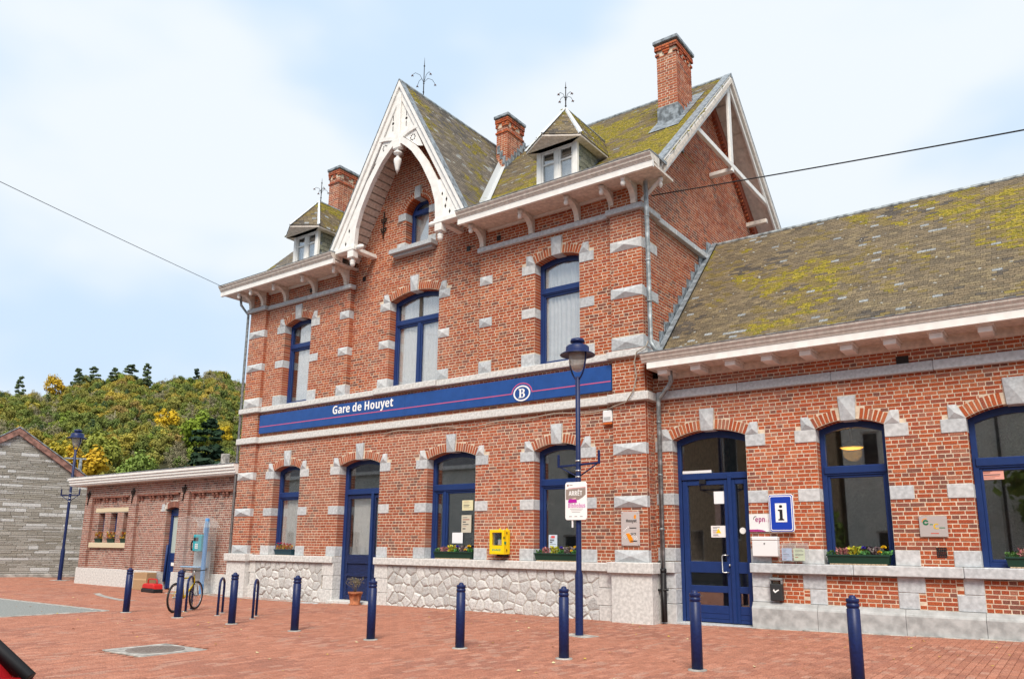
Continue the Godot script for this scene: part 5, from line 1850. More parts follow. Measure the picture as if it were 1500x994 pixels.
# ---------------------------------------------------------------- stone house at the far left
func stone_house() -> void:
	var b := thing("stone_house", "grey slate-stone gable end with brown bargeboards behind the left lamp post", "house", Vector3(-25.3, -0.1, -1.35), 1.3)
	var s := begin()
	var hw := 7.2
	var ap := Vector2(-1.7, 6.8)
	var er := Vector2(2.9, 3.6)
	var el := Vector2(-6.3, 3.6)
	slab(s, PackedVector2Array([Vector2(-6.3, -0.3), Vector2(2.9, -0.3), er, ap, el]), -9.0, -0.02)
	put(b, "wall", s, plain(Color(0.22, 0.21, 0.19), 0.95))
	var r := RandomNumberGenerator.new()
	r.seed = 31
	var xfs := []
	var cols := []
	var vr := []
	for c in [Color(0.45, 0.435, 0.39), Color(0.37, 0.355, 0.315), Color(0.51, 0.50, 0.46), Color(0.74, 0.76, 0.76), Color(0.58, 0.58, 0.56), Color(0.41, 0.39, 0.34)]: vr.append([c, coloured(unit_brick, c)])
	var y := -0.2
	while y < 6.75:
		var h: float = [0.07, 0.09, 0.12, 0.17][r.randi() % 4]
		var ym := y + h / 2
		var xl: float = el.x if ym < 3.6 else lerpf(el.x, ap.x, (ym - 3.6) / 3.2)
		var xr: float = er.x if ym < 3.6 else lerpf(er.x, ap.x, (ym - 3.6) / 3.2)
		var x := xl
		while x < xr - 0.05:
			var w := r.randf_range(0.25, 0.9)
			if x + w > xr - 0.12: w = xr - x
			var ci = [0, 1, 2, 0, 1, 5, 2, 4][r.randi() % 8]
			if h > 0.11 and r.randf() < 0.28: ci = 3
			xfs.append(Transform3D(Basis.from_scale(Vector3(w - 0.014, h - 0.013, 0.1)), Vector3(x + w / 2, ym, -0.045 + r.randf_range(-0.008, 0.012))))
			cols.append(vr[ci][0])
			x += w
		y += h
	pieces(b, "wall_stone", "stonework", unit_brick, vr, M.house_stone, xfs, cols, 250)
	for e in [er, el]:
		var sg: float = sign(e.x - ap.x)
		s = begin()
		var dirv: Vector2 = (e - ap).normalized()
		var tip: Vector2 = e + dirv * 0.35
		slab(s, PackedVector2Array([ap + Vector2(0, 0.22), tip + Vector2(0, 0.22), tip + Vector2(0, -0.08), ap + Vector2(0, -0.10)]), -0.05, 0.14, 0.01)
		put(b, "bargeboard", s, M.woodbrown)
		s = begin()
		var a := Vector3(ap.x, ap.y + 0.24, 0.16)
		var c := Vector3(tip.x + sg * 0.05, tip.y + 0.22, 0.16)
		quad(s, a, c, c + Vector3(0, 0, -9.3), a + Vector3(0, 0, -9.3))
		quad(s, a + Vector3(0, 0.06, 0), c + Vector3(0, 0.06, 0), c + Vector3(0, 0.06, -9.3), a + Vector3(0, 0.06, -9.3))
		quad(s, a, c, c + Vector3(0, 0.06, 0), a + Vector3(0, 0.06, 0))
		put(b, "roof", s, M.lead)
	s = begin()
	cbox(s, Vector3(-6.35, -0.3, -0.02), Vector3(2.95, 0.22, 0.06), 0.02)
	put(b, "plinth", s, M.concrete)
	s = begin(true)
	tube(s, [Vector3(2.82, 3.6, 0.1), Vector3(2.82, 0.0, 0.1)], 0.05, 8)
	put(b, "downpipe", s, M.zinc)

# ---------------------------------------------------------------- ground
func ground_y(x: float, z: float) -> float:
	var near := clampf((6.5 - z) / 6.0, 0.0, 1.0)
	return 0.02 * max(0.0, x - 7.2) * (0.45 + 0.55 * near) - 0.085 * smoothstep(1.0, -6.0, x) * near * smoothstep(-30.0, -14.0, x)

func on_ground(x: float, z: float) -> Vector3:
	return Vector3(x, ground_y(x, z), z)

func sheet(s: SurfaceTool, x0: float, x1: float, z0: float, z1: float, step: float, lift: float) -> void:
	var nx := int(ceil((x1 - x0) / step))
	var nz := int(ceil((z1 - z0) / step))
	for i in nx:
		for j in nz:
			var q := []
			for k in [[i, j], [i + 1, j], [i + 1, j + 1], [i, j + 1]]:
				var x := lerpf(x0, x1, float(k[0]) / nx)
				var z := lerpf(z0, z1, float(k[1]) / nz)
				q.append(Vector3(x, ground_y(x, z) + lift, z))
			quad(s, q[0], q[1], q[2], q[3])

func grounds() -> void:
	var s := begin()
	quad(s, Vector3(-900, -0.35, -900), Vector3(900, -0.35, -900), Vector3(900, -0.35, 900), Vector3(-900, -0.35, 900))
	setting("ground", s, M.earth)
	s = begin()
	sheet(s, -48, 30, -12, 14, 1.0, -0.016)
	var pv := setting("pavement", s, M.joint)
	# road behind the viewer, a kerb lower
	s = begin()
	box(s, Vector3(-60, -0.34, 14.0), Vector3(60, -0.10, 25.0))
	setting("road", s, plain(Color(0.06, 0.06, 0.062), 0.95))
	s = begin()
	cbox(s, Vector3(-60, -0.3, 13.85), Vector3(60, 0.002, 14.05), 0.02)
	setting("kerb", s, M.concrete)
	# pavers: long side across, courses running away from the facade
	var xfs := []
	var cols := []
	var t := [Color(0.51, 0.215, 0.14), Color(0.465, 0.192, 0.127), Color(0.55, 0.245, 0.165), Color(0.43, 0.182, 0.125), Color(0.53, 0.275, 0.20)]
	var vr := []
	for c in t: vr.append([c, coloured(unit_brick, c)])
	var lo := Vector2(-30, -0.05)
	var i := 0
	var x := -27.0
	while x < 17.0:
		var z := -0.9 - (0.105 if i % 2 else 0.0)
		while z < 12.4:
			var c := Vector3(x, 0, z)
			var v := c - eye
			var lat := v.x * 0.806 - v.z * 0.592
			var fw := -v.x * 0.592 - v.z * 0.806
			var skip := fw < 7.0 or absf(lat) > fw * 0.72 + 1.5
			if x < -4.15 and z > 6.15: skip = true
			if absf(x - 3.24) < 0.62 and absf(z - 9.12) < 0.60: skip = true
			if not skip:
				c.y = ground_y(x, z) - 0.04 + rng.randf_range(-0.0025, 0.0025)
				var b := Basis(Vector3(0, 0, 1) * 0.203, Vector3(-1, 0, 0) * 0.098, Vector3(0, 1, 0) * 0.08)
				b = Basis(Vector3(1, 0, 0), rng.randf_range(-0.008, 0.008)) * Basis(Vector3(0, 0, 1), rng.randf_range(-0.012, 0.012)) * b
				xfs.append(Transform3D(b, c))
				var n := blotch.get_noise_2d(x * 1.2, z * 1.2) * 1.3 + rng.randf_range(-0.4, 0.4)
				var cc: Color = t[0] if n < -0.15 else (t[2] if n < 0.1 else (t[1] if n < 0.3 else (t[4] if n < 0.45 else t[3])))
				var f := 0.88 + rng.randf() * 0.24
				cols.append(Color(cc.r * f, cc.g * f, cc.b * f))
			z += 0.21
		x += 0.105
		i += 1
	pieces(pv, "paver", "pavers", unit_brick, vr, M.paver, xfs, cols, 300)
	# grey parking bay with pale edging
	s = begin()
	quad(s, Vector3(-40, 0.004, 6.2), Vector3(-4.25, 0.004, 6.2), Vector3(-4.05, 0.004, 13.8), Vector3(-40, 0.004, 13.8))
	setting("parking_bay", s, M.asphalt)
	s = begin()
	cbox(s, Vector3(-40, -0.1, 6.06), Vector3(-4.2, 0.012, 6.19), 0.008)
	setting("kerb_edging", s, M.concrete)
	s = begin()
	cbox(s, Vector3(-4.24, -0.1, 6.19), Vector3(-4.12, 0.012, 13.8), 0.008)
	setting("kerb_edging", s, M.concrete)
	# pale channel stones along the foot of the walls
	for q in [[-8.9, -3.9, 0.28, 0.42], [9.3, 17.0, -0.17, -0.10]]:
		var xx: float = q[0]
		while xx < q[1]:
			s = begin()
			var gy := ground_y(xx + 0.5, 0.3)
			cbox(s, Vector3(xx, gy - 0.1, q[2]), Vector3(xx + 0.98, gy + 0.012, q[3]), 0.008)
			setting("channel_stone", s, M.concrete)
			xx += 1.0
	s = begin()
	cbox(s, Vector3(-3.9, -0.2, 0.25), Vector3(-1.1, -0.055, 0.72), 0.01)
	setting("door_slab", s, M.stone)
	# manhole
	var mh := thing("manhole_cover", "round iron manhole cover in a pale concrete square in the brick paving", "manhole cover", Vector3(3.24, 0, 9.12))
	s = begin()
	var sq := PackedVector2Array([Vector2(-0.6, -0.52), Vector2(0.6, -0.52), Vector2(0.6, 0.52), Vector2(-0.6, 0.52)])
	slab(s, sq, -0.1, 0.004, 0.01)
	put(mh, "surround", s, M.concrete).rotation.x = -PI / 2
	s = begin()
	lathe(s, [Vector2(0.42, 0.0), Vector2(0.42, 0.010), Vector2(0.38, 0.012), Vector2(0.0, 0.012)], Vector3.ZERO, 32)
	for a in 9:
		for c in 9:
			var p := Vector2(a - 4, c - 4) * 0.08
			if p.length() < 0.34: box(s, Vector3(p.x - 0.025, 0.012, p.y - 0.025), Vector3(p.x + 0.025, 0.018, p.y + 0.025))
	put(mh, "lid", s, plain(Color(0.20, 0.17, 0.155), 0.8))
	# pale repaired seam
	s = begin()
	var seam := [Vector3(-11.9, 0, 2.5), Vector3(-10.6, 0, 3.0), Vector3(-9.0, 0, 3.45), Vector3(-7.9, 0, 3.7), Vector3(-7.6, 0, 3.5)]
	for k in 4:
		var a: Vector3 = on_ground(seam[k].x, seam[k].z) + Vector3(0, 0.006, 0)
		var b: Vector3 = on_ground(seam[k + 1].x, seam[k + 1].z) + Vector3(0, 0.006, 0)
		quad(s, a, b, b + Vector3(0, 0, 0.22), a + Vector3(0, 0, 0.22))
	setting("paving_seam", s, M.concrete)
	# fallen leaves
	var lx := []
	var lc := []
	for k in 260:
		var p := on_ground(rng.randf_range(-12, 14), pow(rng.randf(), 1.6) * 9.0 + 0.3)
		lx.append(Transform3D(Basis(Vector3.UP, rng.randf() * 6.0) * Basis(Vector3(1, 0, 0), rng.randf_range(-0.3, 0.3)) * Basis.from_scale(Vector3.ONE * rng.randf_range(0.03, 0.06)), p + Vector3(0, 0.012, 0)))
		lc.append([Color(0.55, 0.42, 0.05), Color(0.45, 0.28, 0.06), Color(0.30, 0.14, 0.05), Color(0.6, 0.55, 0.3)][rng.randi() % 4])
	s = begin()
	quad(s, Vector3(-0.5, 0, 0), Vector3(0, 0.15, 0.55), Vector3(0.5, 0, 0), Vector3(0, 0.1, -0.55))
	var lv := scatter(self, "fallen_leaves", done(s), M.leaf, lx, lc)
	tag(lv, "small yellow and brown fallen leaves scattered on the paving", "leaves")

# ---------------------------------------------------------------- lettering
func lettering(parent: Node3D, text: String, at: Vector3, w: float, h: float, material: Material, serif := false, called := "lettering") -> MeshInstance3D:
	var t := TextMesh.new()
	var f := SystemFont.new()
	f.font_names = PackedStringArray(["Droid Serif" if serif else "Droid Sans"])
	f.font_weight = 700
	t.font = f
	t.text = text
	t.font_size = 48
	t.pixel_size = 0.01
	t.depth = 0.02
	t.curve_step = 1.0
	var bb := t.get_aabb()
	var o := put(parent, called, t, material)
	var sc := Vector3(w / max(bb.size.x, 0.01), h / max(bb.size.y, 0.01), 0.2)
	o.scale = sc
	o.position = at - Vector3(bb.get_center().x * sc.x, bb.get_center().y * sc.y, 0)
	return o

func board(parent: Node3D, called: String, at: Vector3, w: float, h: float, d: float, r: float, material: Material) -> MeshInstance3D:
	var s := begin()
	slab(s, rounded(w, h, r), -d / 2, d / 2, min(d * 0.2, 0.004))
	return put(parent, called, s, material, at)

func station_sign() -> void:
	var t := thing("station_sign", "long blue name board with white lettering across the front wall", "sign")
	var xs := [-7.29, -5.02, -2.76, -0.5, 1.76, 4.02, 6.27]
	for k in 6:
		var s := begin()
		cbox(s, Vector3(xs[k] + 0.002, 5.26, 0.02), Vector3(xs[k + 1] - 0.002, 5.885, 0.075), 0.005)
		put(t, "panel", s, M.sign_blue)
	var s := begin()
	box(s, Vector3(-7.27, 5.475, 0.075), Vector3(3.34, 5.50, 0.0785))
	box(s, Vector3(3.98, 5.475, 0.075), Vector3(6.25, 5.50, 0.0785))
	var o := PackedVector2Array()
	var i := PackedVector2Array()
	for k in 21:
		var a := PI - PI * k / 20.0
		o.append(Vector2(3.66 + cos(a) * 0.33, 5.475 + sin(a) * 0.275))
		i.append(Vector2(3.66 + cos(a) * 0.305, 5.475 + sin(a) * 0.25))
	band(s, o, i, 0.075, 0.0785)
	put(t, "stripe", s, M.sign_line)
	var l := lettering(t, "Gare de Houyet", Vector3(-2.27, 5.68, 0.082), 2.62, 0.36, M.print_white)
	s = begin()
	o = PackedVector2Array()
	i = PackedVector2Array()
	for k in 33:
		var a := TAU * k / 32.0
		o.append(Vector2(3.66 + cos(a) * 0.265, 5.475 + sin(a) * 0.205))
		i.append(Vector2(3.66 + cos(a) * 0.225, 5.475 + sin(a) * 0.168))
	band(s, o, i, 0.075, 0.081)
	put(t, "emblem_ring", s, M.print_white)
	lettering(t, "B", Vector3(3.66, 5.475, 0.082), 0.20, 0.235, M.print_white, true, "emblem_letter")

# ---------------------------------------------------------------- plants
func sprig(s: SurfaceTool, at: Vector3, dir: Vector3, l: float, w: float, c: Color) -> void:
	var sd := dir.cross(Vector3(rng.randf() - 0.5, rng.randf() - 0.5, rng.randf() - 0.5)).normalized() * w
	s.set_color(c)
	tri(s, at - sd * 0.3, at + dir * l * 0.6 - sd, at + dir * l)
	tri(s, at - sd * 0.3, at + dir * l, at + dir * l * 0.55 + sd)

func tuft(parent: Node3D, called: String, at: Vector3, r: float, h: float, n: int, cols: Array, l := 0.05, w := 0.018) -> void:
	var s := begin()
	for k in n:
		var a := rng.randf() * TAU
		var q := sqrt(rng.randf()) * r
		var p := at + Vector3(cos(a) * q, rng.randf() * h, sin(a) * q * 0.7)
		var c: Color = cols[rng.randi() % cols.size()]
		var f := rng.randf_range(0.75, 1.25)
		sprig(s, p, Vector3(cos(a) * 0.5, rng.randf_range(0.3, 1.0), sin(a) * 0.5).normalized(), l * rng.randf_range(0.6, 1.3), w, Color(c.r * f, c.g * f, c.b * f))
	put(parent, called, s, M.leaf)

func blossom(parent: Node3D, at: Vector3, r: float, c: Color) -> void:
	var s := begin()
	for k in 26:
		var a := k * 2.399
		var y := 1.0 - k / 20.0
		var q := sqrt(max(1.0 - y * y, 0.05))
		var d := Vector3(cos(a) * q, y * 0.8 + 0.2, sin(a) * q).normalized()
		sprig(s, at + d * r * 0.35, d, r * 0.8, r * 0.35, c * rng.randf_range(0.8, 1.15))
	put(parent, "blossom", s, M.leaf)

const GREEN := Color(0.06, 0.14, 0.03)
func planter(label: String, at: Vector3, len: float, kind: String, material: Material) -> void:
	var t := thing("flower_box", label, "flower box", at, 0.0, "flower boxes on the window sills")
	var s := begin()
	var h := 0.17
	var hw := 0.11
	# tapered open trough
	var l := len / 2
	var bo := [Vector3(-l + 0.03, 0, -hw + 0.03), Vector3(l - 0.03, 0, -hw + 0.03), Vector3(l - 0.03, 0, hw - 0.03), Vector3(-l + 0.03, 0, hw - 0.03)]
	var to := [Vector3(-l, h, -hw), Vector3(l, h, -hw), Vector3(l, h, hw), Vector3(-l, h, hw)]
	var ti := [Vector3(-l + 0.015, h, -hw + 0.015), Vector3(l - 0.015, h, -hw + 0.015), Vector3(l - 0.015, h, hw - 0.015), Vector3(-l + 0.015, h, hw - 0.015)]
	for k in 4:
		var j := (k + 1) % 4
		quad(s, bo[k], bo[j], to[j], to[k])
		quad(s, to[k], to[j], ti[j], ti[k])
		quad(s, ti[k], ti[j], ti[j] - Vector3(0, 0.03, 0), ti[k] - Vector3(0, 0.03, 0))
	cbox(s, Vector3(-l - 0.008, h - 0.03, hw - 0.004), Vector3(l + 0.008, h + 0.003, hw + 0.012), 0.004)
	quad(s, bo[3], bo[2], bo[1], bo[0])
	put(t, "trough", s, material)
	s = begin()
	box(s, Vector3(-l + 0.015, h - 0.06, -hw + 0.015), Vector3(l - 0.015, h - 0.025, hw - 0.015))
	put(t, "soil", s, plain(Color(0.03, 0.02, 0.015), 1.0))
	if kind != "small":
		s = begin()
		box(s, Vector3(-l + 0.06, -0.022, -0.02), Vector3(l - 0.06, 0.0, hw + 0.005))
		put(t, "batten", s, M.timber)
	if kind == "mixed":
		var x := -l + 0.1
		tuft(t, "foliage", Vector3(x, h - 0.03, 0), 0.09, 0.08, 50, [GREEN, Color(0.08, 0.17, 0.05)], 0.06, 0.02)
		tuft(t, "heather", Vector3(x + len * 0.17, h - 0.03, 0.01), 0.11, 0.13, 130, [Color(0.42, 0.13, 0.15), Color(0.50, 0.22, 0.22), Color(0.18, 0.12, 0.06)], 0.06, 0.012)
		tuft(t, "variegated_plant", Vector3(x + len * 0.36, h - 0.03, 0), 0.10, 0.15, 110, [Color(0.62, 0.50, 0.03), Color(0.50, 0.52, 0.06), Color(0.20, 0.28, 0.03)], 0.07, 0.024)
		tuft(t, "foliage", Vector3(x + len * 0.52, h - 0.03, 0.02), 0.09, 0.08, 70, [Color(0.10, 0.30, 0.08), Color(0.06, 0.18, 0.05)], 0.06, 0.022)
		blossom(t, Vector3(x + len * 0.50, h + 0.12, 0.01), 0.045, Color(0.05, 0.03, 0.35))
		tuft(t, "dark_plant", Vector3(x + len * 0.67, h - 0.03, 0), 0.12, 0.14, 110, [Color(0.20, 0.15, 0.15), Color(0.10, 0.07, 0.08), Color(0.30, 0.26, 0.25)], 0.06, 0.03)
		tuft(t, "foliage", Vector3(x + len * 0.84, h - 0.03, 0.02), 0.09, 0.08, 70, [Color(0.10, 0.30, 0.08), Color(0.06, 0.18, 0.05)], 0.06, 0.022)
		blossom(t, Vector3(x + len * 0.82, h + 0.13, 0.03), 0.05, Color(0.80, 0.52, 0.01))
		blossom(t, Vector3(x + len * 0.76, h + 0.045, 0.08), 0.042, Color(0.80, 0.45, 0.01))
	elif kind == "red":
		for k in 4:
			tuft(t, "foliage", Vector3(-l + 0.12 + k * 0.17, h - 0.03, 0), 0.10, 0.14, 70, [Color(0.10, 0.22, 0.05), Color(0.45, 0.30, 0.04), Color(0.45, 0.06, 0.05), Color(0.52, 0.16, 0.05)], 0.06, 0.02)
		for k in 5: blossom(t, Vector3(-l + 0.08 + k * 0.15, h + 0.13 + rng.randf() * 0.06, 0.02), 0.04, Color(0.50, 0.04, 0.07))
	else:
		tuft(t, "foliage", Vector3(0, h - 0.03, 0), l * 0.95, 0.26, 120, [Color(0.45, 0.22, 0.03), Color(0.50, 0.33, 0.03), Color(0.35, 0.06, 0.02), Color(0.18, 0.16, 0.03)], 0.08, 0.025)

# ---------------------------------------------------------------- things on the walls
func wall_things() -> void:
	station_sign()
	# defibrillator cabinet
	var t := thing("defibrillator_cabinet", "yellow defibrillator cabinet mounted on the brick wall between two windows", "cabinet", Vector3(3.08, 1.42, 0.0))
	var s := begin()
	cbox(s, Vector3(-0.225, 0, 0.02), Vector3(0.225, 0.60, 0.17), 0.02)
	put(t, "case", s, M.yellow)
	s = begin()
	ring_frame(s, -0.225, 0.225, 0.0, 0.60, 0.07, 0.172, 0.30)
	box(s, Vector3(-0.16, 0.06, 0.19), Vector3(0.16, 0.22, 0.285))
	put(t, "door", s, M.yellow)
	s = begin()
	box(s, Vector3(-0.155, 0.22, 0.172), Vector3(0.155, 0.53, 0.18))
	put(t, "recess", s, M.black)
	pane(t, -0.155, 0.155, 0.22, 0.53, 0.275)
	s = begin()
	cbox(s, Vector3(0.0, 0.225, 0.19), Vector3(0.11, 0.36, 0.25), 0.01)
	put(t, "device", s, M.plastic_white)
	s = begin()
	cbox(s, Vector3(0.01, 0.36, 0.19), Vector3(0.10, 0.39, 0.25), 0.01)
	put(t, "device_cap", s, plain(Color(0.02, 0.30, 0.20)))
	lettering(t, "DAE", Vector3(-0.01, 0.11, 0.287), 0.26, 0.055, plain(Color(0.05, 0.35, 0.18)))
	var dl := lettering(t, "DAE", Vector3(0.226, 0.41, 0.235), 0.09, 0.06, plain(Color(0.20, 0.16, 0.01)))
	dl.rotation.y = PI / 2
	dl.position = Vector3(0.227, dl.position.y, 0.235 + 0.045)
	s = begin()
	slab(s, PackedVector2Array([Vector2(0, -0.05), Vector2(0.045, 0.01), Vector2(0.04, 0.045), Vector2(0.012, 0.045), Vector2(0, 0.025), Vector2(-0.012, 0.045), Vector2(-0.04, 0.045), Vector2(-0.045, 0.01)]), 0, 0.004)
	var hs := put(t, "heart_mark", s, plain(Color(0.01, 0.22, 0.10)), Vector3(0.226, 0.27, 0.24))
	hs.rotation.y = PI / 2
	s = begin()
	for y in [0.08, 0.50]: box(s, Vector3(0.222, y, 0.165), Vector3(0.235, y + 0.05, 0.19))
	box(s, Vector3(-0.06, -0.05, 0.02), Vector3(0.16, 0.0, 0.2))
	put(t, "hinge", s, M.black)
	s = begin()
	for x in [-0.05, 0.17]: cbox(s, Vector3(x, 0.6, 0.1), Vector3(x + 0.04, 0.64, 0.14), 0.008)
	cbox(s, Vector3(-0.245, 0.2, 0.24), Vector3(-0.225, 0.25, 0.28), 0.006)
	put(t, "lug", s, M.yellow)
	# alarm siren
	t = thing("alarm_siren", "small white alarm box with orange foot high on the brick wall", "alarm", Vector3(6.16, 4.45, 0.0))
	s = begin()
	cbox(s, Vector3(-0.125, 0.05, 0), Vector3(0.125, 0.34, 0.11), 0.02)
	put(t, "case", s, M.plastic_white)
	s = begin()
	for k in 4: box(s, Vector3(-0.09, 0.10 + k * 0.022, 0.108), Vector3(0.09, 0.11 + k * 0.022, 0.113))
	put(t, "grille", s, plain(Color(0.25, 0.25, 0.25)))
	s = begin()
	cbox(s, Vector3(-0.12, 0, 0.0), Vector3(0.12, 0.05, 0.10), 0.012)
	put(t, "beacon", s, plain(Color(0.55, 0.12, 0.02), 0.3))
	# clear plaque on the corner pilaster
	t = thing("plaque", "clear acrylic plaque with orange emblem on the corner pilaster", "plaque", Vector3(6.74, 2.04, 0.155))
	var acr := mat(Color(0.62, 0.56, 0.55), 0.15)
	acr.albedo_color.a = 0.72
	acr.transparency = BaseMaterial3D.TRANSPARENCY_ALPHA
	board(t, "sheet", Vector3.ZERO, 0.46, 0.75, 0.008, 0.01, acr)
	s = begin(true)
	for p in [[-1, -1], [-1, 1], [1, -1], [1, 1]]: tube(s, [Vector3(p[0] * 0.2, p[1] * 0.345, -0.03), Vector3(p[0] * 0.2, p[1] * 0.345, 0.012)], 0.013, 8)
	put(t, "screw", s, M.steel)
	var orange := plain(Color(0.80, 0.27, 0.01), 0.4)
	s = begin()
	var o := PackedVector2Array()
	var i := PackedVector2Array()
	for k in 9:
		var a := k / 8.0
		var p := Vector2(-0.07 + a * 0.10, -0.10 - a * 0.2)
		o.append(p + Vector2(0.035 + 0.03 * sin(a * 3.0), 0.0))
		i.append(p - Vector2(0.045, 0.01))
	band(s, o, i, 0.005, 0.008)
	slab(s, PackedVector2Array([Vector2(0.10, 0.22), Vector2(0.14, 0.21), Vector2(0.15, 0.29), Vector2(0.12, 0.31), Vector2(0.09, 0.26)]), 0.005, 0.008)
	put(t, "emblem", s, orange)
	for k in 3:
		s = begin()
		band(s, arc_pts(Vector2(-0.02, -0.30), 0.14 + k * 0.035, 0.3, 2.6, 14), arc_pts(Vector2(-0.02, -0.30), 0.132 + k * 0.035, 0.3, 2.6, 14), 0.005, 0.007)
		put(t, "emblem_line", s, M.print_white)
	lettering(t, "Houyet", Vector3(0.03, 0.16, 0.006), 0.26, 0.09, M.black)
	lettering(t, "2012", Vector3(0.07, -0.12, 0.006), 0.13, 0.05, M.black)
	s = begin()
	box(s, Vector3(-0.02, 0.0, 0.004), Vector3(0.15, 0.02, 0.006))
	box(s, Vector3(0.0, -0.285, 0.0082), Vector3(0.16, -0.265, 0.0095))
	put(t, "small_print", s, M.black)
	s = begin()
	for k in 4: slab(s, arc_pts(Vector2(-0.16 + k * 0.035, -0.05 + k * 0.028), 0.014, 0, TAU * 0.95, 8), 0.004, 0.006)
	put(t, "dots", s, M.print_white)
	# tourist information sign
	t = thing("information_sign", "blue traffic-style information sign with black i on white panel", "sign", Vector3(9.995, 2.34, -0.22))
	board(t, "rim", Vector3(0, 0, -0.008), 0.50, 0.76, 0.03, 0.05, M.print_white)
	board(t, "border", Vector3(0, 0, 0.008), 0.475, 0.735, 0.006, 0.04, plain(Color(0.012, 0.05, 0.40), 0.35))
	board(t, "border_line", Vector3(0, 0, 0.012), 0.445, 0.70, 0.004, 0.035, M.print_white)
	board(t, "panel", Vector3(0, 0, 0.0155), 0.415, 0.665, 0.004, 0.03, plain(Color(0.012, 0.05, 0.40), 0.35))
	board(t, "field", Vector3(0, 0.01, 0.019), 0.23, 0.38, 0.004, 0.004, M.print_white)
	lettering(t, "i", Vector3(0, 0.01, 0.022), 0.12, 0.31, M.black, true)
	# white and purple board
	t = thing("notice_board", "white board with purple epn lettering half behind the information sign", "sign", Vector3(9.53, 2.15, -0.285))
	board(t, "panel", Vector3.ZERO, 0.46, 0.36, 0.012, 0.004, M.plastic_white)
	lettering(t, "epn", Vector3(0.0, 0.045, 0.007), 0.20, 0.12, plain(Color(0.33, 0.02, 0.16)))
	lettering(t, ":-)", Vector3(0.15, 0.045, 0.007), 0.07, 0.06, plain(Color(0.6, 0.35, 0.45)))
	s = begin()
	slab(s, PackedVector2Array([Vector2(-0.228, -0.178), Vector2(0.12, -0.178), Vector2(0.05, -0.145), Vector2(-0.06, -0.13), Vector2(-0.228, -0.135)]), 0.006, 0.009)
	put(t, "swoosh", s, plain(Color(0.35, 0.02, 0.18)))
	s = begin()
	band(s, arc_pts(Vector2(-0.09, 0.09), 0.05, 1.2, 3.6, 8), arc_pts(Vector2(-0.09, 0.09), 0.036, 1.2, 3.6, 8), 0.006, 0.009)
	put(t, "leaf_mark", s, plain(Color(0.05, 0.06, 0.05)))
	# letterbox
	t = thing("letterbox", "white metal letterbox on the brick wall beside the blue double door", "letterbox", Vector3(9.64, 1.47, -0.31))
	s = begin()
	cbox(s, Vector3(-0.26, 0, 0), Vector3(0.26, 0.32, 0.17), 0.012)
	put(t, "body", s, M.plastic_white)
	s = begin()
	cbox(s, Vector3(-0.265, 0.32, 0), Vector3(0.265, 0.40, 0.18), 0.015)
	put(t, "lid", s, M.plastic_white)
	s = begin(true)
	tube(s, [Vector3(0, 0.26, 0.165), Vector3(0, 0.26, 0.18)], 0.014, 8)
	put(t, "lock", s, M.black)
	# brochure holder
	t = thing("brochure_holder", "clear acrylic brochure holder with leaflets above the stone sill", "brochure holder", Vector3(10.2, 1.37, -0.31))
	s = begin()
	quad(s, Vector3(-0.27, 0.02, 0.2), Vector3(-0.27, 0.30, 0.22), Vector3(0.27, 0.30, 0.22), Vector3(0.27, 0.02, 0.2))
	for sg in [-1.0, 1.0]:
		slab(s, PackedVector2Array([Vector2(-0.2, 0.0), Vector2(0, 0.0), Vector2(0, 0.38), Vector2(-0.12, 0.38), Vector2(-0.22, 0.30)]), 0, 0.004)
	put(t, "front", s, M.clear)
	s = begin()
	box(s, Vector3(-0.27, 0.0, 0), Vector3(0.27, 0.38, 0.006))
	box(s, Vector3(-0.27, 0.0, 0.006), Vector3(0.27, 0.008, 0.2))
	quad(s, Vector3(-0.27, 0.38, 0.0), Vector3(0.27, 0.38, 0.0), Vector3(0.27, 0.31, 0.215), Vector3(-0.27, 0.31, 0.215))
	for x in [-0.27, 0.27]: quad(s, Vector3(x, 0, 0), Vector3(x, 0.38, 0), Vector3(x, 0.31, 0.215), Vector3(x, 0.0, 0.2))
	put(t, "tray", s, M.clear)
	notice(t, Vector3(-0.13, 0.15, 0.13), 0.20, 0.24, Color(0.35, 0.45, 0.62), 6)
	notice(t, Vector3(0.11, 0.15, 0.12), 0.22, 0.24, Color(0.50, 0.58, 0.42), 7)
	# ashtray
	t = thing("wall_ashtray", "black wall ashtray bin below the stone sill by the double door", "ashtray", Vector3(9.81, 0.60, -0.31))
	s = begin()
	cbox(s, Vector3(-0.12, 0, 0), Vector3(0.12, 0.33, 0.13), 0.015)
	put(t, "bin", s, plain(Color(0.03, 0.032, 0.035), 0.5))
	s = begin()
	cbox(s, Vector3(-0.122, 0.40, 0), Vector3(0.122, 0.45, 0.135), 0.01)
	cbox(s, Vector3(-0.122, 0.33, 0), Vector3(-0.10, 0.40, 0.13), 0.004)
	cbox(s, Vector3(0.10, 0.33, 0), Vector3(0.122, 0.40, 0.13), 0.004)
	put(t, "hood", s, plain(Color(0.22, 0.23, 0.24), 0.5))
	s = begin()
	slab(s, PackedVector2Array([Vector2(-0.06, 0.20), Vector2(-0.04, 0.24), Vector2(-0.02, 0.19), Vector2(0.05, 0.23), Vector2(0.06, 0.21), Vector2(-0.02, 0.155)]), 0.13, 0.133)
	put(t, "symbol", s, M.print_white)
	# second plaque
	t = thing("metal_plaque", "small brushed plaque with green and yellow letters between the right windows", "plaque", Vector3(12.73, 2.06, -0.29))
	board(t, "sheet", Vector3.ZERO, 0.46, 0.375, 0.01, 0.004, plain(Color(0.42, 0.38, 0.37), 0.45))
	s = begin()
	band(s, arc_pts(Vector2(-0.12, 0.07), 0.05, 0.4, 6.0, 16), arc_pts(Vector2(-0.12, 0.07), 0.022, 0.4, 6.0, 16), 0.005, 0.009)
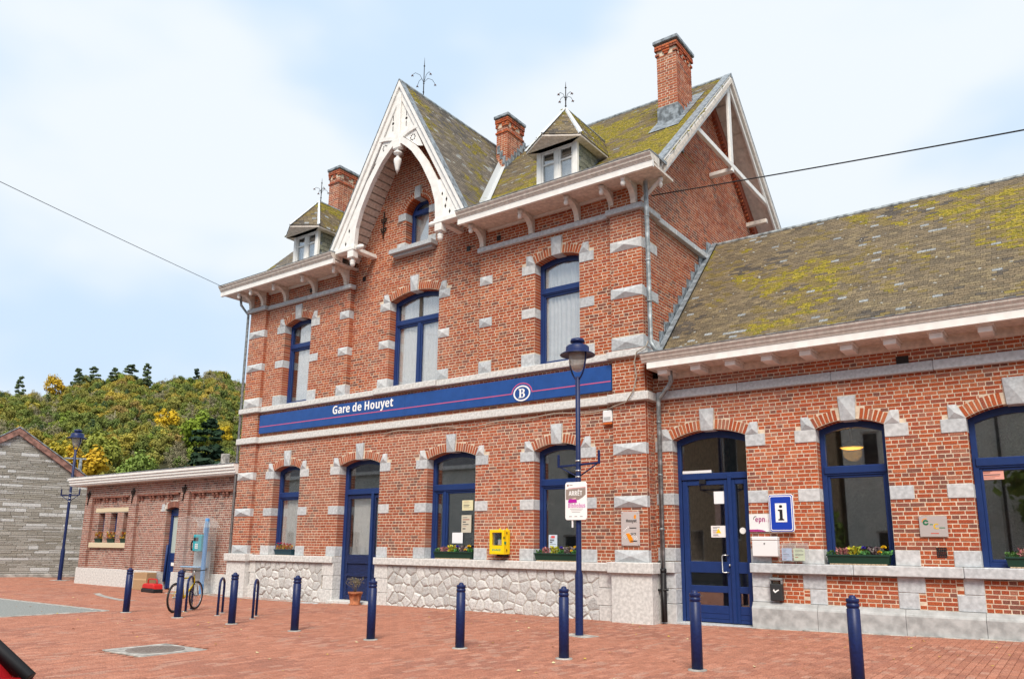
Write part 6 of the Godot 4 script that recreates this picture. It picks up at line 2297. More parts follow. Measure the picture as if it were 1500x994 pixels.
	put(t, "emblem", s, plain(Color(0.01, 0.14, 0.06)))
	s = begin()
	band(s, arc_pts(Vector2(-0.12, 0.08), 0.066, 1.2, 3.2, 10), arc_pts(Vector2(-0.12, 0.08), 0.054, 1.2, 3.2, 10), 0.005, 0.009)
	put(t, "emblem_arc", s, orange)
	lettering(t, "C", Vector3(0.045, 0.0, 0.006), 0.085, 0.10, plain(Color(0.70, 0.45, 0.01)))
	s = begin()
	box(s, Vector3(-0.055, 0.025, 0.004), Vector3(-0.005, 0.04, 0.007))
	box(s, Vector3(0.095, -0.035, 0.004), Vector3(0.19, -0.02, 0.007))
	put(t, "small_print", s, plain(Color(0.02, 0.18, 0.08)))
	s = begin()
	box(s, Vector3(-0.05, -0.135, 0.004), Vector3(0.08, -0.12, 0.007))
	put(t, "small_print", s, plain(Color(0.55, 0.08, 0.05)))
	# loose grey cable along the string course
	s = begin(true)
	var pts := []
	for k in 30:
		var x := lerpf(-1.3, 6.4, k / 29.0)
		pts.append(Vector3(x, 4.80 + 0.03 * sin(k * 0.9) + 0.035 * sin(k * 0.37) + (0.0 if k < 24 else (k - 24) * 0.012), 0.05 + (0.14 if x > 6.2 else 0.0)))
	pts.append_array([Vector3(6.75, 4.9, 0.26), Vector3(6.95, 5.15, 0.28), Vector3(7.0, 5.5, 0.2), Vector3(6.95, 5.85, 0.2), Vector3(7.05, 6.05, 0.26), Vector3(7.3, 6.15, 0.27), Vector3(7.32, 6.3, 0.2)])
	tube(s, pts, 0.016, 6)
	tag(put(self, "wall_cable", s, plain(Color(0.34, 0.29, 0.24), 0.8)), "sagging grey cable clipped under the stone string course", "cable")
	# flower boxes
	planter("blue-green flower box with red blooms on the leftmost sill of the tall block", Vector3(-5.62, 1.285, -0.06), 0.86, "red", M.trough_blue)
	planter("green flower box of mixed flowers under the papered window left of the yellow cabinet", Vector3(1.45, 1.30, -0.02), 1.3, "mixed", M.trough)
	planter("green flower box of mixed flowers on the sill behind the bus stop post", Vector3(4.70, 1.30, -0.02), 1.25, "mixed", M.trough)
	planter("green flower box with yellow pansies on the sill right of the information sign", Vector3(11.38, 1.36, -0.38), 1.14, "mixed", M.trough)
	planter("green flower box with pink heather cut off at the right edge of view", Vector3(14.45, 1.36, -0.38), 1.3, "mixed", M.trough)
	planter("small dark planter with orange plants, leftmost of three on the annex sill", Vector3(-18.12, 1.6, -0.36), 0.52, "small", M.trough)
	planter("small dark planter with orange plants, middle of three on the annex sill", Vector3(-17.08, 1.6, -0.36), 0.54, "small", M.trough)
	planter("small dark planter with orange plants, rightmost of three on the annex sill", Vector3(-16.06, 1.6, -0.36), 0.50, "small", M.trough)

# ---------------------------------------------------------------- street furniture
func lamp_post(called: String, label: String, at: Vector3, sc: float, turn: float) -> Node3D:
	var t := thing(called, label, "street lamp", at, turn)
	t.scale = Vector3.ONE * sc
	var s := begin(true)
	lathe(s, [Vector2(0.075, 0.0), Vector2(0.075, 1.10), Vector2(0.058, 1.16), Vector2(0.052, 1.2), Vector2(0.052, 3.1), Vector2(0.047, 3.12), Vector2(0.047, 4.92), Vector2(0, 4.94)], Vector3.ZERO, 16)
	put(t, "pole", s, M.blue_post)
	s = begin()
	cbox(s, Vector3(-0.33, -0.1, -0.2), Vector3(0.33, 0.012, 0.2), 0.006)
	put(t, "base_plate", s, M.concrete)
	s = begin(true)
	lathe(s, [Vector2(0.0, 5.73), Vector2(0.05, 5.725), Vector2(0.13, 5.70), Vector2(0.145, 5.66), Vector2(0.145, 5.635), Vector2(0.10, 5.62), Vector2(0.10, 5.60), Vector2(0.20, 5.565), Vector2(0.235, 5.53), Vector2(0.235, 5.42), Vector2(0.31, 5.405), Vector2(0.355, 5.375), Vector2(0.35, 5.365), Vector2(0.30, 5.385), Vector2(0.2, 5.40), Vector2(0.0, 5.40)], Vector3.ZERO, 28)
	put(t, "hood", s, M.blue_post)
	s = begin(true)
	lathe(s, [Vector2(0.18, 5.39), Vector2(0.18, 5.33), Vector2(0.165, 5.22), Vector2(0.12, 5.10), Vector2(0.06, 5.04), Vector2(0.0, 5.03)], Vector3.ZERO, 24)
	put(t, "globe", s, M.lamp_glass)
	for k in 2:
		s = begin(true)
		var p := []
		for j in 10:
			var a := j / 9.0
			p.append(Vector3((1 if k else -1) * (0.04 + 0.19 * sin(a * PI * 0.5)), lerpf(4.88, 5.42, a * a * 0.6 + a * 0.4), 0))
		tube(s, p, 0.018, 6)
		put(t, "fork", s, M.blue_post)
	for a in [[0.0, 1.0, 3.17, 0.56], [PI, 1.0, 3.17, 0.56]]:
		var sg: float = 1.0 if a[0] == 0.0 else -1.0
		s = begin()
		cbox(s, Vector3(min(sg * 0.04, sg * 0.56), 3.16, -0.018), Vector3(max(sg * 0.04, sg * 0.56), 3.20, 0.018), 0.004)
		cbox(s, Vector3(sg * 0.56 - 0.02, 3.16, -0.018), Vector3(sg * 0.56 + 0.02, 3.42, 0.018), 0.004)
		put(t, "arm", s, M.blue_post)
		s = begin(true)
		tube(s, [Vector3(sg * 0.05, 2.96, 0), Vector3(sg * 0.5, 3.16, 0)], 0.014, 5)
		put(t, "stay", s, M.blue_post)
	for y in [2.93, 3.05, 3.24]:
		s = begin(true)
		lathe(s, [Vector2(0.053, y), Vector2(0.058, y), Vector2(0.058, y + 0.03), Vector2(0.053, y + 0.03)], Vector3.ZERO, 14)
		put(t, "clamp", s, M.steel)
	return t

func street_things() -> void:
	lamp_post("street_lamp", "tall blue lamp post carrying a white bus stop plate", on_ground(7.16, 3.07), 1.0, -0.25)
	lamp_post("street_lamp", "tall blue lamp post in front of the grey stone gable", on_ground(-21.75, -0.6), 1.17, 0.15)
	# stop plate
	var t := thing("bus_stop_plate", "white rounded stop plate with brown panel clamped to the lamp post", "sign", Vector3(7.16, 2.48, 3.16))
	board(t, "plate", Vector3.ZERO, 0.48, 0.72, 0.02, 0.05, M.print_white)
	var s := begin()
	slab(s, PackedVector2Array([Vector2(-0.22, 0.225), Vector2(-0.22, 0.03), Vector2(-0.1, 0.01), Vector2(0.06, 0.02), Vector2(0.16, 0.07), Vector2(0.22, 0.12), Vector2(0.22, 0.245), Vector2(-0.16, 0.225)]), 0.01, 0.013)
	put(t, "panel", s, plain(Color(0.30, 0.24, 0.21), 0.5))
	s = begin()
	slab(s, PackedVector2Array([Vector2(-0.17, 0.232), Vector2(0.22, 0.25), Vector2(0.22, 0.262), Vector2(-0.17, 0.244)]), 0.01, 0.013)
	put(t, "rule", s, plain(Color(0.62, 0.25, 0.25), 0.5))
	lettering(t, "ARRÊT", Vector3(-0.005, 0.16, 0.014), 0.30, 0.115, M.print_white)
	lettering(t, "Bibliobus", Vector3(0.02, -0.085, 0.011), 0.38, 0.085, plain(Color(0.55, 0.18, 0.42)))
	s = begin()
	slab(s, PackedVector2Array([Vector2(-0.17, 0.0), Vector2(-0.13, 0.04), Vector2(0.02, 0.03), Vector2(0.03, -0.03), Vector2(-0.16, -0.035)]), 0.0135, 0.017)
	put(t, "bus_mark", s, plain(Color(0.45, 0.01, 0.33), 0.5))
	s = begin()
	slab(s, PackedVector2Array([Vector2(-0.09, 0.045), Vector2(0.0, 0.06), Vector2(0.015, 0.035), Vector2(-0.07, 0.033)]), 0.0135, 0.0165)
	put(t, "bus_mark", s, plain(Color(0.75, 0.60, 0.45), 0.5))
	s = begin()
	for k in 3: box(s, Vector3(-0.13 + k * 0.02, -0.155 - k * 0.03, 0.01), Vector3(0.16 - k * 0.03, -0.147 - k * 0.03, 0.012))
	for k in 3: box(s, Vector3(-0.15 + k * 0.12, -0.30, 0.01), Vector3(-0.09 + k * 0.12, -0.285, 0.012))
	box(s, Vector3(-0.14, 0.295, 0.01), Vector3(-0.07, 0.31, 0.012))
	put(t, "small_print", s, plain(Color(0.35, 0.33, 0.33), 0.6))
	s = begin()
	slab(s, arc_pts(Vector2(-0.175, 0.30), 0.018, 0, TAU * 0.95, 8), 0.01, 0.013)
	put(t, "crest", s, plain(Color(0.25, 0.06, 0.02), 0.6))
	s = begin()
	box(s, Vector3(-0.10, -0.5, -0.03), Vector3(-0.075, -0.36, 0.0))
	put(t, "sticker", s, M.print_white)
	# bollards
	var names := ["leftmost blue bollard, beside the grey parking bay", "blue bollard standing in front of the bicycle", "blue bollard between the two empty bike hoops", "blue bollard in front of the rubble plinth left of the front door", "blue bollard in front of the terracotta pot by the front door", "blue bollard below the yellow cabinet", "blue bollard just left of the lamp post with the stop plate", "blue bollard in front of the blue double door", "rightmost blue bollard, cut by the bottom edge of the picture"]
	var bx := [-3.51, -1.40, 0.66, 2.66, 4.74, 6.65, 8.63, 10.64, 12.64]
	var bz := [6.03, 5.99, 6.03, 6.03, 6.05, 5.92, 5.92, 5.8, 5.8]
	var proto: Node3D
	for k in 9:
		if k == 0:
			proto = thing("bollard", names[0], "bollard", on_ground(bx[0], bz[0]), 0.0, "row of blue bollards")
			s = begin(true)
			lathe(s, [Vector2(0.0, 0.015), Vector2(0.075, 0.015), Vector2(0.075, 0.865), Vector2(0.067, 0.87), Vector2(0.067, 0.885), Vector2(0.075, 0.89), Vector2(0.075, 0.925), Vector2(0.067, 0.93), Vector2(0.067, 0.94), Vector2(0.075, 0.945), Vector2(0.075, 0.98), Vector2(0.07, 0.988), Vector2(0.045, 0.99), Vector2(0.042, 1.0), Vector2(0.03, 1.022), Vector2(0.0, 1.03)], Vector3.ZERO, 20)
			put(proto, "post", s, M.blue_post)
			s = begin(true)
			lathe(s, [Vector2(0.0, -0.03), Vector2(0.125, -0.03), Vector2(0.125, 0.012), Vector2(0.075, 0.016), Vector2(0.0, 0.016)], Vector3.ZERO, 20)
			put(proto, "foot", s, M.concrete)
		else: copy_of(proto, "bollard", names[k], on_ground(bx[k], bz[k]))
	# bike hoops
	var hp: Node3D
	var hl := ["blue tubular bike hoop holding the bicycle", "empty blue bike hoop left of the third bollard", "empty blue bike hoop right of the third bollard"]
	for k in 3:
		var at := on_ground([-3.02, -1.57, -0.26][k], [4.73, 4.82, 4.82][k])
		if k == 0:
			hp = thing("bike_hoop", hl[0], "bike rack", at, 0.84, "blue bike hoops")
			s = begin(true)
			var p := [Vector3(0, 0, 0.36), Vector3(0, 0.66, 0.36)]
			for j in 9: p.append(Vector3(0, 0.66 + 0.16 * sin(j / 8.0 * PI), 0.36 * cos(j / 8.0 * PI) * (1.0)))
			p.append(Vector3(0, 0, -0.36))
			tube(s, p, 0.028, 10)
			put(hp, "hoop", s, M.blue_post)
			for z in [-0.36, 0.36]:
				s = begin(true)
				lathe(s, [Vector2(0.07, 0.0), Vector2(0.07, 0.012), Vector2(0.0, 0.012)], Vector3(0, 0, z), 12)
				put(hp, "flange", s, M.concrete)
		else: copy_of(hp, "bike_hoop", hl[k], at, 0.84)
	bicycle()
	phone_booth()
	# carton and tool box by the annex door
	t = thing("cardboard_box", "brown cardboard box behind the red tool box by the annex door", "box", on_ground(-13.4, 0.15), 0.05)
	s = begin()
	cbox(s, Vector3(-0.42, 0.0, -0.2), Vector3(0.42, 0.62, 0.2), 0.01)
	put(t, "carton", s, M.card)
	s = begin()
	box(s, Vector3(-0.42, 0.35, 0.2), Vector3(0.42, 0.40, 0.203))
	put(t, "tape", s, plain(Color(0.55, 0.38, 0.22)))
	t = thing("tool_box", "red and black tool box with carrying handle on the paving", "tool box", on_ground(-11.6, 0.85), -0.1)
	s = begin()
	cbox(s, Vector3(-0.5, 0.0, -0.17), Vector3(0.5, 0.13, 0.17), 0.02)
	put(t, "base", s, M.black)
	s = begin()
	slab(s, PackedVector2Array([Vector2(-0.48, 0.13), Vector2(0.48, 0.13), Vector2(0.46, 0.26), Vector2(0.36, 0.30), Vector2(-0.36, 0.30), Vector2(-0.46, 0.26)]), -0.15, 0.15, 0.02)
	put(t, "lid", s, M.red)
	s = begin(true)
	tube(s, [Vector3(-0.36, 0.28, 0), Vector3(-0.34, 0.42, 0), Vector3(-0.28, 0.45, 0), Vector3(0.28, 0.45, 0), Vector3(0.34, 0.42, 0), Vector3(0.36, 0.28, 0)], 0.022, 6)
	put(t, "handle", s, M.red)
	# pot
	t = thing("plant_pot", "terracotta pot with a withered plant beside the front door", "plant pot", on_ground(-1.75, 0.45))
	t.scale = Vector3.ONE * 0.78
	s = begin(true)
	lathe(s, [Vector2(0.0, 0.0), Vector2(0.21, 0.0), Vector2(0.22, 0.05), Vector2(0.17, 0.055), Vector2(0.23, 0.38), Vector2(0.26, 0.385), Vector2(0.265, 0.46), Vector2(0.24, 0.46), Vector2(0.235, 0.40), Vector2(0.0, 0.40)], Vector3.ZERO, 24)
	put(t, "pot", s, M.terracotta)
	for k in 14:
		s = begin(true)
		var a := rng.randf() * TAU
		var d := Vector3(cos(a), 0, sin(a)) * rng.randf_range(0.08, 0.35) + Vector3(-0.12, 0, 0)
		tube(s, [Vector3(0, 0.4, 0), d * 0.4 + Vector3(0, 0.62, 0), d + Vector3(0, rng.randf_range(0.65, 1.0), 0)], 0.006, 4)
		put(t, "stem", s, plain(Color(0.16, 0.12, 0.07), 0.9))
		tuft(t, "withered_leaves", d * 0.8 + Vector3(0, 0.62 + rng.randf() * 0.15, 0), 0.09, 0.18, 26, [Color(0.20, 0.16, 0.10), Color(0.28, 0.24, 0.17), Color(0.11, 0.12, 0.06)], 0.05, 0.012)
	# masts behind the annex
	t = thing("signal_mast", "pale steel post with crossbar rising behind the annex roof", "mast", Vector3(-34.9, -0.3, -6.9), 1.15)
	s = begin()
	tube(s, [Vector3(0, 0, 0), Vector3(0, 7.0, 0)], [0.22, 0.08], 8)
	put(t, "post", s, M.zinc)
	s = begin()
	box(s, Vector3(-0.9, 6.93, -0.05), Vector3(0.3, 7.02, 0.05))
	put(t, "crossbar", s, M.zinc)
	t = thing("catenary_mast", "grey concrete mast head above the annex roof with wire stays", "mast", Vector3(-22.4, -0.3, -8.7))
	s = begin()
	cbox(s, Vector3(-0.2, 0, -0.15), Vector3(0.2, 6.7, 0.15), 0.03)
	put(t, "post", s, M.concrete)
	s = begin(true)
	tube(s, [Vector3(0, 6.4, 0), Vector3(-8, 4.0, -1)], 0.035, 5)
	tube(s, [Vector3(0, 6.4, 0), Vector3(-3.2, 4.6, -0.5)], 0.035, 5)
	put(t, "stay_wire", s, M.zinc)
	# overhead cables
	var pc := []
	for k in 25:
		var a := k / 24.0
		pc.append(Vector3(-8.75, 10.5, 0.95).lerp(Vector3(-1.9, 11.64, 26.0), a) + Vector3(0, -0.25 * sin(a * PI), 0))
	s = begin(true)
	tube(s, pc, 0.009, 5)
	tag(put(self, "overhead_cable", s, M.black), "thin black overhead cable running left from the eaves corner", "cable")
	pc = []
	for k in 25:
		var a := k / 24.0
		pc.append(Vector3(7.22, 10.15, -0.4).lerp(Vector3(29.0, 6.2, 4.52), a) + Vector3(0, -0.22 * sin(a * PI), 0))
	s = begin(true)
	tube(s, pc, 0.014, 6)
	tag(put(self, "overhead_cable", s, M.black), "thick black overhead cable leaving the eaves corner toward the right", "cable")
	parked_car()

func wheel(parent: Node3D, called: String, at: Vector3, r: float) -> void:
	var w := node(parent, called, at)
	var s := begin(true)
	var p := []
	for k in 33: p.append(Vector3(cos(k * TAU / 32) * r, sin(k * TAU / 32) * r, 0))
	tube(s, p, 0.024, 8, false)
	put(w, "tyre", s, M.black)
	s = begin(true)
	p = []
	for k in 33: p.append(Vector3(cos(k * TAU / 32), sin(k * TAU / 32), 0) * (r - 0.032))
	tube(s, p, 0.013, 6, false)
	put(w, "rim", s, M.steel)
	s = begin()
	for k in 24: tube(s, [Vector3(0, 0, 0.02 * (1 if k % 2 else -1)), Vector3(cos(k * TAU / 24), sin(k * TAU / 24), 0) * (r - 0.035)], 0.0025, 3, false)
	tube(s, [Vector3(0, 0, -0.045), Vector3(0, 0, 0.045)], 0.02, 8)
	put(w, "spokes", s, M.steel)

func bicycle() -> void:
	# local x forward
	var t := thing("bicycle", "yellow and black bicycle leaning in the leftmost bike hoop", "bicycle", on_ground(-3.0, 4.85), 2.12)
	t.rotation.z = 0.0
	wheel(t, "wheel", Vector3(0.53, 0.35, 0), 0.325)
	wheel(t, "wheel", Vector3(-0.53, 0.35, 0), 0.325)
	var s := begin(true)
	var bb := Vector3(-0.1, 0.31, 0)
	var st := Vector3(-0.22, 0.78, 0)
	var hd := Vector3(0.36, 0.80, 0)
	var hl := Vector3(0.40, 0.66, 0)
	for q in [[bb, st], [st, hd], [bb, hl], [hd, hl]]: tube(s, [q[0], q[1]], 0.019, 8)
	for z in [-0.06, 0.06]:
		tube(s, [bb, Vector3(-0.53, 0.35, z)], 0.011, 6)
		tube(s, [st - Vector3(0, 0.06, 0), Vector3(-0.53, 0.35, z)], 0.010, 6)
	put(t, "frame", s, plain(Color(0.70, 0.50, 0.01), 0.35))
	s = begin(true)
	for z in [-0.06, 0.06]: tube(s, [hl + Vector3(0.01, -0.02, z), Vector3(0.53, 0.35, z)], 0.016, 6)
	tube(s, [hl + Vector3(0.01, -0.02, -0.06), hl + Vector3(0.01, -0.02, 0.06)], 0.018, 6)
	tube(s, [hd, hd + Vector3(-0.03, 0.14, 0)], 0.016, 6)
	put(t, "fork", s, M.steel)
	s = begin(true)
	var hb := hd + Vector3(0.03, 0.15, 0)
	tube(s, [hd + Vector3(-0.03, 0.14, 0), hb], 0.015, 6)
	tube(s, [hb + Vector3(-0.05, 0.03, -0.31), hb + Vector3(0, 0, -0.1), hb, hb + Vector3(0, 0, 0.1), hb + Vector3(-0.05, 0.03, 0.31)], 0.013, 6)
	put(t, "handlebar", s, M.black)
	s = begin(true)
	tube(s, [st, st + Vector3(-0.04, 0.15, 0)], 0.013, 6)
	blob(s, st + Vector3(-0.05, 0.17, 0), Vector3(0.14, 0.03, 0.07), 10, 6)
	put(t, "saddle", s, M.black)
	s = begin(true)
	tube(s, [bb + Vector3(0, 0, 0.05), bb + Vector3(0.12, -0.12, 0.06)], 0.01, 5)
	tube(s, [bb + Vector3(0, 0, -0.05), bb + Vector3(-0.12, 0.12, -0.06)], 0.01, 5)
	lathe(s, [Vector2(0.0, 0.0), Vector2(0.09, 0.0), Vector2(0.09, 0.006), Vector2(0.0, 0.006)], Vector3(0, 0, 0), 16)
	put(t, "crank", s, M.steel)

func phone_booth() -> void:
	var t := thing("phone_booth", "open telephone booth with blue post, glass canopy and teal telephone", "phone booth", on_ground(-9.75, 0.25))
	var s := begin()
	cbox(s, Vector3(0.22, 0, 0.0), Vector3(0.36, 2.55, 0.12), 0.03)
	put(t, "post", s, plain(Color(0.10, 0.30, 0.62), 0.4))
	s = begin()
	var o := PackedVector2Array()
	var i := PackedVector2Array()
	for k in 12:
		var a := k / 11.0
		o.append(Vector2(lerpf(-1.0, 0.5, a), 2.62 - 0.12 * pow(a * 2.0 - 1.0, 2) - (0.25 * pow(a, 8))))
		i.append(o[k] - Vector2(0, 0.02))
	band(s, o, i, -0.3, 0.5)
	put(t, "canopy", s, M.clear)
	s = begin()
	box(s, Vector3(0.40, 0.35, -0.25), Vector3(0.415, 2.45, 0.5))
	put(t, "glass_side", s, M.clear)
	s = begin()
	box(s, Vector3(-1.0, 0.35, -0.25), Vector3(-0.985, 2.55, 0.35))
	put(t, "glass_side", s, M.clear)
	s = begin()
	box(s, Vector3(-0.75, 0.5, -0.24), Vector3(0.22, 1.42, -0.2))
	put(t, "back_panel", s, plain(Color(0.32, 0.33, 0.34), 0.5))
	s = begin()
	cbox(s, Vector3(-0.42, 1.42, -0.18), Vector3(0.05, 2.0, 0.1), 0.03)
	put(t, "telephone", s, plain(Color(0.02, 0.33, 0.40), 0.4))
	s = begin()
	cbox(s, Vector3(-0.36, 1.78, 0.1), Vector3(-0.08, 1.9, 0.115), 0.006)
	put(t, "display", s, M.black)
	s = begin()
	for r in 3:
		for c in 3: cbox(s, Vector3(-0.25 + c * 0.06, 1.52 + r * 0.06, 0.1), Vector3(-0.205 + c * 0.06, 1.565 + r * 0.06, 0.112), 0.003)
	put(t, "keypad", s, M.plastic_white)
	s = begin(true)
	tube(s, [Vector3(-0.48, 1.78, 0.06), Vector3(-0.52, 1.7, 0.08), Vector3(-0.52, 1.55, 0.08), Vector3(-0.48, 1.46, 0.06)], [0.04, 0.025, 0.025, 0.045], 8)
	put(t, "handset", s, M.black)
	s = begin()
	cbox(s, Vector3(-0.25, 2.05, -0.18), Vector3(0.1, 2.4, -0.16), 0.006)
	put(t, "instruction_card", s, plain(Color(0.50, 0.66, 0.78), 0.5))
	s = begin()
	cbox(s, Vector3(-0.9, 0.88, -0.2), Vector3(0.2, 0.92, 0.2), 0.01)
	put(t, "shelf", s, plain(Color(0.25, 0.42, 0.6), 0.4))
	s = begin()
	cbox(s, Vector3(-1.1, -0.1, -0.35), Vector3(0.6, 0.02, 0.55), 0.01)
	put(t, "base", s, M.concrete)

func parked_car() -> void:
	# built with its length along x, tail toward +x; only the tail glass reaches into the picture
	var f := Vector3(-0.592, 0, -0.806)
	var r := Vector3(0.806, 0, -0.592)
	var at := eye + f * 3.75 - r * 4.74
	at.y = -0.10
	var t := thing("parked_car", "red car at the lower left corner, only its dark rear window edge showing", "car", at, 0.6334)
	var prof := PackedVector2Array([Vector2(-2.0, 0.35), Vector2(-2.05, 0.62), Vector2(-1.9, 0.86), Vector2(-1.1, 1.0), Vector2(1.72, 1.06), Vector2(1.98, 1.04), Vector2(2.10, 0.9), Vector2(2.14, 0.6), Vector2(2.1, 0.35), Vector2(1.75, 0.3), Vector2(1.65, 0.5), Vector2(1.4, 0.64), Vector2(1.12, 0.5), Vector2(1.02, 0.28), Vector2(-0.95, 0.28), Vector2(-1.05, 0.5), Vector2(-1.3, 0.64), Vector2(-1.56, 0.5), Vector2(-1.66, 0.3)])
	var s := begin()
	slab(s, prof, -0.84, 0.84, 0.04)
	put(t, "body", s, mat(Color(0.36, 0.012, 0.016), 0.2))
	var cab := PackedVector2Array([Vector2(-1.05, 0.99), Vector2(-0.35, 1.44), Vector2(0.2, 1.52), Vector2(1.15, 1.50), Vector2(1.50, 1.42), Vector2(1.98, 1.04)])
	s = begin()
	slab(s, cab, -0.72, 0.72, 0.05)
	put(t, "cabin", s, mat(Color(0.36, 0.012, 0.016), 0.2))
	s = begin()
	slab(s, PackedVector2Array([Vector2(-0.85, 1.06), Vector2(-0.3, 1.40), Vector2(0.2, 1.46), Vector2(0.95, 1.45), Vector2(1.15, 1.09)]), -0.735, 0.735)
	put(t, "side_window", s, plain(Color(0.02, 0.022, 0.025), 0.06))
	s = begin()
	quad(s, Vector3(1.50, 1.445, -0.42), Vector3(1.50, 1.445, 0.42), Vector3(1.985, 1.065, 0.45), Vector3(1.985, 1.065, -0.45))
	put(t, "rear_window", s, plain(Color(0.02, 0.022, 0.025), 0.06))
	s = begin(true)
	for z in [-0.715, 0.715]:
		s = begin(true)
		tube(s, [Vector3(1.3, 1.50, z), Vector3(1.52, 1.44, z), Vector3(2.12, 0.97, z)], 0.042, 8)
		put(t, "window_seal", s, M.black)
	s = begin(true)
	cbox(s, Vector3(2.0, 0.72, 0.5), Vector3(2.125, 0.98, 0.8), 0.03)
	cbox(s, Vector3(2.0, 0.72, -0.8), Vector3(2.125, 0.98, -0.5), 0.03)
	put(t, "tail_light", s, plain(Color(0.35, 0.01, 0.01), 0.2))
	for p in [[-1.3, 0.78], [-1.3, -0.78], [1.4, 0.78], [1.4, -0.78]]:
		s = begin(true)
		lathe(s, [Vector2(0.0, -0.1), Vector2(0.29, -0.1), Vector2(0.31, -0.06), Vector2(0.31, 0.06), Vector2(0.29, 0.1), Vector2(0.0, 0.1)], Vector3.ZERO, 24)
		put(t, "wheel", s, M.black, Vector3(p[0], 0.31, p[1])).rotation.x = PI / 2

# ---------------------------------------------------------------- hillside and woods
const HILL0 := 225.0
const HILL1 := 500.0

func hill_y(r: float, az: float) -> float:
	var el := lerpf(0.203, 0.160, smoothstep(58.0, 73.0, az)) + 0.006 * sin(az * 0.9) + 0.004 * sin(az * 2.3 + 1.0)
	el *= smoothstep(112.0, 84.0, az) * smoothstep(14.0, 40.0, az)
	var top := el * HILL1 - 6.0
	var t := clampf((r - HILL0) / (HILL1 - HILL0), 0.0, 1.0)
	return lerpf(4.0, top, pow(t, 0.95)) - max(r - HILL1, 0.0) * 0.12 - max(HILL0 - r, 0.0) * 0.05

func polar(r: float, az: float, y := 0.0) -> Vector3:
	return Vector3(eye.x - sin(deg_to_rad(az)) * r, y, eye.z - cos(deg_to_rad(az)) * r)

func tree_mesh(kind: int, seed_: int) -> ArrayMesh:
	# about 10 m tall, foot at the origin
	var r := RandomNumberGenerator.new()
	r.seed = seed_
	var s := begin()
	var n_clump := 30
	if kind == 2: n_clump = 34
	for k in n_clump:
		var c: Vector3
		var rad: float
		if kind == 1:
			var t := float(k) / n_clump
			var a := k * 2.399 + r.randf() * 1.2
			var w := (2.2 * pow(1.0 - t, 0.7) + 0.12) * r.randf_range(0.4, 1.15)
			c = Vector3(cos(a) * w * 0.8, 2.0 + t * 7.8 + r.randf_range(-0.3, 0.3), sin(a) * w * 0.8)
			rad = lerpf(0.95, 0.22, t) * r.randf_range(0.6, 1.1)
		else:
			var d := Vector3(r.randfn(), r.randfn(), r.randfn()).normalized()
			d.y = d.y * 0.9 + 0.1
			c = Vector3(0, 5.8, 0) + d * Vector3(3.3, 3.3, 3.3) * r.randf_range(0.45, 1.0)
			rad = r.randf_range(0.9, 1.5)
		var n := 46 if kind != 2 else 22
		var tone := r.randf_range(0.72, 1.25)
		for j in n:
			var d := Vector3(r.randfn(), r.randfn(), r.randfn()).normalized()
			var p := c + d * rad * pow(r.randf(), 0.4) * (Vector3(1.3, 0.42, 1.3) if kind == 1 else Vector3.ONE)
			var q := (d + Vector3(r.randf() - 0.5, r.randf() - 0.2, r.randf() - 0.5)).normalized()
			var e := q.cross(Vector3(r.randf() - 0.5, r.randf() - 0.5, r.randf() - 0.5)).normalized()
			var f := q.cross(e)
			var z := r.randf_range(0.2, 0.42) * (0.75 if kind == 2 else 1.0)
			var g := tone * r.randf_range(0.86, 1.14)
			s.set_color(Color(g, g, g))
			s.set_normal(((p - c) / rad * 0.35 + (p - Vector3(0, 4.5, 0)) * 0.06 + q).normalized())
			quad(s, p + e * z, p - f * z * 0.8, p - e * z, p + f * z * 0.8)
	# trunk and limbs
	s.set_color(Color(0.6, 0.55, 0.6))
	s.set_normal(Vector3(0.6, 0.3, 0.74).normalized())
	tube(s, [Vector3(0, -2.0, 0), Vector3(0.1, 2.5, 0), Vector3(0, 6.5, 0.1)], [0.28, 0.2, 0.07], 5, false)
	if kind != 1:
		for k in 5:
			var a := k * 1.3
			tube(s, [Vector3(0, 2.5 + k * 0.5, 0), Vector3(cos(a) * 1.4, 4.6 + k * 0.5, sin(a) * 1.4), Vector3(cos(a) * 2.4, 6.6 + k * 0.3, sin(a) * 2.4)], [0.1, 0.07, 0.03], 4, false)
	return s.commit()

var tree_tones := [Color(0.24, 0.27, 0.055), Color(0.29, 0.28, 0.065), Color(0.19, 0.235, 0.055), Color(0.38, 0.33, 0.06), Color(0.36, 0.26, 0.085), Color(0.14, 0.19, 0.05), Color(0.22, 0.29, 0.05), Color(0.45, 0.35, 0.07)]

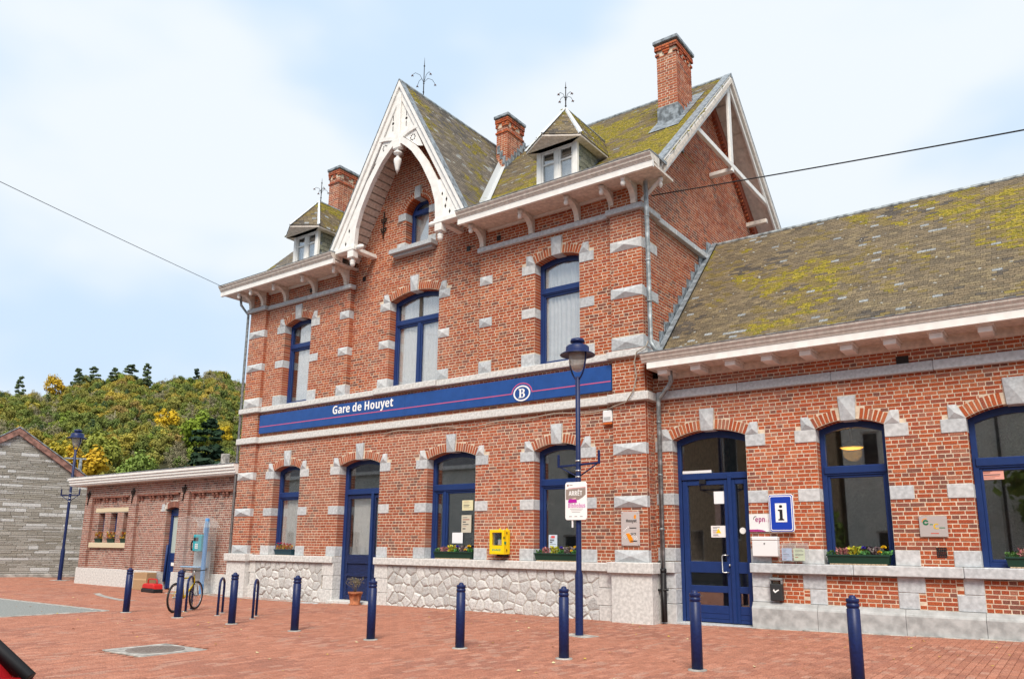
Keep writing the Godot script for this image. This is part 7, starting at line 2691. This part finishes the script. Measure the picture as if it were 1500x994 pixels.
func hillside() -> void:
	var s := begin(true)
	var rs := [150.0, 190.0, 225.0, 270.0, 320.0, 370.0, 420.0, 460.0, 500.0, 540.0, 620.0]
	for i in rs.size() - 1:
		for j in 48:
			var a0 := 14.0 + j * 2.05
			var a1 := a0 + 2.05
			quad(s, polar(rs[i], a0, hill_y(rs[i], a0)), polar(rs[i], a1, hill_y(rs[i], a1)), polar(rs[i + 1], a1, hill_y(rs[i + 1], a1)), polar(rs[i + 1], a0, hill_y(rs[i + 1], a0)))
	setting("hill", s, mat(Color(0.06, 0.06, 0.025), 1.0, grain(21, 0.01, 0.6, 1.0), 0.05))
	var kinds := []
	for k in 4: kinds.append(tree_mesh(0, 100 + k))
	kinds.append(tree_mesh(2, 120))
	kinds.append(tree_mesh(1, 130))
	var firs := [kinds[5]]
	for k in 4: firs.append(tree_mesh(1, 131 + k))
	var xf := []
	var co := []
	for k in kinds.size():
		xf.append([])
		co.append([])
	var r := 212.0
	while r < 515.0:
		var az := 44.0 + rng.randf()
		while az < 82.0:
			var a := az + rng.randf_range(-0.5, 0.5)
			var rr := r + rng.randf_range(-4.0, 4.0)
			var p := polar(rr, a, hill_y(rr, a) - 0.5)
			var patch := blotch.get_noise_2d(p.x * 0.045, p.z * 0.045)
			var k := rng.randi() % 4
			if patch < -0.15 and rng.randf() < 0.5: k = 4
			if rng.randf() < 0.05: k = 5
			var h := rng.randf_range(0.5, 1.0) * (0.85 if rr < 300 else 1.0)
			var c: Color = tree_tones[[0, 1, 2, 0, 2, 6, 1, 5, 3][rng.randi() % 9]]
			if patch > 0.16 and rng.randf() < 0.45: c = tree_tones[[3, 7, 4, 3][rng.randi() % 4]]
			if k == 4: c = Color(0.33, 0.30, 0.19)
			if k == 5: c = Color(0.09, 0.14, 0.06)
			if rng.randf() < 0.035: c = Color(0.46, 0.36, 0.06)
			var f := rng.randf_range(0.8, 1.2)
			xf[k].append(Transform3D(Basis(Vector3.UP, rng.randf() * TAU) * Basis.from_scale(Vector3(h * rng.randf_range(0.85, 1.2), h, h * rng.randf_range(0.85, 1.2))), p))
			co[k].append(Color(c.r * f, c.g * f, c.b * f))
			az += rad_to_deg(4.9 / r) * rng.randf_range(0.8, 1.25)
		r += 5.0
	var w := node(self, "hillside_wood")
	w.set_meta("kind", "stuff")
	tag(w, "dense autumn wood of green and yellow trees covering the hillside", "wood")
	for k in kinds.size():
		scatter(w, ["broadleaf_trees", "broadleaf_trees", "broadleaf_trees", "broadleaf_trees", "bare_trees", "fir_trees"][k], kinds[k], M.crown, xf[k], co[k])
	# trees that stand out: [px, top py, r, kind, tone, width, name, label]
	var fir := Color(0.10, 0.14, 0.07)
	var list := [
		[116, 537, 492, 1, fir, 1.3, "fir_tree", "dark conifer on the skyline, leftmost of the close row of four"],
		[139, 535, 492, 1, fir, 1.5, "fir_tree", "tall dark conifer, second from the left in the skyline row"],
		[169, 536, 492, 1, fir, 1.3, "fir_tree", "dark conifer, third from the left in the skyline row"],
		[193, 531, 492, 1, fir, 1.7, "fir_tree", "broad tiered conifer on the skyline"],
		[216, 530, 492, 1, fir, 1.3, "fir_tree", "tall slim conifer on the skyline above the annex door"],
		[289, 538, 505, 1, Color(0.042, 0.070, 0.042), 1.2, "fir_tree", "small dark pointed conifer alone on the right skyline"],
		[82, 547, 495, 0, Color(0.532, 0.350, 0.028), 1.6, "broadleaf_tree", "round orange-yellow tree on the left skyline"],
		[31, 549, 500, 1, fir, 1.0, "fir_tree", "small conifer tip on the far left skyline"],
		[310, 607, 268, 1, Color(0.031, 0.063, 0.035), 2.1, "fir_tree", "large dark green fir on the slope beside the station block"],
		[291, 602, 300, 0, Color(0.224, 0.308, 0.035), 1.7, "broadleaf_tree", "bright green rounded tree left of the large dark fir"],
		[245, 595, 340, 0, Color(0.644, 0.448, 0.028), 1.3, "broadleaf_tree", "bright yellow tree in the middle of the slope"],
		[330, 619, 310, 0, Color(0.588, 0.434, 0.028), 1.0, "broadleaf_tree", "yellow tree right of the large dark fir"],
		[197, 655, 245, 0, Color(0.20, 0.28, 0.06), 1.5, "broadleaf_tree", "fresh green rounded tree low on the slope above the annex"],
		[122, 645, 250, 0, Color(0.588, 0.378, 0.028), 1.9, "broadleaf_tree", "golden yellow tree beside the left lamp head"],
		[85, 641, 262, 0, Color(0.476, 0.392, 0.042), 1.6, "broadleaf_tree", "yellow-green tree between the stone gable and the left lamp"],
		[155, 628, 275, 0, Color(0.280, 0.308, 0.056), 1.6, "broadleaf_tree", "broad olive tree on the lower slope right of the left lamp"],
		[340, 562, 480, 0, Color(0.182, 0.252, 0.042), 1.5, "broadleaf_tree", "green tree on the skyline touching the station corner"],
	]
	for q in list:
		var d := eye_basis * Vector3((q[0] - 750.0) / FOCAL, -(q[1] - 565.936) / FOCAL, -1.0)
		var hz := Vector2(d.x, d.z).length()
		var az := rad_to_deg(atan2(-d.x, -d.z))
		var rr: float = q[2]
		var foot := hill_y(rr, az) - (7.0 if q[3] == 1 else 0.5)
		var top := eye.y + d.y / hz * rr
		var h: float = clampf((top - foot) / (10.0 if q[3] == 1 else 9.6), 0.5, 3.4)
		var t := thing(q[6], q[7], "tree", polar(rr, az, foot), rng.randf() * 6.0, "trees standing out on the wooded hillside")
		t.scale = Vector3(q[5] * (1.9 if q[3] == 1 else 1.0), h, q[5] * (1.9 if q[3] == 1 else 1.0))
		var m := coloured_times(firs[rng.randi() % 5] if q[3] == 1 else kinds[rng.randi() % 4], q[4])
		put(t, "crown", m, M.crown)
		s = begin(true)
		tube(s, [Vector3(0, -1, 0), Vector3(0, 6, 0)], [0.3, 0.1], 6)
		put(t, "trunk", s, plain(Color(0.09, 0.07, 0.05), 0.9))

func coloured_times(mesh: ArrayMesh, col: Color) -> ArrayMesh:
	var a := mesh.surface_get_arrays(0)
	var c: PackedColorArray = a[Mesh.ARRAY_COLOR]
	for k in c.size(): c[k] = Color(c[k].r * col.r, c[k].g * col.g, c[k].b * col.b)
	a[Mesh.ARRAY_COLOR] = c
	var m := ArrayMesh.new()
	m.add_surface_from_arrays(Mesh.PRIMITIVE_TRIANGLES, a)
	return m

# ---------------------------------------------------------------- houses across the road, seen in the window panes
func opposite_side() -> void:
	# [x0, x1, height, colour, label, openings as [x, y, w, h]]
	var list := [
		[-44.0, -16.6, 7.4, Color(0.86, 0.85, 0.78), "cream painted house across the road, mirrored in the station windows", [[-40, 1, 1.1, 1.8], [-36, 1, 1.1, 1.8], [-32, 1, 1.1, 1.8], [-28, 1, 1.1, 1.8], [-24.6, 1, 1.1, 1.9], [-19.2, 1.0, 0.9, 2.2], [-36, 4.3, 1.1, 1.6], [-28, 4.3, 1.1, 1.6], [-24.6, 4.3, 1.1, 1.6]]],
		[-16.0, -5.4, 8.6, Color(0.82, 0.79, 0.70), "tall cream house across the road, mirrored behind the stop plate", [[-15, 1, 1.1, 1.8], [-12.1, 0.0, 1.3, 2.5], [-8.4, 1, 1.1, 1.8], [-15, 4.2, 1.1, 1.8], [-11.9, 4.6, 1.0, 1.9], [-8.4, 4.2, 1.1, 1.8]]],
		[-5.0, 4.7, 8.8, Color(0.46, 0.33, 0.21), "brown brick house across the road, mirrored in the double door", [[-3.9, 1, 1.0, 1.8], [2.6, 1, 1.0, 1.8], [-1.6, 2.2, 0.9, 6.0], [2.6, 4.4, 1.0, 1.8]]],
		[5.0, 13.4, 8.9, Color(0.88, 0.86, 0.78), "pale rendered house across the road, mirrored in the right windows", [[6.35, 0.0, 1.15, 2.7], [5.95, 5.6, 0.85, 2.2], [9.3, 1, 1.1, 1.8], [9.3, 4.8, 1.1, 1.8], [11.9, 0.3, 0.3, 8.3]]],
	]
	for q in list:
		var t := thing("opposite_house", q[4], "house", Vector3(q[0], -0.1, 26.0))
		var w: float = q[1] - q[0]
		var h: float = q[2]
		var s := begin()
		var xs := [0.0, w]
		var ys := [0.0, h]
		for o in q[5]:
			xs.append_array([o[0] - q[0], o[0] - q[0] + o[2]])
			ys.append_array([o[1], o[1] + o[3]])
		xs.sort()
		ys.sort()
		for a in xs.size() - 1:
			for b in ys.size() - 1:
				if xs[a + 1] - xs[a] < 0.01 or ys[b + 1] - ys[b] < 0.01: continue
				var cx: float = (xs[a] + xs[a + 1]) / 2
				var cy: float = (ys[b] + ys[b + 1]) / 2
				var open_ := false
				for o in q[5]:
					if cx > o[0] - q[0] and cx < o[0] - q[0] + o[2] and cy > o[1] and cy < o[1] + o[3]: open_ = true
				if not open_: box(s, Vector3(xs[a], ys[b], 0), Vector3(xs[a + 1], ys[b + 1], 0.3))
		box(s, Vector3(0, 0, 0.31), Vector3(w, h, 8.0))
		put(t, "wall", s, mat(q[3], 0.9, grain(40, 0.02, 0.8, 1.0), 0.8))
		for o in q[5]:
			var wn := node(t, "window")
			var ox: float = o[0] - q[0]
			s = begin()
			ring_frame(s, ox, ox + o[2], o[1], o[1] + o[3], 0.08, 0.12, 0.2)
			put(wn, "frame", s, M.white)
			s = begin()
			box(s, Vector3(ox + 0.05, o[1] + 0.05, 0.17), Vector3(ox + o[2] - 0.05, o[1] + o[3] - 0.05, 0.19))
			put(wn, "pane", s, plain(Color(0.03, 0.035, 0.04), 0.05))
		s = begin()
		cbox(s, Vector3(-0.2, h - 0.3, -0.3), Vector3(w + 0.2, h, 0.4), 0.03)
		put(t, "cornice", s, M.white)
		s = begin()
		cbox(s, Vector3(0.0, -0.2, -0.06), Vector3(w, 0.85, 0.0), 0.02)
		put(t, "plinth", s, plain(Color(0.16, 0.15, 0.14), 0.9))
		s = begin()
		slab(s, PackedVector2Array([Vector2(0.3, h), Vector2(-8.2, h), Vector2(-4.0, h + 3.0)]), 0, w)
		put(t, "roof", s, plain(Color(0.10, 0.10, 0.11), 0.7)).transform = Transform3D(Basis(Vector3(0, 0, -1), Vector3(0, 1, 0), Vector3(1, 0, 0)), Vector3.ZERO)
	for q in [[15.2, 24.0, 0.75, "garden tree across the road, mirrored at the right end of the windows"], [4.4, 22.5, 0.42, "small green tree across the road, mirrored in the wing window"]]:
		var t := thing("garden_tree", q[3], "tree", Vector3(q[0], -0.1, q[1]), 1.0)
		t.scale = Vector3.ONE * q[2]
		put(t, "crown", coloured_times(tree_mesh(0, 300), Color(0.22, 0.30, 0.05)), M.crown)
		var s := begin(true)
		tube(s, [Vector3(0, 0, 0), Vector3(0, 6, 0)], [0.3, 0.1], 6)
		put(t, "trunk", s, plain(Color(0.09, 0.07, 0.05), 0.9))

# ---------------------------------------------------------------- sky
func cloudy_sky() -> Sky:
	var im := Image.create(1024, 512, false, Image.FORMAT_RGBF)
	var n := FastNoiseLite.new()
	n.seed = 5
	n.frequency = 1.1
	n.fractal_octaves = 5
	n.fractal_gain = 0.45
	for y in 512:
		var el := (0.5 - (y + 0.5) / 512.0) * PI
		for x in 1024:
			var az := (x + 0.5) / 1024.0 * TAU
			var d := Vector3(cos(el) * sin(az), sin(el), cos(el) * cos(az))
			var v := n.get_noise_3d(d.x * 1.5 + 3.1, d.y * 3.2, d.z * 1.5)
			var c := smoothstep(-0.32, 0.22, v)
			var blue := Color(0.227, 0.292, 0.366)
			var white := Color(0.345, 0.36, 0.373)
			var col := blue.lerp(white, c * 0.72 + 0.1)
			if el < 0.0: col = Color(0.2, 0.19, 0.18)
			im.set_pixel(x, y, col)
	var p := PanoramaSkyMaterial.new()
	p.panorama = ImageTexture.create_from_image(im)
	var s := Sky.new()
	s.sky_material = p
	return s

func _ready() -> void:
	rng.seed = 2024
	eye_basis = Basis.from_euler(Vector3(0.2046, 0.6334, 0.0111))
	# camera
	var cam := Camera3D.new()
	cam.name = "camera"
	cam.position = eye
	cam.basis = eye_basis
	cam.near = 0.05
	cam.far = 2000.0
	cam.projection = Camera3D.PROJECTION_FRUSTUM
	cam.size = 0.05 * 994.0 / FOCAL
	cam.frustum_offset = Vector2(0.0, 0.05 * (565.936 - 497.0) / FOCAL)
	add_child(cam)
	cam.make_current()
	# sky, exposure
	var env := Environment.new()
	env.background_mode = Environment.BG_SKY
	env.sky = cloudy_sky()
	env.background_energy_multiplier = 1.0
	env.tonemap_mode = Environment.TONE_MAPPER_LINEAR
	env.tonemap_exposure = 2.75
	env.sdfgi_enabled = true
	env.ssao_enabled = true
	env.ssil_enabled = true
	var we := WorldEnvironment.new()
	we.name = "environment"
	we.environment = env
	add_child(we)
	# veiled sun, high behind the viewer
	var sun := DirectionalLight3D.new()
	sun.name = "sun"
	sun.light_energy = 0.5
	sun.light_angular_distance = 24.0
	sun.light_color = Color(1.0, 0.96, 0.90)
	sun.shadow_enabled = true
	sun.rotation_degrees = Vector3(-48.0, 30.0, 0.0)
	add_child(sun)
	make_materials()
	make_units()
	grounds()
	main_block()
	wing()
	annex()
	stone_house()
	wall_things()
	street_things()
	hillside()
	opposite_side()
